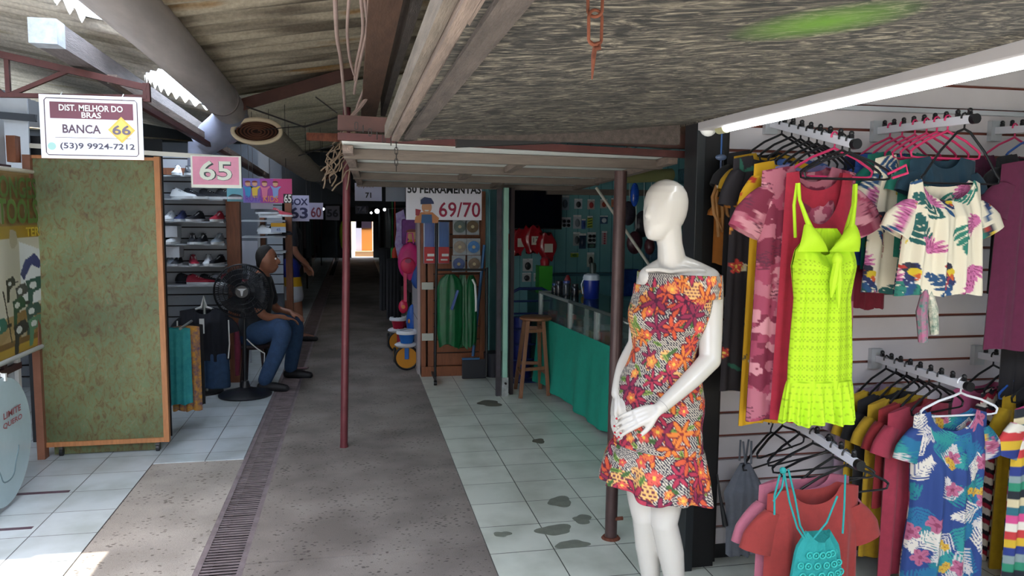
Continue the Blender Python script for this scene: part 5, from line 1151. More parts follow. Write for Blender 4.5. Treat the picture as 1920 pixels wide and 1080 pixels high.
def garment(name, lb, x, y, ztop, w, L, cat='garment', m=None, canvas=None, yaw=0.0, hem=None, waist=None, depth=.035, neck=(.075,.05), sleeve=None, folds=(5,.010), seed=0, group=None, res=.010, straps=None, slope=.10, hemwave=0.0, thick=None, shape=None, pintu=1.0, puff=0.0, side_slit=0):
    """Hanging garment. Front and back cloth sheets joined at the sides; neck=(half width, depth)."""
    rnd = random.Random(seed+77); ph = [rnd.uniform(0,6.28) for _ in range(4)]
    hem = hem or w*1.05; H = w/2
    nx = max(12,int(w/res)); nz = max(16,int(L/res)); mb = MB(); UV = []; faces = []
    def halfw(t):
        if shape: return np.interp(t,[q[0] for q in shape],[q[1] for q in shape])/2
        a = H+(hem/2-H)*t
        if waist: a -= (H-waist/2)*math.exp(-((t-.42)/.16)**2)
        return a
    k, amp = folds
    def pt(s, t, side):
        hw = halfw(t); top = 0.0
        xs = abs(s)*hw
        top = -slope*max(0,(xs-neck[0]))/max(.01,H-neck[0])*H*1.0 if not straps else 0
        if xs < neck[0]:
            q = math.sqrt(max(0,1-(xs/neck[0])**2)); nd = neck[1] if side < 0 else neck[1]*.35
            top -= nd*q*(1-t)**2*1.0
        z = top*(1-t)**1.2 - L*t
        d = depth*(max(0,1-s*s))**.5*(.35+.65*min(1,t*4))
        f = amp*(min(1,t*2.2))*(sin(k*s*2.6+ph[0]+t*1.4)+.5*sin(k*s*5.1+ph[1]-t))
        f *= (1-abs(s)**6)
        if hemwave and t > .8: f += hemwave*((t-.8)/.2)*sin(s*14+ph[2])
        yy = side*d + f + (puff*sin(pi*t) if side < 0 else 0)
        if t >= .999: z += .006*sin(s*7+ph[3])
        return s*hw, yy, z
    for side in (-1,1):
        o = len(mb.v)
        for i in range(nz+1):
            t = i/nz
            for j in range(nx+1):
                s = -1+2*j/nx; p = pt(s,t,side); q = rot2(p,yaw); mb.v.append((x+q.x,y+q.y,ztop+q.z)); UV.append((.5+p[0]/ .9 if 0 else p[0]+.5, t*L+(.0 if side < 0 else .13)))
        for i in range(nz):
            for j in range(nx):
                a = o+i*(nx+1)+j; f_ = (a,a+nx+1,a+nx+2,a+1); mb.f.append(f_ if side < 0 else f_[::-1]); mb.m.append(0)
    if sleeve:
        sl, sw_, ang = sleeve[0], sleeve[1]*.92, sleeve[2]+.16   # length, opening width, angle down from horizontal
        for sg in (-1,1):
            n = 20; m_ = max(8,int(sl/res)); o = len(mb.v)
            x0 = sg*(H-.012); z0 = -slope*H-.0-sw_*.42
            for i in range(m_+1):
                t = i/m_; cx = x0+sg*cos(ang)*sl*t; cz = z0-sin(ang)*sl*t+ (sw_*.08*t)
                for j in range(n):
                    a = 2*pi*j/n; hw = sw_*(.5-.04*t)*(1+.05*sin(3*a+ph[1])*t); u = cos(a)*hw; u = u*min(1,(.04+t*1.5))**.55 if u > 0 else u; v = sin(a)*(.022+.006*t)
                    px_ = cx+sg*u*sin(ang)*(1 if 1 else 0); pz_ = cz+u*cos(ang)
                    q = rot2((px_,v,pz_),yaw); mb.v.append((x+q.x,y+q.y,ztop+q.z)); UV.append((px_+.5+sg*.05, -pz_+.07))
            for i in range(m_):
                for j in range(n):
                    a = o+i*n+j; b = o+i*n+(j+1)%n; mb.f.append((a,b,b+n,a+n) if sg > 0 else (a,a+n,b+n,b)); mb.m.append(0)
    if straps:
        for sg in (-1,1):
            o = len(mb.v); xs = straps[0]; ln = straps[1]; wd = straps[2]; n = 14
            for i in range(n+1):
                t = i/n
                for (a, b) in ((-1,-1),(1,-1),(1,1),(-1,1)):
                    px_ = sg*(xs*(1-t)+halfw(0)*.55*t)+a*wd/2; q = rot2((px_, (-.012-.016*t if 1 else 0)+b*.002, ln*(1-t)+.006), yaw); mb.v.append((x+q.x,y+q.y,ztop+q.z)); UV.append((.5+px_,.02))
            for i in range(n):
                for j in range(4): a = o+i*4+j; b = o+i*4+(j+1)%4; mb.f.append((a,b,b+4,a+4)); mb.m.append(0)
            o = len(mb.v)   # back strap
            for i in range(n+1):
                t = i/n
                for (a, b) in ((-1,-1),(1,-1),(1,1),(-1,1)):
                    px_ = sg*(xs*(1-t)+halfw(0)*.6*t)+a*wd/2; q = rot2((px_, .012+.012*t+b*.002, ln*(1-t)+.006), yaw); mb.v.append((x+q.x,y+q.y,ztop+q.z)); UV.append((.5+px_,.02))
            for i in range(n):
                for j in range(4): a = o+i*4+j; b = o+i*4+(j+1)%4; mb.f.append((a,b,b+4,a+4)); mb.m.append(0)
    me = mesh_of(name, mb, m or mat_print(), True, 0)
    if canvas is not None:
        UV = np.array(UV); set_cols(me, canvas.sample(np.clip(UV[:,0],0,canvas.w), np.clip(UV[:,1],0,canvas.h)))
    return O(name, me, None, label=lb, cat=cat, group=group)
R_ = random.Random
# ------------------------------------------------ print canvases (1.0 m x 1.2 m unless noted)
def cv_camo():
    c = Cv(1.0,1.25,'ab6272'); c.camo(.08,1,.52,'983c56'); c.camo(.06,5,.57,'74203a'); c.camo(.07,8,.62,'c4848e'); r = R_(5)
    for k in range(60):
        x, y = r.uniform(.1,.9), r.uniform(0,1.2)
        for q in range(5): yy = y+q*.013; c.line([(x+r.uniform(-.035,0),yy),(x+.01,yy+r.uniform(-.01,.01)),(x+r.uniform(.02,.04),yy)],.0035,'5a2036')
    return c
def cv_darkfloral(base='2a262c', n=70, seed=2, pal=('c43c38','e0d8b8','2f6a58','d88a3a')):
    c = Cv(1.0,1.25,base); r = R_(seed)
    for k in range(n): x, y = r.random(), r.uniform(0,1.25); c.leaf(x+.03,y,.07,.018,r.uniform(0,3),pal[2])
    for k in range(n): x, y = r.random(), r.uniform(0,1.25); c.flower(x,y,r.uniform(.015,.034),5,pal[k%len(pal)] if k%4 != 2 else pal[0],'e8c860',r.random()*6)
    return c
def cv_yellow():
    c = Cv(1.0,1.25,'dba818'); r = R_(4)
    for k in range(60): x, y = r.random(), r.uniform(0,1.25); c.leaf(x,y,.04,.007,r.uniform(0,3),'3a4a4a'); c.ell(x+.03,y+.02,.009,.014,r.random()*3,('c43a2a','e8e0c8')[k%2])
    return c
def jit(r, w, h, st):
    return [((i+r.random())*st, (j+r.random())*st) for j in range(int(h/st)+1) for i in range(int(w/st)+1)]
def cv_parrot(seed, base='e6dcc4'):
    c = Cv(1.0,1.0,base,.002); r = R_(seed)
    for k,(x,y) in enumerate(jit(r,1,1,.15)): c.frond(x,y,.13,r.uniform(0,6.28),('1f5a58','2a7868','234a72')[k%3],4,.016,.75)
    for k,(x,y) in enumerate(jit(r,1,1,.19)):
        a = r.uniform(0,6.28)
        for q in range(7):
            b = a+(q-3)*.30; c.ell(x+cos(b)*.036,y+sin(b)*.036,.038,.0075,b,'c96f9e'); c.ell(x+cos(b)*.036,y+sin(b)*.036,.036,.0014,b,'7a2a55')
    for k,(x,y) in enumerate(jit(r,1,1,.21)):
        a = r.uniform(.9,2.0)
        c.ell(x,y,.050,.020,a,'262f5c'); c.ell(x-.01,y-.030,.024,.020,0,'2a2a3c'); c.ell(x+.010,y-.008,.016,.019,a,'d8ba2c'); c.ell(x+.016,y+.010,.014,.008,a,'c8582a'); c.ell(x-.028,y-.032,.018,.007,.3,'b0352b'); c.ell(x-.002,y+.062,.036,.010,a,'26507c')
        for q in range(6): c.ell(x+.010*q-.02,y+.014+.010*(q%3),.0028,.002,0,'e8e8f0')
    for k,(x,y) in enumerate(jit(r,1,1,.24)): c.line([(x,y),(x+.03,y+.05),(x+.02,y+.10)],.005,('a02a3a','d8ba2c','1f5a58')[k%3])
    return c
def cv_tropic():
    c = Cv(1.0,1.2,'27407c',.002); r = R_(21)
    for k,(x,y) in enumerate(jit(r,1,1.2,.115)): c.frond(x,y,r.uniform(.10,.15),r.uniform(0,6.28),('1f7a84','2a8a88','206a90')[k%3],8,.010,.9)
    for k,(x,y) in enumerate(jit(r,1,1.2,.135)): c.frond(x,y,r.uniform(.10,.15),r.uniform(0,6.28),('d8cfc2','c9c1bd')[k%2],8,.0075,.85)
    for k,(x,y) in enumerate(jit(r,1,1.2,.17)):
        c.flower(x,y,.038,5,'b0607e','8a3a5a',r.random()*6,.45)
    for k,(x,y) in enumerate(jit(r,1,1.2,.21)):
        for q in range(3): c.flower(x+r.uniform(-.03,.03),y+r.uniform(-.03,.03),.018,5,'cca43a','a8702a',r.random()*6,.4)
    return c
def cv_zig():
    c = Cv(1.0,1.2,'e8dccc'); Y, X = np.mgrid[0:c.ny,0:c.nx]*c.r; v = (Y+.012*np.abs(((X/.03)%2)-1)*1.6) % .075
    c.a[v < .022] = lin('1f1a22'); c.a[(v >= .022)&(v < .044)] = lin('a82038'); return c
def cv_rain():
    c = Cv(1.0,1.2,'e0c040'); cols = ['20242c','d8c8a0','2f6a78','d8508a','e8e0d0','c83a3c','d8b030','2a3a80','8a9a9a','2f8a6a']; Y, X = np.mgrid[0:c.ny,0:c.nx]*c.r
    for i, q in enumerate(cols): c.a[((Y/.036).astype(int) % len(cols)) == i] = lin(q)
    return c
def cv_plainspot(base, spot, n=60, seed=1, r0=.008):
    c = Cv(1.0,1.25,base); r = R_(seed)
    for k in range(n): c.flower(r.random(),r.uniform(0,1.25),r.uniform(r0,r0*2.2),5,spot,base,r.random()*6)
    return c
def cv_lime():
    c = Cv(.8,1.05,'b6de1c',.0015); Y, X = np.mgrid[0:c.ny,0:c.nx]*c.r
    for k in range(13):
        y0 = .135+k*.036
        for row, off in ((0,0),(.008,.5),(.016,0)):
            ph_ = ((X/.014+off) % 1); m_ = (np.abs(Y-(y0+row)) < .0032)&(ph_ < .42)&(Y > .10); c.a[m_] = lin('98bc14')
    for k in range(6):
        y0 = .66+k*.026; ph_ = ((X/.016+k*.5) % 1); m_ = (np.abs(Y-y0-.004*np.abs(ph_-.5)) < .003)&(ph_ < .5); c.a[m_] = lin('98bc14')
    return c
CVS = dict(camo=cv_camo(), dfl=cv_darkfloral(), yel=cv_yellow(), par=cv_parrot(3), par2=cv_parrot(8), tro=cv_tropic(), zig=cv_zig(), rain=cv_rain(), lime=cv_lime(), dfl2=cv_darkfloral('c8a82a',40,9,('c43c38','3a2a20','2f6a58','e8e0c8')), flr=cv_darkfloral('b03a48',60,5,('e07a4a','e8d0b8','3a5a3a','d84a38')))
def at_arm(a, b, y): return a.lerp(b,(y-a.y)/(b.y-a.y))
def hang(a, b, y, hc, hl, yaw=0, hw=.36, **k):
    """put a hanger over the arm at depth y; returns hanger x, y, shoulder z"""
    p = at_arm(a,b,y); z = hanger(p.x,y,p.z+.027,hw,hc,hl,yaw,**k); return p.x, y, z
# ---- arm A (upper left)
specs = [ # y, hanger colour, garment
 (3.14,'black','black',dict(w=.40,L=.62,m=cloth('1b1b20'),sleeve=(.12,.13,1.0)),'black t-shirt at the back of the left upper arm','shirt'),
 (3.06,'black','yellow',dict(w=.38,L=.60,m=cloth('c09418'),sleeve=(.12,.13,1.05)),'mustard yellow t-shirt second from the wall on the left upper arm','shirt'),
 (2.99,'black','dark floral',dict(w=.34,L=.98,canvas=CVS['dfl'],hem=.40,sleeve=(.16,.12,1.2)),'long black dress with red flowers on the left upper arm','dress'),
 (2.93,'black','blue',dict(w=.36,L=.66,m=cloth('4a6cae'),sleeve=(.1,.12,1.1)),'blue top in the middle of the left upper arm','shirt'),
 (2.87,'black','yellow floral',dict(w=.34,L=1.06,canvas=CVS['yel'],hem=.40,sleeve=(.14,.12,1.15)),'long yellow dress with small flowers on the left upper arm','dress'),
 (2.82,'black','lilac',dict(w=.34,L=.95,m=cloth('8f86b4'),hem=.38),'lilac dress glimpsed beside the pink camouflage dress','dress')]
xo = {3.14:-.10,3.06:-.12,2.99:-.18,2.93:-.05,2.87:-.15,2.82:-.08}
for y, hc, nm, kw, lb, cat in specs:
    yw = .28; x, yy, z = hang(A0,A1,y,hc,'%s hanger on the left upper arm, holding the %s garment' % (hc, nm),yw)
    kw = dict(kw); wd_ = kw.pop('w'); kw.setdefault('res',.005 if 'canvas' in kw else .014)
    garment('dress' if cat == 'dress' else 't_shirt',lb,x+xo[y]*.9,yy,z+.01,wd_,kw.pop('L'),cat=cat,yaw=yw,seed=int(y*100),**kw)
x, y, z = hang(A0,A1,2.75,'pink','bright pink hanger holding the pink camouflage dress',.12,.38)
garment('dress','long pink camouflage print dress with short sleeves behind the lime dress',x-.10,y,z+.012,.44,.99,cat='dress',canvas=CVS['camo'],yaw=.12,hem=.50,sleeve=(.20,.17,.95),neck=(.085,.06),folds=(4,.012),seed=3,res=.004,depth=.05)
x, y, z = hang(A0,A1,2.70,'black','black hanger holding the crimson dress',.05,.36)
garment('dress','plain crimson sleeveless dress between the camouflage and lime dresses',x-.09,y,z,.30,.96,cat='dress',m=cloth('a01c34'),yaw=.10,hem=.36,neck=(.10,.20),folds=(4,.010),seed=6,slope=.05)
x, y, z = hang(A0,A1,2.655,'black','frontmost black hanger holding the lime dress',.05,.38,drop=.075)
O('hanger_tips', MB().tube([Vector((x+.17,y-.0,z-.005)),Vector((x+.24,y-.01,z+.03)),Vector((x+.25,y-.01,z+.0)),Vector((x+.19,y,z-.02))],.005,8), hk_m['pink'], smooth=True, label='pink hanger end with an open loop right of the lime dress strap', cat='hanger end')
# lime dress: bodice + skirt + ruffle
def lime_dress(cx, y, zt0):
    t = T('lime_dress','neon lime openwork knit dress with thin straps and a ruffled hem','dress',(cx,y,zt0-.95))
    wtab = [(0,.10),(.03,.15),(.08,.235),(.14,.262),(.19,.250),(.26,.232),(.36,.246),(.5,.262),(.62,.262)]
    nx, nz = 150, 190; L = .60; H0 = zt0-.165
    mb = MB(); UV = []
    for side in (-1,1):
        o = len(mb.v)
        for i in range(nz+1):
            v = L*i/nz; hw = np.interp(v,[a for a,_ in wtab],[b for _,b in wtab])/2
            for j in range(nx+1):
                s = -1+2*j/nx; xx = s*hw
                z = -v
                if side < 0 and v < .16: z -= (.10*(1-v/.16))*math.exp(-(xx/.055)**2)      # sweetheart neck
                if v < .16: z -= .0*abs(s)
                if v < .09: 
                    k_ = 1-v/.09; z -= k_*.0; 
                d = .050*(max(0,1-s*s))**.5*(.3+.7*min(1,v/.12))
                bust = .028*math.exp(-((v-.13)/.06)**2)*(math.exp(-((xx-.07)/.05)**2)+math.exp(-((xx+.07)/.05)**2)) if side < 0 else 0
                f = .006*min(1,v/.3)*sin(9*s+v*3)+.003*sin(17*s)
                mb.v.append((cx+xx+.012*v, y+side*d-bust+f, H0+z)); UV.append((xx+.4,v+.02))
        for i in range(nz):
            for j in range(nx):
                a = o+i*(nx+1)+j; q = (a,a+nx+1,a+nx+2,a+1)
                # cut the neckline between the cups and under the arms
                mb.f.append(q if side < 0 else q[::-1]); mb.m.append(0)
    me = mesh_of('body',mb,mat_print(),True,0); set_cols(me, CVS['lime'].sample(*np.array(UV).T)); O('body',me,None,t)
    mb = MB(); UV = []; n2 = 300; nz2 = 44
    for i in range(nz2+1):
        f_ = i/nz2; v = .575+.155*f_
        for j in range(n2):
            a = 2*pi*j/n2; hw = .132+.018*f_**.6; d = .055+.02*f_
            pl_ = (.010*f_**.7)*sin(20*a)+.008*f_*sin(7*a+1)
            mb.v.append((cx+.009+cos(a)*(hw+pl_*.5), y+sin(a)*(d+pl_*1.6), H0-v-.010*f_*sin(6*a+2)*f_-.0)); UV.append((.4+(cos(a)*hw if 1 else 0)*1.0, v+.07))
    for i in range(nz2):
        for j in range(n2): a = i*n2+j; b = i*n2+(j+1)%n2; mb.f.append((a,b,b+n2,a+n2)); mb.m.append(0)
    me = mesh_of('ruffle',mb,mat_print(),True,0); set_cols(me, CVS['lime'].sample(*np.array(UV).T)); O('ruffle',me,None,t)
    lm = mat('lime_cloth','b6de1c',.7,bump=.1,bs=300)
    for sg in (-1,1):
        mb = MB(); P = [(cx+sg*.118,y-.004,zt0),(cx+sg*.115,y-.012,zt0-.06),(cx+sg*.095,y-.03,zt0-.13),(cx+sg*.072,y-.05,zt0-.20)]
        mb.tube([Vector(p) for p in P],[.007,.006,.009,.014],8); O('strap',mb,lm,t,smooth=True)
        mb = MB(); P = [(cx+sg*.118,y+.004,zt0),(cx+sg*.122,y+.012,zt0-.08),(cx+sg*.10,y+.03,zt0-.20)]; mb.tube([Vector(p) for p in P],.006,8); O('strap',mb,lm,t,smooth=True)
        rings = []   # cup
        for i in range(11):
            f_ = i/10; w_ = .010+.050*f_**.8; zc = zt0-.15-.10*f_
            cxx = cx+sg*(.092-.028*f_)
            rings.append([Vector((cxx+cos(2*pi*j/18)*w_*(1.05), y-.034-.008*sin(pi*f_)-.016*sin(pi*f_)*max(0,-sin(2*pi*j/18))+ .012*sin(2*pi*j/18), zc)) for j in range(18)])
        O('cup',MB().loft(rings),lm,t,smooth=True)
    kx, kz = cx-.0, zt0-.275
    O('knot',MB().ball((kx,y-.088,kz),.022,14,10,(.9,.8,1.2)),lm,t,smooth=True)
    for sx in (-1,1): O('bow_tail',MB().tube([(kx,y-.090,kz),(kx+sx*.010,y-.088,kz-.08),(kx+sx*.016+.004,y-.080,kz-.16-.02*sx)],[.014,.017,.004],8),lm,t,smooth=True)
    return t
lime_dress(1.715,2.60,1.735)
# ---- belt with shell flower on the column
t = T('flower_belts','tan hanging belts with a white daisy shaped buckle on the black column','belt',(1.50,3.1,1.45))
p = aY(1357,343,3.08)
O('daisy_centre', MB().ball(p,.017,14,8,(1,.5,1)), flat('5a3a2a',.5), t, smooth=True)
for k in range(12): a = 2*pi*k/12; O('petal', MB().ball(p+Vector((cos(a)*.031,-.004,sin(a)*.031)),.011,10,6,(1,.5,1)), flat('d8cfc0',.5), t, smooth=True)
tan = mat('tan_leather','9a6c3a',.6,var=.2,vs=14)
for dx, l, b in ((-.04,.20,.02),(-.025,.23,-.01),(.0,.21,-.02),(.02,.16,-.0)): O('strap', MB().tube([p+Vector((dx*.5,0,.02)),p+Vector((dx-.01,.0,-.06)),p+Vector((dx,.0,-.13)),p+Vector((dx+b+.02,0,-l))],.0075,8), tan, t, smooth=True)
O('strap_loop', MB().tube([p+Vector((0,.01,.02)),p+Vector((.004,.02,.14))],.003,6), bkm, t)
t = T('hanging_ornament','small blue and clear bead ornament hanging on the black column under the lamp','ornament',(1.49,3.1,1.8)); q = aY(1352,295,3.08)
O('bead', MB().ball(q,.022,12,8,(1.2,.6,.6)), flat('5a6a88',.2), t, smooth=True); O('cord', MB().tube([q,q+Vector((0,0,.12)),q+Vector((0,.08,.14))],.0035,6), flat('2a5a9a',.4), t); O('tail', MB().cyl(q,q-Vector((0,0,.07)),.004,n=6), flat('3a4a6a',.4), t)
x, y, z = aX(1385,305,1.60).x, 3.12, 1.77
garment('blouse','orange brown blouse hanging between the column and the yellow shirts',1.63,3.17,1.70,.16,.30,cat='blouse',m=cloth('a8641e'),sleeve=(.06,.08,1.2),neck=(.03,.02),seed=41)
O('wall_hook', MB().cyl((1.63,3.27,1.75),(1.63,3.16,1.75),.004,n=8), hk_m['black'], label='small black wall hook holding the orange brown blouse', cat='hook')
# ---- arm B: blouses
for i,(y,c_,lb,hc) in enumerate(((3.15,'1c2448','navy top at the back of the parrot blouse arm','pink'),(3.07,'2a52a0','blue top behind the green one on the parrot blouse arm','pink'),(2.99,'137a68','emerald green blouse on the parrot blouse arm','pink'))):
    x, yy, z = hang(B0,B1,y,hc,'pink hanger holding the %s' % lb.split(' on ')[0].split(' at ')[0].split(' behind ')[0],.25)
    garment('blouse',lb,x-.06,yy,z+.01,.40,.50,cat='blouse',m=cloth(c_),yaw=.22,sleeve=(.14,.14,1.0),seed=50+i)
x, yy, z = hang(B0,B1,2.92,'pink','pink hanger holding the farther parrot print blouse',.2,.38); z -= .03
garment('blouse','cream parrot print blouse with a green leaf shoulder, farther of the two',x-.07,yy,z+.02,.40,.58,cat='blouse',canvas=CVS['par2'],yaw=.2,hem=.48,sleeve=(.16,.17,1.0),seed=61,res=.004,neck=(.10,.06),folds=(4,.014),depth=.05)
for i,(y,c_,lb) in enumerate(((2.86,'1f7a68','green print shirt between the two parrot blouses'),(2.80,'16384a','dark petrol shirt right behind the front parrot blouse'))):
    x, yy, z = hang(B0,B1,y,'pink','pink hanger holding the %s' % lb.split(' shirt')[0],.1)
    garment('shirt',lb,x-.01,yy,z-.02,.34,.42,cat='shirt',m=cloth(c_),yaw=.1,sleeve=(.10,.12,1.1),seed=70+i)
x, yy, z = hang(B0,B1,2.71,'black','large black hanger holding the front parrot print blouse',.05,.38,drop=.19); x -= .04; z -= .045
garment('blouse','cream parrot and leaf print tie front blouse, nearest on its arm',x-.03,yy,z+.035,.33,.46,cat='blouse',canvas=CVS['par'],yaw=.03,hem=.42,sleeve=(.16,.18,.95),seed=62,res=.0035,neck=(.12,.085),folds=(5,.014),depth=.055)
O('tie_band', MB().tube([(2.23,2.68,1.34),(2.20,2.66,1.24),(2.215,2.66,1.12)],[.012,.022,.018],8), mat('tie_print','2f8a7a',.7,c2='c8588a',vs=40), smooth=True, label='printed tie end hanging under the front parrot blouse', cat='tie', group='tie ends')
O('tie_band', MB().tube([(2.24,2.68,1.34),(2.25,2.66,1.25),(2.265,2.66,1.15)],[.012,.020,.016],8), mat('tie_print2','e6dcc6',.7,c2='2f6a5a',vs=40), smooth=True, label='pale printed tie end hanging right beside the green one', cat='tie', group='tie ends')
garment('shirt','deep crimson shirt tail seen under the farther parrot blouse',2.26,3.10,1.42,.20,.22,cat='shirt',m=cloth('7a1c30'),neck=(.02,.01),seed=77)
# ---- arm C: maroon
for i,(y,c_,hc,lb,L) in enumerate(((3.12,'5a1c3c','pink','plum blouse nearest the wall on the right edge arm',.35),(3.0,'14352f','blue','dark green print top on the right edge arm',.30),(2.9,'15151a','pink','long black garment beside the maroon blouse',.60))):
    x, yy, z = hang(C0,C1,y,hc,'%s hanger holding the %s' % (hc,lb.split(' nearest')[0].split(' on ')[0].split(' beside')[0]),.15)
    garment('blouse',lb,x-(.05 if L < .5 else .14),yy,z,.36,L,cat='blouse',m=cloth(c_),yaw=.15,sleeve=(.10,.12,1.0),seed=80+i)
x, yy, z = hang(C0,C1,2.80,'pink','front pink hanger holding the maroon blouse at the right edge',.05)
garment('blouse','maroon blouse with wide sleeves at the right edge',x-.19,yy,z-.03,.36,.80,cat='blouse',m=cloth('5e1a3c'),yaw=.04,sleeve=(.16,.2,1.15),seed=88,hem=.42)
garment('trousers','black garment hanging low at the right edge below the maroon blouse',3.00,2.95,1.20,.26,.44,cat='trousers',m=cloth('18161a'),neck=(.01,.01),seed=89)
# ---- arm E: shirts, blue tropical dress
for i,(y,c_,lb,L,hc) in enumerate(((3.16,'a48ea4','mauve long garment nearest the wall on the middle lower arm',.80,'black'),(3.09,'c8a020','mustard top with black print on the middle lower arm',.72,'black'),(3.02,'1a181c','black top between two yellow ones on the middle lower arm',.70,'black'),(2.95,'b8921c','bright mustard top behind the red one on the middle lower arm',.70,'black'),(2.88,'8c2026','red top on the middle lower arm',.45,'black'),(2.82,'962c40','coral red long garment just behind the tropical dress',.72,'black'))):
    x, yy, z = hang(E0,E1,y,hc,'black hanger holding the %s' % lb.split(' on the')[0].split(' nearest')[0].split(' between')[0].split(' behind')[0].split(' just')[0],.3)
    garment('shirt',lb,x-.09,yy,z+.01,.40,L,cat='shirt',m=cloth(c_),yaw=.28,sleeve=(.14,.14,1.05),seed=90+i,hem=.42)
x, yy, z = hang(E0,E1,2.70,'white','white hanger holding the blue tropical dress',-.02,.36,drop=.07)
garment('dress','royal blue tropical print dress with palm leaves and pink flowers',x-.04,yy,z-.0,.34,.92,cat='dress',canvas=CVS['tro'],yaw=-.02,hem=.40,waist=.31,sleeve=(.15,.14,1.15),seed=95,res=.0035,neck=(.105,.085),folds=(4,.012),depth=.06)
# ---- arm F
x, yy, z = hang(F0,F1,3.14,'black','black hanger nearest the wall above the zigzag dress',.2)
garment('shirt','pink top nearest the wall on the right lower arm',x-.06,yy,z,.38,.5,cat='shirt',m=cloth('c05a80'),yaw=.2,seed=101)
x, yy, z = hang(F0,F1,3.05,'black','black hanger holding the zigzag dress',.28)
garment('dress','red black and white zigzag striped dress',x-.02,yy,z,.36,.82,cat='dress',canvas=CVS['zig'],yaw=.3,sleeve=(.12,.13,1.1),seed=102,res=.005)
x, yy, z = hang(F0,F1,2.96,'blue','blue hanger holding the plain yellow dress',.25)
garment('dress','plain bright yellow dress beside the zigzag one',x+.02,yy,z,.36,.98,cat='dress',m=cloth('c49c14'),yaw=.25,sleeve=(.14,.13,1.15),seed=103)
x, yy, z = hang(F0,F1,2.88,'black','black hanger holding the rust brown dress',.2)
garment('dress','rust brown dress between the yellow and the rainbow ones',x+.06,yy,z,.34,1.0,cat='dress',m=cloth('8a4c1a'),yaw=.2,seed=104)
x, yy, z = hang(F0,F1,2.72,'black','front black hanger holding the rainbow striped dress',.1)
garment('dress','rainbow striped dress at the lower right edge',x-.12,yy,z,.36,.95,cat='dress',canvas=CVS['rain'],yaw=.1,sleeve=(.16,.15,1.1),seed=105,res=.006)
# ---- arm D: empty hangers, coral tee, crochet top, grey top
for i,(y,dx,yw,lb) in enumerate(((3.0,-.02,.5,'farthest black hanger of the low left arm'),(2.9,0,.35,'black hanger second from the wall on the low left arm'),(2.8,0,.1,'black hanger in the middle of the low left arm'),(2.72,.02,-.2,'turned black hanger behind the coral shirt'),(2.66,0,.25,'black hanger crowded behind the coral shirt hanger'))):
    p = at_arm(D0,D1,y); hanger(p.x+dx,y,p.z+.027,.38,'black',lb,yw)
# free hanging hanger left with a grey top
p = at_arm(D0,D1,3.1); hk0 = aY(1446,786,3.18); hanger(hk0.x,3.18,hk0.z,.40,'black','black hanger hooked on the slats at the left, holding the grey strappy top',.45,drop=.12)
garment('strappy_top','grey strappy top hanging low beside the black column',aY(1400,900,3.1).x,3.12,.50,.17,.42,cat='top',m=cloth('6a6e76'),straps=(.02,.10,.008),neck=(.05,.0),seed=110,shape=[(0,.05),(.3,.2),(.5,.17),(1,.16)])
x, yy, z = hang(D0,D1,2.58,'black','front black hanger holding the coral t-shirt',.05,.40)
garment('t_shirt','coral red t-shirt hanging low in front',x-.17,yy-.06,z+.04,.39,.64,cat='t-shirt',m=cloth('8c2c28'),yaw=.05,sleeve=(.17,.17,1.1),seed=111,neck=(.10,.07),res=.012,folds=(4,.012),depth=.05)
garment('t_shirt','pink t-shirt showing behind the coral one',x-.17,yy-.0,z+.055,.40,.72,cat='t-shirt',m=cloth('a25a6c'),yaw=.08,sleeve=(.18,.17,1.1),seed=112,neck=(.10,.05),res=.012)
# crochet top
tq = mat('teal_crochet','1a8a88',.8,bump=.3,bs=120)
ct = T('crochet_top','turquoise crochet top with long thin straps hanging over the coral t-shirt','top',(1.56,2.30,.2))
cx0, cy0 = aY(1535,1040,2.37).x, 2.38
rings = []
for i in range(16):
    f_ = i/15; w_ = np.interp(f_,[0,.15,.5,1],[.045,.085,.105,.115]); rings.append([Vector((cx0+cos(2*pi*j/32)*w_,cy0+.028*sin(2*pi*j/32)+.003*sin(j*2.2),.585-.36*f_+ (.035*abs(cos(2*pi*j/32))**2*(1-f_))-.115)) for j in range(32)])
O('body', MB().loft(rings), tq, ct, smooth=True)
rnd = random.Random(5); k_ = 0
for i in range(9):
    for j in range(6):
        f_ = (i+.5)/9; w_ = np.interp(f_,[0,.15,.5,1],[.045,.085,.105,.115]); a = -pi*(.1+.8*(j+(.5 if i%2 else 0))/6); c = Vector((cx0+cos(a)*w_,cy0-.002+.028*sin(a),.445-.34*f_))
        mb = MB().tube([c+Vector((cos(q*pi/5)*.011,-.004,sin(q*pi/5)*.011)) for q in range(10)],.0032,5,closed=True); mb.ball(c+Vector((0,-.004,0)),.0045,6,4); O('rosette', mb, mat('teal_crochet_light','2fa8a0',.8), ct, smooth=True)
for pts in ([(1478,880),(1490,930),(1500,985),(1512,1008)],[(1470,885),(1480,940),(1495,990),(1508,1010)],[(1585,890),(1583,950),(1580,1000)],[(1570,930),(1550,980),(1525,1010)],[(1462,890),(1452,930),(1452,965)],[(1472,880),(1466,915),(1450,940)]):
    O('strap', MB().tube([aY(px,py,2.31) for px,py in pts],.0035,6), tq, ct, smooth=True)
O('strap_knot', MB().ball(aY(1468,882,2.31),.012,8,6), tq, ct, smooth=True)
# small black charm cord at the column foot
O('tassel', MB().tube([aY(1345,890,3.1),aY(1350,930,3.1),aY(1360,985,3.1)],[.004,.006,.014],8), bkm, smooth=True, label='dark tassel hanging low on the black column edge', cat='tassel')
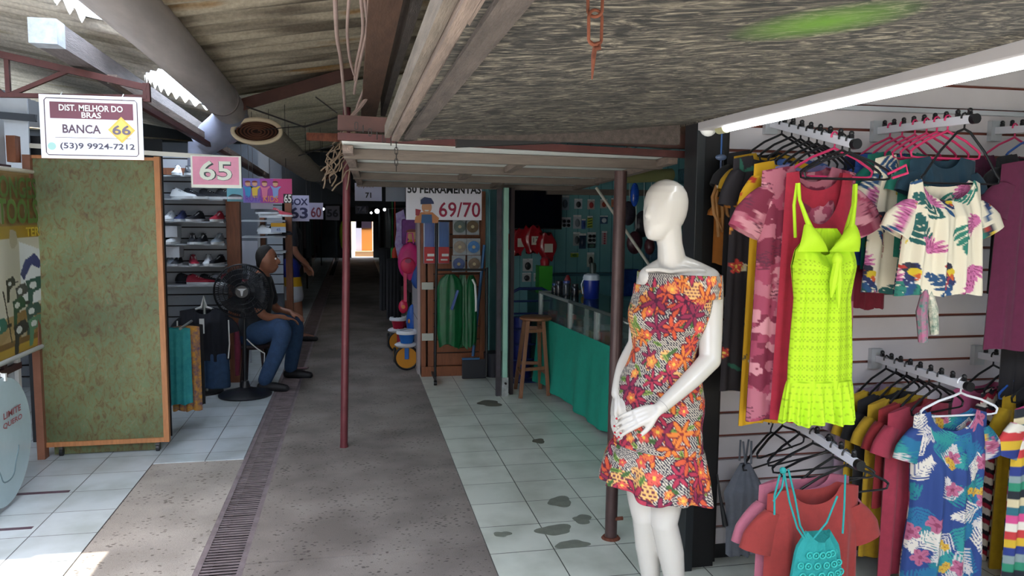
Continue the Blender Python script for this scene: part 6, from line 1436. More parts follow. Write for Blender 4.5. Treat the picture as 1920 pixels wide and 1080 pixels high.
# ================================================================ MANNEQUIN AND PEOPLE
def fuse(name, mb, vox, it=6, fac=.5, decim=None):
    """one continuous skin from overlapping tapered volumes"""
    me = bpy.data.meshes.new(name); me.from_pydata(mb.v, [], mb.f); o = bpy.data.objects.new(name, me); COL.objects.link(o)
    bm = bmesh.new(); bm.from_mesh(me); bmesh.ops.recalc_face_normals(bm, faces=bm.faces); bm.to_mesh(me); bm.free()
    r = o.modifiers.new('r','REMESH'); r.mode = 'VOXEL'; r.voxel_size = vox
    s = o.modifiers.new('s','SMOOTH'); s.iterations = it; s.factor = fac
    dg = bpy.context.evaluated_depsgraph_get(); me2 = bpy.data.meshes.new_from_object(o.evaluated_get(dg))
    bpy.data.objects.remove(o); bpy.data.meshes.remove(me)
    me2.polygons.foreach_set('use_smooth', [True]*len(me2.polygons)); return me2
def chain(mb, pts, rs, n=20, sub=4):
    """smooth tapered limb with round ends"""
    P = [Vector(p) for p in pts]; Q = []; R2 = []
    for k in range(len(P)-1):
        p0 = P[max(k-1,0)]; p1 = P[k]; p2 = P[k+1]; p3 = P[min(k+2,len(P)-1)]
        for j in range(sub):
            t = j/sub; Q.append(.5*((2*p1)+(p2-p0)*t+(2*p0-5*p1+4*p2-p3)*t*t+(3*p1-p0-3*p2+p3)*t**3)); R2.append(rs[k]*(1-t)+rs[k+1]*t)
    Q.append(P[-1]); R2.append(rs[-1])
    d0 = (Q[0]-Q[1]).normalized(); d1 = (Q[-1]-Q[-2]).normalized()
    A_ = [(Q[0]+d0*rs[0]*k, rs[0]*math.sqrt(max(0,1-k*k))+1e-4) for k in (.98,.85,.6,.3)]; B_ = [(Q[-1]+d1*rs[-1]*k, rs[-1]*math.sqrt(max(0,1-k*k))+1e-4) for k in (.3,.6,.85,.98)]
    mb.tube([a for a,_ in A_]+Q+[b for b,_ in B_],[a for _,a in A_]+R2+[b for _,b in B_],n)
def sect(c, a, b, yaw, n=40, p=1.0):
    return [Vector(c)+rot2((a*cos(2*pi*j/n), b*sin(2*pi*j/n)), yaw) for j in range(n)]
# local frame of the mannequin: +h to the right of the photo, +n toward the camera
MC = Vector((1.165,2.80,0)); RZ = rad(-23.2); YW = rad(-30)
def M_(h, n, z): return MC+rot2((h,-n,z),RZ)
def torso_rings(tab, off=0.0, n=64, fold=None):
    R0 = []
    for (z,ch,cn,a,b) in tab:
        R0.append([MC+rot2((ch,-cn,z),RZ)+rot2(((a+off)*cos(2*pi*j/n),(b+off)*sin(2*pi*j/n)),RZ+YW) for j in range(n)])
    return R0
TT = [(1.425,.045,-.02,.050,.045),(1.405,.045,-.02,.10,.055),(1.385,.045,-.02,.145,.062),(1.35,.042,-.015,.165,.072),(1.30,.036,-.01,.160,.088),(1.245,.028,.0,.158,.108),(1.20,.022,.005,.150,.112),(1.15,.018,0,.136,.098),(1.09,.014,-.005,.125,.086),(1.03,.006,-.005,.140,.095),(.97,-.002,-.01,.163,.108),(.91,-.005,-.01,.178,.118),(.86,-.006,-.01,.180,.118),(.81,-.004,-.01,.172,.108)]
def smooth_tab(tab, k=4):
    out = []
    for i in range(len(tab)-1):
        for j in range(k): t = j/k; out.append(tuple(a*(1-t)+b*t for a,b in zip(tab[i],tab[i+1])))
    out.append(tab[-1]); return out
body = MB()
body.loft(torso_rings(smooth_tab(TT)))
# bust
for sg in (-1,1):
    c = MC+rot2((.026,-.0,1.235),RZ)+rot2((sg*.064,-.062,0),RZ+YW); body.ball(c,.052,18,12,(1,1,.95))
# neck and head
chain(body,[M_(.035,-.03,1.36),M_(.030,-.02,1.44),M_(.022,-.005,1.50),M_(.012,.0,1.56)],[.070,.055,.048,.052])
for sg, e in ((1,(.17,.0,1.372)),(-1,(-.050,-.03,1.372))):
    chain(body,[M_(.036,-.02,1.425),M_(.036+(e[0]-.036)*.5,e[1]*.5-.02,1.405),M_(*e)],[.045,.042,.046])
# clavicles
for e in ((.15,.045,1.405),(-.06,.045,1.405)): chain(body,[M_(.028,.050,1.40),M_((.028+e[0])/2,.052,1.408),M_(*e)],[.010,.009,.010],10)
# head: faces the left of the photo, slightly toward the camera
HY = RZ+rad(-42)
def hd(x,y,z): return MC+rot2((-.002,.005,0),RZ)+rot2((x,y,0),HY)+Vector((0,0,z))
rings = []
for (z,hw,fr_,bk_) in ((1.515,.010,-.052,-.030),(1.522,.030,-.078,-.005),(1.535,.042,-.086,.022),(1.555,.055,-.091,.055),(1.58,.066,-.093,.080),(1.61,.073,-.093,.094),(1.64,.077,-.091,.100),(1.67,.077,-.087,.101),(1.70,.070,-.078,.094),(1.725,.056,-.060,.076),(1.742,.034,-.034,.048),(1.750,.010,-.004,.014)):
    cyy = (fr_+bk_)/2; hl = (bk_-fr_)/2
    rings.append([hd(hw*cos(2*pi*j/32)*(1-.10*max(0,-sin(2*pi*j/32))), cyy+hl*sin(2*pi*j/32), z) for j in range(32)])
body.loft(rings)
# smooth face: faint brow, nose ridge and chin
chain(body,[hd(0,-.080,1.650),hd(0,-.092,1.612),hd(0,-.084,1.604)],[.010,.012,.008],10)
# ---- arm on the right of the photo, crossing in front
SA, EA, WA = M_(.172,.010,1.350), M_(.182,.075,1.075), M_(.005,.215,.915)
chain(body,[M_(.140,.0,1.375),SA,M_(.180,.035,1.22),EA],[.050,.052,.046,.040],24,5)
chain(body,[EA,M_(.115,.135,1.01),WA],[.041,.036,.024],24,6)
def hand(mb, w, dirv, nrm, side, curl, L=.175, tips=None, thumb_dir=None, nails=None, k=1.0):
    """palm + four unequal fingers + thumb. dirv: wrist->knuckles, nrm: back of the hand, side: +1/-1 which side the thumb is on"""
    d = Vector(dirv).normalized(); n_ = Vector(nrm); n_ = (n_-d*n_.dot(d)).normalized(); s_ = d.cross(n_).normalized()*side
    pl = L*.46
    for q in range(4):
        off = (-1.5+q)*.0175*k
        chain(mb,[w+s_*off*.35,w+d*pl*.5+s_*off*.85,w+d*pl+s_*off],[.0125*k,.0125*k,.0105*k],12,3)
    out = []
    for q, (fl, r_) in enumerate(((.90,.0078),(1.0,.0082),(.95,.0080),(.78,.0070))):    # index .. little; index on thumb side
        off = (1.5-q)*.0185*k; base = w+d*pl+s_*off; fan_ = s_*(1.5-q)*.06; L1 = L*.54*fl; p = base; dd = (d+fan_).normalized(); P = [base-d*.01]; ang = curl*(1+.12*q)
        for seg, fr_ in enumerate((.42,.33,.27)):
            dd = (dd*cos(ang)-n_*sin(ang)).normalized() if seg else (dd*cos(ang*.6)-n_*sin(ang*.6)).normalized()
            p = p+dd*L1*fr_; P.append(p.copy())
        chain(mb,P,[r_*1.12*k,r_*1.08*k,r_*.98*k,r_*.82*k],12,3); out.append((P[-1],dd,n_))
    tb_ = w+d*pl*.25+s_*.020*k; td = (d*.75+s_*.62-n_*.25).normalized(); t1 = tb_+td*.034*k; td2 = (td+d*.4-s_*.1).normalized(); t2 = t1+td2*.028*k; t3 = t2+(td2+d*.3).normalized()*.022*k
    chain(mb,[w+s_*.008,tb_,t1,t2,t3],[.014*k,.013*k,.0105*k,.0098*k,.0078*k],12,3); out.append((t3,td2,n_))
    return out
toC = (M_(0,1,0)-M_(0,0,0)).normalized(); rgt = (M_(1,0,0)-M_(0,0,0)).normalized(); upv = Vector((0,0,1))
tipsA = hand(body, WA+(WA-EA).normalized()*.010, -rgt*.86+toC*.02-upv*.40, toC*.80+upv*.50-rgt*.1, -1, .20, L=.185)
# ---- far arm, left of the photo, mostly behind the body
SB, EB, WB = M_(-.055,-.050,1.350), M_(-.098,-.13,1.09), M_(-.168,-.01,.905)
chain(body,[M_(-.03,-.03,1.375),SB,M_(-.085,-.10,1.22),EB],[.048,.048,.043,.037],24,5)
chain(body,[EB,M_(-.145,-.08,1.0),WB],[.038,.033,.023],24,6)
tipsB = hand(body, WB, -upv*.9-rgt*.08+toC*.25, -rgt*.9+toC*.3, 1, .22, L=.175)
# ---- legs
LA = [M_(.070,.0,.86),M_(.062,.02,.70),M_(.040,.045,.52),M_(.030,.055,.42),M_(.060,.02,.28),M_(.085,-.01,.10),M_(.088,-.02,.05)]
LB = [M_(-.085,-.03,.86),M_(-.080,-.02,.70),M_(-.060,.0,.52),M_(-.045,.01,.42),M_(-.030,-.03,.28),M_(-.015,-.06,.10),M_(-.015,-.065,.05)]
for L_ in (LA,LB):
    chain(body,L_[:4],[.095,.082,.062,.052],26,6); chain(body,[L_[3],L_[4],L_[5],L_[6]],[.051,.052,.033,.034],26,6)
    f0 = L_[6]; fd = rot2((0,-1,0),RZ+YW); chain(body,[f0+Vector((0,0,-.01)),f0+fd*.07+Vector((0,0,-.015)),f0+fd*.15+Vector((0,0,-.025))],[.034,.030,.020],16,4)
man = T('mannequin','glossy white faceless female mannequin standing in a floral off-shoulder dress','mannequin',(MC.x,MC.y,0))
wm = mat('mannequin_gloss','cbc5bd',.22,coat=.25,spec=.45)
O('body', fuse('body',body,.0042,5,.5), wm, man); bpy.data.objects['body.001' if 'body.001' in bpy.data.objects else 'body']
bodyo = [o for o in bpy.data.objects if o.parent == man][0]; bodyo.data.materials.clear(); bodyo.data.materials.append(wm)
nail = flat('b02030',.2)
for (p, dd, n_) in tipsA+tipsB:
    O('nail', MB().ball(p+dd*.003+n_*.0052,.0052,10,6,(1,1,.8)), nail, man, smooth=True)
seam = flat('8e8a86',.4)
O('wrist_seam', MB().tube([WA+(EA-WA).normalized()*.012+x_*.0262 for x_ in [frame(EA-WA)[0]*cos(2*pi*k/24)+frame(EA-WA)[1]*sin(2*pi*k/24) for k in range(24)]],.0007,5,closed=True), seam, man)
bs = O('stand', MB().cyl(M_(.02,-.03,.004),M_(.02,-.03,.014),.17,n=40), mat('stand_glass','aab4b8',.1), man, smooth=True)
O('stand_rod', MB().cyl(M_(.085,-.05,.014),M_(.075,-.03,.30),.008,n=10), alu, bs, smooth=True)
# ---- dress
cvd = Cv(1.3,1.0,'d2c6b4',.002)
Yd, Xd = np.mgrid[0:cvd.ny,0:cvd.nx]*cvd.r; nz1 = cvd.noise(.16,3)
st1 = ((Xd*.8+Yd)/.0095 % 1) < .58; st2 = ((Xd*.8-Yd)/.0095 % 1) < .58
cvd.a[np.where(nz1 > .5, st1, st2)] = lin('2c2a3a')
lat = (((Xd/.016+.5*((Yd/.012).astype(int)%2)) % 1-.5)**2+((Yd/.012) % 1-.5)**2) < .10; n3 = cvd.noise(.13,9) > .60; cvd.a[n3] = lin('e8b06a'); cvd.a[n3&lat] = lin('6a3040')
r = R_(31)
for k in range(230): cvd.leaf(r.random()*1.3,r.random(),r.uniform(.04,.075),.017,r.uniform(0,3.1),('6f8a3a','4a6a34','8a9a4a')[k%3],'34502a')
for k in range(185): cvd.lily(r.random()*1.3,r.random(),r.uniform(.035,.062),6,('8a2344','cc5230','b02f48','d87a30')[k%4],('4a1430','64182c','4a1430','8a2824')[k%4],r.random()*6)
for k in range(100): cvd.flower(r.random()*1.3,r.random(),r.uniform(.016,.032),5,('d86a3c','d65a4c','e09048')[k%3],'e0b848',r.random()*6,.38,'b03438')
dr = T('floral_dress','off-shoulder short dress with orange and magenta flowers on the white mannequin','dress',(MC.x,MC.y,.55))
def cloth_rings(tab, n, off, fold=None, z_uv=1.42):
    mb = MB(); UV = []; rings = []
    for i,(z,ch,cn,a,b) in enumerate(tab):
        rr = []
        for j in range(n):
            t = 2*pi*j/n; f = fold(t,i/(len(tab)-1)) if fold else 0
            dz = 0
            if isinstance(f, tuple): f, dz = f
            # bust
            bu = .0
            if 1.17 < z < 1.30:
                for tc_ in (-pi/2-.55,-pi/2+.55): 
                    dd_ = (t-tc_+pi) % (2*pi)-pi; bu += .026*math.exp(-(dd_/.42)**2)*math.exp(-((z-1.235)/.045)**2)
            rr.append(MC+rot2((ch,-cn,z+dz),RZ)+rot2(((a+off+f+bu*.4)*cos(t),(b+off+f+bu)*sin(t)),RZ+YW)); UV.append(((t/(2*pi))*1.0+.05,(z_uv-z)))
        rings.append(rr)
    mb.loft(rings,cap=False); return mb, np.array(UV)
bod = [q for q in smooth_tab(TT,14) if q[0] <= 1.345]
bod += smooth_tab([TT[-1],(.74,-.004,-.01,.178,.118),(.70,-.004,-.01,.182,.122)],12)[1:]
mb, UV = cloth_rings(bod,240,.008,lambda t,u: .0025*sin(7*t+u*9)*(.3+.7*abs(sin(u*5))))
me = mesh_of('bodice_and_skirt',mb,mat_print(),True,0); set_cols(me, cvd.sample(UV[:,0],UV[:,1])); O('bodice_and_skirt',me,None,dr)
ruf = smooth_tab([(.708,-.004,-.01,.183,.124),(.69,-.005,-.01,.192,.135),(.64,-.008,-.008,.205,.150),(.58,-.010,-.005,.214,.160),(.545,-.012,-.005,.217,.164)],12)
mb, UV = cloth_rings(ruf,320,.008,lambda t,u: ((.016*u*sin(9*t+.6)+.007*u*sin(17*t)), -.012*u*sin(5*t+1)+(.045*u*cos(t+pi)*1.0 if 0 else .022*u*-cos(t))))
UV[:,1] += .03; me = mesh_of('ruffle',mb,mat_print(),True,0); set_cols(me, cvd.sample(UV[:,0]*1.15,UV[:,1])); O('ruffle',me,None,dr)
# shoulder band around body and upper arms
bt = []
for i in range(16):
    u = i/15; bt.append((1.392-.088*u,.058,-.008,.176-.004*abs(u-.5),.080+.008*u))
mb, UV = cloth_rings(bt,300,.004,lambda t,u: .003*sin(12*t)*u)
UV[:,1] = 1.42-1.39+(UV[:,1]-.0)*.9; me = mesh_of('shoulder_band',mb,mat_print(),True,0); set_cols(me, cvd.sample(UV[:,0]*1.2,UV[:,1])); O('shoulder_band',me,None,dr)
for o in (q for q in bpy.data.objects if q.parent == dr):
    s_ = o.modifiers.new('th','SOLIDIFY'); s_.thickness = .0015
# ================================================================ people deep on the left
skin = mat('skin_brown','9a664e',.5,var=.06,vs=20); hair_m = mat('dark_hair','17110e',.7,bump=.5,bs=120)
def person(lb, J, skin_m, shirt, shorts, longs=False, hair=True, k=1.0, shoe='1a1a1e', face_dir=(1,-.3,0)):
    """J: joint table with pelvis, chest, neck, head, shoulders, elbows, wrists, hips, knees, ankles"""
    t = T('person', lb, 'person', (J['pelvis'].x,J['pelvis'].y,0)); mb = MB()
    fd = Vector(face_dir).normalized(); sd = fd.cross(Vector((0,0,1))).normalized()
    chain(mb,[J['pelvis'],J['pelvis'].lerp(J['chest'],.5),J['chest'],J['neck']-(J['neck']-J['chest'])*.25],[.135,.115,.135,.08],24,4)
    for s in ('L','R'):
        chain(mb,[J['chest'].lerp(J['neck'],.55),J['sh'+s]],[.075,.062],18,3)
        chain(mb,[J['sh'+s],J['el'+s],J['wr'+s]],[.055,.042,.027],18,6)
        chain(mb,[J['pelvis'].lerp(J['hip'+s],.8),J['hip'+s],J['kn'+s],J['an'+s]],[.10,.095,.062,.038],22,6)
        a = J['an'+s]; fx = J.get('toe'+s, a+fd*.17); chain(mb,[a+Vector((0,0,-.02)),a.lerp(fx,.55)+Vector((0,0,-.035)),fx+Vector((0,0,-.04))],[.038,.036,.024],14,4)
        wd = (J['wr'+s]-J['el'+s]).normalized(); hand(mb,J['wr'+s],wd,Vector((0,0,1)) if abs(wd.z) < .8 else sd,1 if s == 'L' else -1,.35)
    hd_ = J['head']; chain(mb,[J['chest'].lerp(J['neck'],.7),J['neck'],hd_-Vector((0,0,.05))],[.062,.054,.052],18,3)
    mb.ball(hd_,.108,20,14,(.80,.92,1.12)); mb.ball(hd_+fd*.030-Vector((0,0,.055)),.070,16,10,(.85,.9,1))
    chain(mb,[hd_+fd*.088+Vector((0,0,.015)),hd_+fd*.112-Vector((0,0,.022)),hd_+fd*.098-Vector((0,0,.030))],[.010,.014,.010],10)
    for s in (-1,1): mb.ball(hd_+sd*s*.088-Vector((0,0,.01)),.028,10,8,(.5,.8,1.1))
    chain(mb,[hd_+fd*.086+sd*-.022-Vector((0,0,.062)),hd_+fd*.094-Vector((0,0,.062)),hd_+fd*.086+sd*.022-Vector((0,0,.062))],[.007,.008,.007],8)
    me = fuse('figure',mb,.009,4,.5); me.materials.clear(); me.materials.append(skin_m); O('figure',me,None,t)
    for s in (-1,1):
        O('eye', MB().ball(hd_+fd*.088+sd*s*.032+Vector((0,0,.012)),.010,10,8), flat('e6e2dc',.3), t, smooth=True); O('eyebrow', MB().bar(hd_+fd*.094+sd*s*.018+Vector((0,0,.034)),hd_+fd*.088+sd*s*.046+Vector((0,0,.032)),.006,.006), hair_m, t)
    hm = MB(); hm.ball(hd_-fd*.022+Vector((0,0,.026)),.108,20,14,(.84,.92,1.04)); chain(hm,[hd_-fd*.055+Vector((0,0,.02)),hd_-fd*.065-Vector((0,0,.04))],[.058,.045],14,3)
    me = fuse('hair',hm,.010,3); me.materials.clear(); me.materials.append(hair_m); O('hair',me,None,t)
    # shirt
    hm = MB(); chain(hm,[J['pelvis']+Vector((0,0,.02)),J['pelvis'].lerp(J['chest'],.5),J['chest'],J['neck']-(J['neck']-J['chest'])*.35],[.155,.135,.152,.09],26,4)
    for s in ('L','R'): chain(hm,[J['chest'].lerp(J['neck'],.5),J['sh'+s],J['sh'+s].lerp(J['el'+s],.72)],[.088,.078,.062],18,4)
    me = fuse('shirt',hm,.012,4); me.materials.clear(); me.materials.append(shirt); O('shirt',me,None,t)
    hm = MB(); chain(hm,[J['pelvis']-Vector((0,0,.03)),J['pelvis']+Vector((0,0,.03))],[.145,.145],24,3)
    for s in ('L','R'):
        if longs: chain(hm,[J['pelvis'].lerp(J['hip'+s],.8),J['hip'+s],J['kn'+s],J['an'+s]+Vector((0,0,.04))],[.11,.115,.085,.062],22,6)
        else: chain(hm,[J['pelvis'].lerp(J['hip'+s],.8),J['hip'+s],J['hip'+s].lerp(J['kn'+s],.86)],[.11,.115,.098],22,6)
    me = fuse('trousers' if longs else 'shorts',hm,.012,4); me.materials.clear(); me.materials.append(shorts); O('trousers' if longs else 'shorts',me,None,t)
    for s in ('L','R'):
        a = J['an'+s]; fx = J.get('toe'+s, a+fd*.17); d_ = (fx-a); d_.z = 0
        m_ = MB(); z0 = .008; chain(m_,[Vector((a.x,a.y,.035))-d_*.2,Vector((a.x,a.y,.035))+d_*.5,Vector((a.x,a.y,.028))+d_*1.12],[.042,.045,.032],16,4); me = fuse('shoe',m_,.009,2); me.materials.clear(); me.materials.append(flat(shoe,.6)); O('shoe',me,None,t)
    return t
V3 = Vector
# seated man behind the fan, facing right
hx_, hy_ = aY(497,497,7.35).x, 7.35
S0 = V3((hx_-.12,7.45,.50))
J = dict(pelvis=S0, chest=S0+V3((.04,-.02,.36)), neck=S0+V3((.09,-.03,.54)), head=V3((hx_+.02,7.40,1.165)),
  shL=S0+V3((.08,.17,.46)), shR=S0+V3((.05,-.20,.46)), elL=S0+V3((.16,.22,.20)), elR=S0+V3((.10,-.25,.19)), wrL=S0+V3((.32,.13,.15)), wrR=S0+V3((.28,-.15,.14)),
  hipL=S0+V3((.06,.09,.0)), hipR=S0+V3((.06,-.11,.0)), knL=S0+V3((.34,.22,.04)), knR=S0+V3((.28,-.26,.03)), anL=S0+V3((.30,.24,-.44)), anR=S0+V3((.12,-.30,-.44)))
person('man in a dark t-shirt and blue jeans sitting behind the black fan',J,skin,cloth('23262c'),mat('denim','2f4a6e',.8,var=.2,vs=20,bump=.2,bs=200),longs=True)
t = T('plastic_stool','low dark stool under the seated man behind the fan','stool',(S0.x,S0.y,0))
O('seat', MB().lathe((S0.x,S0.y,.35),[(.001,0),(.16,0),(.17,.02),(.16,.035),(.001,.035)],24), flat('34282a',.5), t, smooth=True)
for a in range(4): O('leg', MB().cyl((S0.x+.15*cos(a*pi/2+.7),S0.y+.15*sin(a*pi/2+.7),.005),(S0.x+.11*cos(a*pi/2+.7),S0.y+.11*sin(a*pi/2+.7),.36),.014,n=8), flat('34282a',.5), t, smooth=True)
# standing person with the colour-block shorts
px_, py_ = aZ(556,636).x, 10.0
b0 = V3((px_-.04,py_,0))
J = dict(pelvis=b0+V3((-.03,0,.98)), chest=b0+V3((-.02,0,1.33)), neck=b0+V3((0,0,1.50)), head=b0+V3((.03,0,1.64)),
  shL=b0+V3((-.01,.20,1.42)), shR=b0+V3((0,-.21,1.42)), elL=b0+V3((.02,.27,1.14)), elR=b0+V3((.06,-.27,1.13)), wrL=b0+V3((.14,.26,.92)), wrR=b0+V3((.20,-.22,.96)),
  hipL=b0+V3((-.02,.10,.92)), hipR=b0+V3((-.02,-.10,.92)), knL=b0+V3((-.04,.12,.50)), knR=b0+V3((.06,-.10,.50)), anL=b0+V3((-.10,.13,.085)), anR=b0+V3((.10,-.12,.085)))
shm = bpy.data.materials.new('colour_block_shorts'); shm.use_nodes = True; _M['shorts'] = shm; n_ = shm.node_tree; b_ = n_.nodes['Principled BSDF']
g_ = n_.nodes.new('ShaderNodeNewGeometry'); s_ = n_.nodes.new('ShaderNodeSeparateXYZ'); n_.links.new(g_.outputs['Position'],s_.inputs[0]); r_ = n_.nodes.new('ShaderNodeValToRGB'); cr = r_.color_ramp; cr.interpolation = 'CONSTANT'
cr.elements[0].position = 0; cr.elements[0].color = (*lin('b8bcc4'),1); cr.elements[1].position = .68; cr.elements[1].color = (*lin('d0a018'),1); e = cr.elements.new(.80); e.color = (*lin('1c2c80'),1)
n_.links.new(s_.outputs[2],r_.inputs[0]); n_.links.new(r_.outputs[0],b_.inputs['Base Color'])
person('person in a dark t-shirt and blue, yellow and white shorts standing in the aisle',J,skin,cloth('1c1f28'),shm,shoe='1b1b20')
# ---- clothes display at the left stall: dark top over blue jeans shorts on a bust
p = aY(382,590,7.1); dt = T('clothes_bust','white hanger stand of the dark display top beside the brown column','stand',(p.x,7.12,0))
O('post', MB().cyl((p.x,7.14,.02),(p.x,7.14,.86),.012,n=10), alu, dt, smooth=True); O('base', MB().cyl((p.x,7.14,.005),(p.x,7.14,.02),.14,n=28), bkm, dt, smooth=True)
O('neck_hanger', MB().tube([(p.x-.10,7.12,.74),(p.x-.02,7.12,.77),(p.x,7.12,.86),(p.x+.02,7.12,.77),(p.x+.10,7.12,.74)],[.008,.012,.014,.012,.008],8), WD['white'], dt, smooth=True)
garment('t_shirt','navy black t-shirt with white trim on the display stand beside the brown column',p.x,7.12,.76,.40,.46,cat='t-shirt',m=cloth('141722'),sleeve=(.16,.15,1.15),neck=(.07,.05),seed=120,depth=.07)
for sg in (-1,1): O('side_stripe', MB().tube([(p.x+sg*.21,7.06,.66),(p.x+sg*.215,7.05,.45),(p.x+sg*.20,7.06,.32)],.006,6), WD['white'], dt, smooth=True)
O('swing_tag', MB().bb((p.x-.025,7.025,.55),(p.x+.015,7.030,.68)), WD['white'], dt)
sh_ = MB(); 
for sg in (-1,1):
    rings = [[V3((p.x+sg*.10+cos(2*pi*j/24)*(.095+.012*f_),7.12+.07*sin(2*pi*j/24),.36-.31*f_+.0)) for j in range(24)] for f_ in [q/8 for q in range(9)]]; sh_.loft(rings)
me = fuse('jeans_shorts',sh_,.010,3); me.materials.clear(); me.materials.append(_M['denim']); O('jeans_shorts',me,None,label='blue denim shorts hanging below the navy t-shirt on the display stand',cat='shorts')
O('red_cloth', MB().tube([(p.x+.26,7.14,.62),(p.x+.27,7.14,.40),(p.x+.26,7.14,.15)],[.02,.03,.02],10), cloth('6a1c34'), smooth=True, label='dark red garment edge between the display stand and the brown column', cat='garment')
# clothes poking from behind the green board
q = aY(330,640,5.98)
garment('blouse','teal and yellow print garment hanging at the edge of the green board',q.x+.0,5.98,.76,.20,.57,cat='blouse',m=mat('teal_print_cloth','1f8a90',.8,c2='3aa0a0',vs=20),neck=(.03,.01),seed=130)
garment('blouse','yellow patterned garment behind the teal one by the green board',q.x+.05,6.06,.76,.20,.64,cat='blouse',m=mat('yellow_print_cloth','d89a24',.8,c2='5a4a6a',vs=26),neck=(.03,.01),seed=131)
garment('trousers','black trouser leg behind the yellow garment by the green board',q.x+.10,6.14,.76,.12,.62,cat='trousers',m=cloth('16161a'),neck=(.01,.01),seed=132)
O('garment_rail', MB().cyl((-1.245,5.9,.76),(-1.245,6.3,.76),.010,n=8), alu, label='short rail inside the green board cabinet holding the teal garment', cat='rail')
# ================================================================ DEEP AISLE
# walls added unseen behind the camera, so light falls only through the gap overhead
far_m = [mat('far_slat','5a626a',.6,var=.1,vs=2), flat('22262a',.7)]
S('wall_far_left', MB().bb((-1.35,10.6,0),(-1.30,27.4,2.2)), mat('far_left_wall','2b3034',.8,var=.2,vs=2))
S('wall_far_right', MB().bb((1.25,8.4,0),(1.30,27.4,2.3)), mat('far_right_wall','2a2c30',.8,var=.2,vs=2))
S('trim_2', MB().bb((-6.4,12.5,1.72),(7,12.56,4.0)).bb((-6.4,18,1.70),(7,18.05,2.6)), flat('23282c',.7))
rnd = random.Random(9)
pal_r = ('3a1a26','1d1f2a','4a2230','23303a','5a2a2a','2a2230','343c44','1a1c22','463a3c','2c3c34')
pn = {'3a1a26':'wine','1d1f2a':'blue black','4a2230':'maroon','23303a':'slate','5a2a2a':'brick red','2a2230':'dark plum','343c44':'grey','1a1c22':'black','463a3c':'taupe','2c3c34':'dark green'}
def small_garment(x, y, z1, L, w, c, lb, grp):
    mb = MB(); rings = []
    for i in range(7):
        f_ = i/6; ww = w*(.55+.45*min(1,f_*3)); rings.append([V3((x+cos(2*pi*j/16)*.05*(1+.3*sin(3*j)), y+sin(2*pi*j/16)*ww/2, z1-L*f_)) for j in range(16)])
    return O('garment', mb.loft(rings), cloth(c), smooth=True, label=lb, cat='garment', group=grp)
def ordn(k): return ['nearest','second nearest','third nearest','fourth nearest','fifth nearest','sixth nearest','seventh nearest','eighth nearest','ninth nearest','tenth nearest','eleventh nearest','twelfth nearest','thirteenth nearest','fourteenth nearest','fifteenth nearest','sixteenth nearest'][k]
O('clothes_rail', MB().cyl((.72,9.6,1.66),(.72,24,1.66),.014,n=8), bkm, label='long dark clothes rail along the right side deep in the aisle', cat='rail')
O('clothes_rail', MB().cyl((-.98,12.4,1.66),(-.98,24,1.66),.014,n=8), bkm, label='long dark clothes rail along the left side deep in the aisle', cat='rail')
for x_ in (.72,-.98):
    for y_ in (10.4 if x_ > 0 else 12.6,16.5,23.5): O('rail_post', MB().cyl((x_,y_,.004),(x_,y_,1.66),.016,n=8), bkm, label='dark rail post %s, deep in the aisle on the %s' % ({10.4:'nearest the toys',12.6:'nearest the standing person',16.5:'halfway along the rail',23.5:'at the bright far end'}[y_],'right' if x_ > 0 else 'left'), cat='post')
for k in range(14):
    y = 9.9+k*.95; c = pal_r[k % 10]; small_garment(.72,y,1.66,rnd.uniform(.85,1.3),.55,c,'%s garment on the right rail deep in the aisle, %s' % (pn[c],ordn(k)),'clothes on the right rail deep in the aisle')
for k in range(12):
    y = 12.6+k*.95; c = pal_r[(k*3+1) % 10]; small_garment(-.98,y,1.66,rnd.uniform(.7,1.3),.5,c,'%s garment on the left rail deep in the aisle, %s' % (pn[c],ordn(k)),'clothes on the left rail deep in the aisle')
p = aY(643,440,17.5); O('safety_vest', MB().ball((p.x,17.5,p.z),.5,14,10,(.17,.12,.62)).cyl((p.x,17.5,p.z+.2),(p.x,17.5,roofz(p.x,17.5)+.03),.004,n=5), flat('b8d838',.6), smooth=True, label='bright yellow green vest hanging left of the red post, deep in the aisle', cat='vest')
for px, py, y, c1, lb in ((736,478,10.2,'2a9a3a','green ball'),(741,478,10.0,'d8402a','orange red ball')):
    q = aY(px if c1 == '2a9a3a' else 741,py,y); O('toy_ball', MB().ball((q.x,y,q.z),.5,16,10,(.09,.09,.20)).cyl((q.x,y,q.z+.08),(q.x,y,roofz(q.x,y)+.03),.003,n=5), flat(c1,.4), smooth=True, label='%s shaped toy hanging low on the right, beyond the tricycles' % lb, cat='toy')
# black trousers hanging left of the toys
for i,(px,py,w_,L_) in enumerate(((722,480,.13,.75),(738,500,.16,.70))):
    q = aY(px,py,9.3-.4*i); garment('trousers','long black trousers hanging beyond the toys, %s of the two' % ('left' if i == 0 else 'right'),q.x,q.y,q.z+.10,w_,L_,cat='trousers',m=cloth('101218'),neck=(.01,.01),seed=140+i)
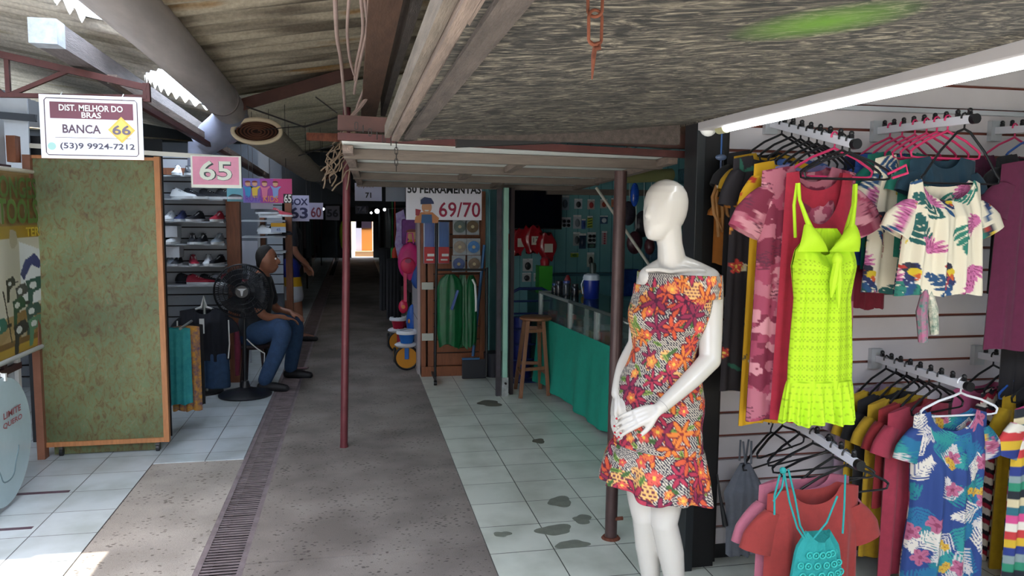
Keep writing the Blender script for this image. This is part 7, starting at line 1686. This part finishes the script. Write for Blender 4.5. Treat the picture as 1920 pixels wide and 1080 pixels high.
# round lights
em = mat('lit_bulb','ffffff',.3,emit='f0fbff',es=14)
for px, py, y, r_, lb in ((750,359,9.7,.028,'round white light beside the tools sign, brightest of the aisle lights'),(739,371,11,.018,'small light just below the brightest round light'),(707,396,16,.045,'blue white light above the right rail deep in the aisle'),(721,393,17,.03,'small light right of the blue white one deep in the aisle'),(606,392,11,.016,'small light between the 60 and 56 signs'),(696,399,22,.03,'faint farthest light over the aisle')):
    q = aY(px,py,y); t = T('aisle_light',lb,'light',(q.x,y,q.z)); O('bulb', MB().ball(q,r_,12,8), em, t, smooth=True); O('cord', MB().cyl(q+V3((0,0,r_*.8)),V3((q.x,y,roofz(q.x,y)+.03)),.004,n=5), bkm, t)
# bright far end: street with an orange vending machine, pavement and wall beyond
vm_ = T('vending_machine','orange and white vending machine in sunlight at the far end of the aisle','vending machine',(.42,28.4,0))
O('cabinet', MB().bb((.02,28.6,.02),(.62,29.2,1.75)), flat('e8a060',.4), vm_); O('front_panel', MB().bb((.24,28.57,.15),(.60,28.6,.95)), flat('ea9a50',.4), vm_); O('display', MB().bb((.05,28.56,1.0),(.6,28.6,1.35)), flat('3a3040',.3), vm_); O('side_strip', MB().bb((.02,28.56,.1),(.24,28.6,1.7)), flat('d8d8f0',.4), vm_); O('top_sign', MB().bb((.0,28.55,1.5),(.64,28.62,1.78)), flat('f4eadc',.4), vm_)
O('step', MB().bb((.0,28.1,0),(.9,28.5,.18)), flat('b08a66',.7), label='low brown step in front of the far vending machine', cat='step')
S('wall_street', MB().bb((-9,33,0),(9,33.2,4)), mat('street_wall','c8b49a',.8,var=.1,vs=1))
# dark shapes narrowing the far opening
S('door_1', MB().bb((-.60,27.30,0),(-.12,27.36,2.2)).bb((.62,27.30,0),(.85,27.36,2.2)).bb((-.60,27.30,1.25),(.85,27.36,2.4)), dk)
# unseen walls added behind the camera to block and steer the light
S('wall_light_block_back', MB().bb((-7,-4.2,0),(7,-4.0,3.4)), mat('light_block_pale','c0b8ac',.8,var=.08,vs=1))
S('wall_light_block_left', MB().bb((-6.6,-4,0),(-6.5,.3,3.2)), _M['light_block_pale'])
S('wall_light_block_right', MB().bb((2.5,.20,0),(6.5,.25,2.36)).bb((6.5,-4,0),(6.6,.3,3.2)), _M['light_block_pale'])
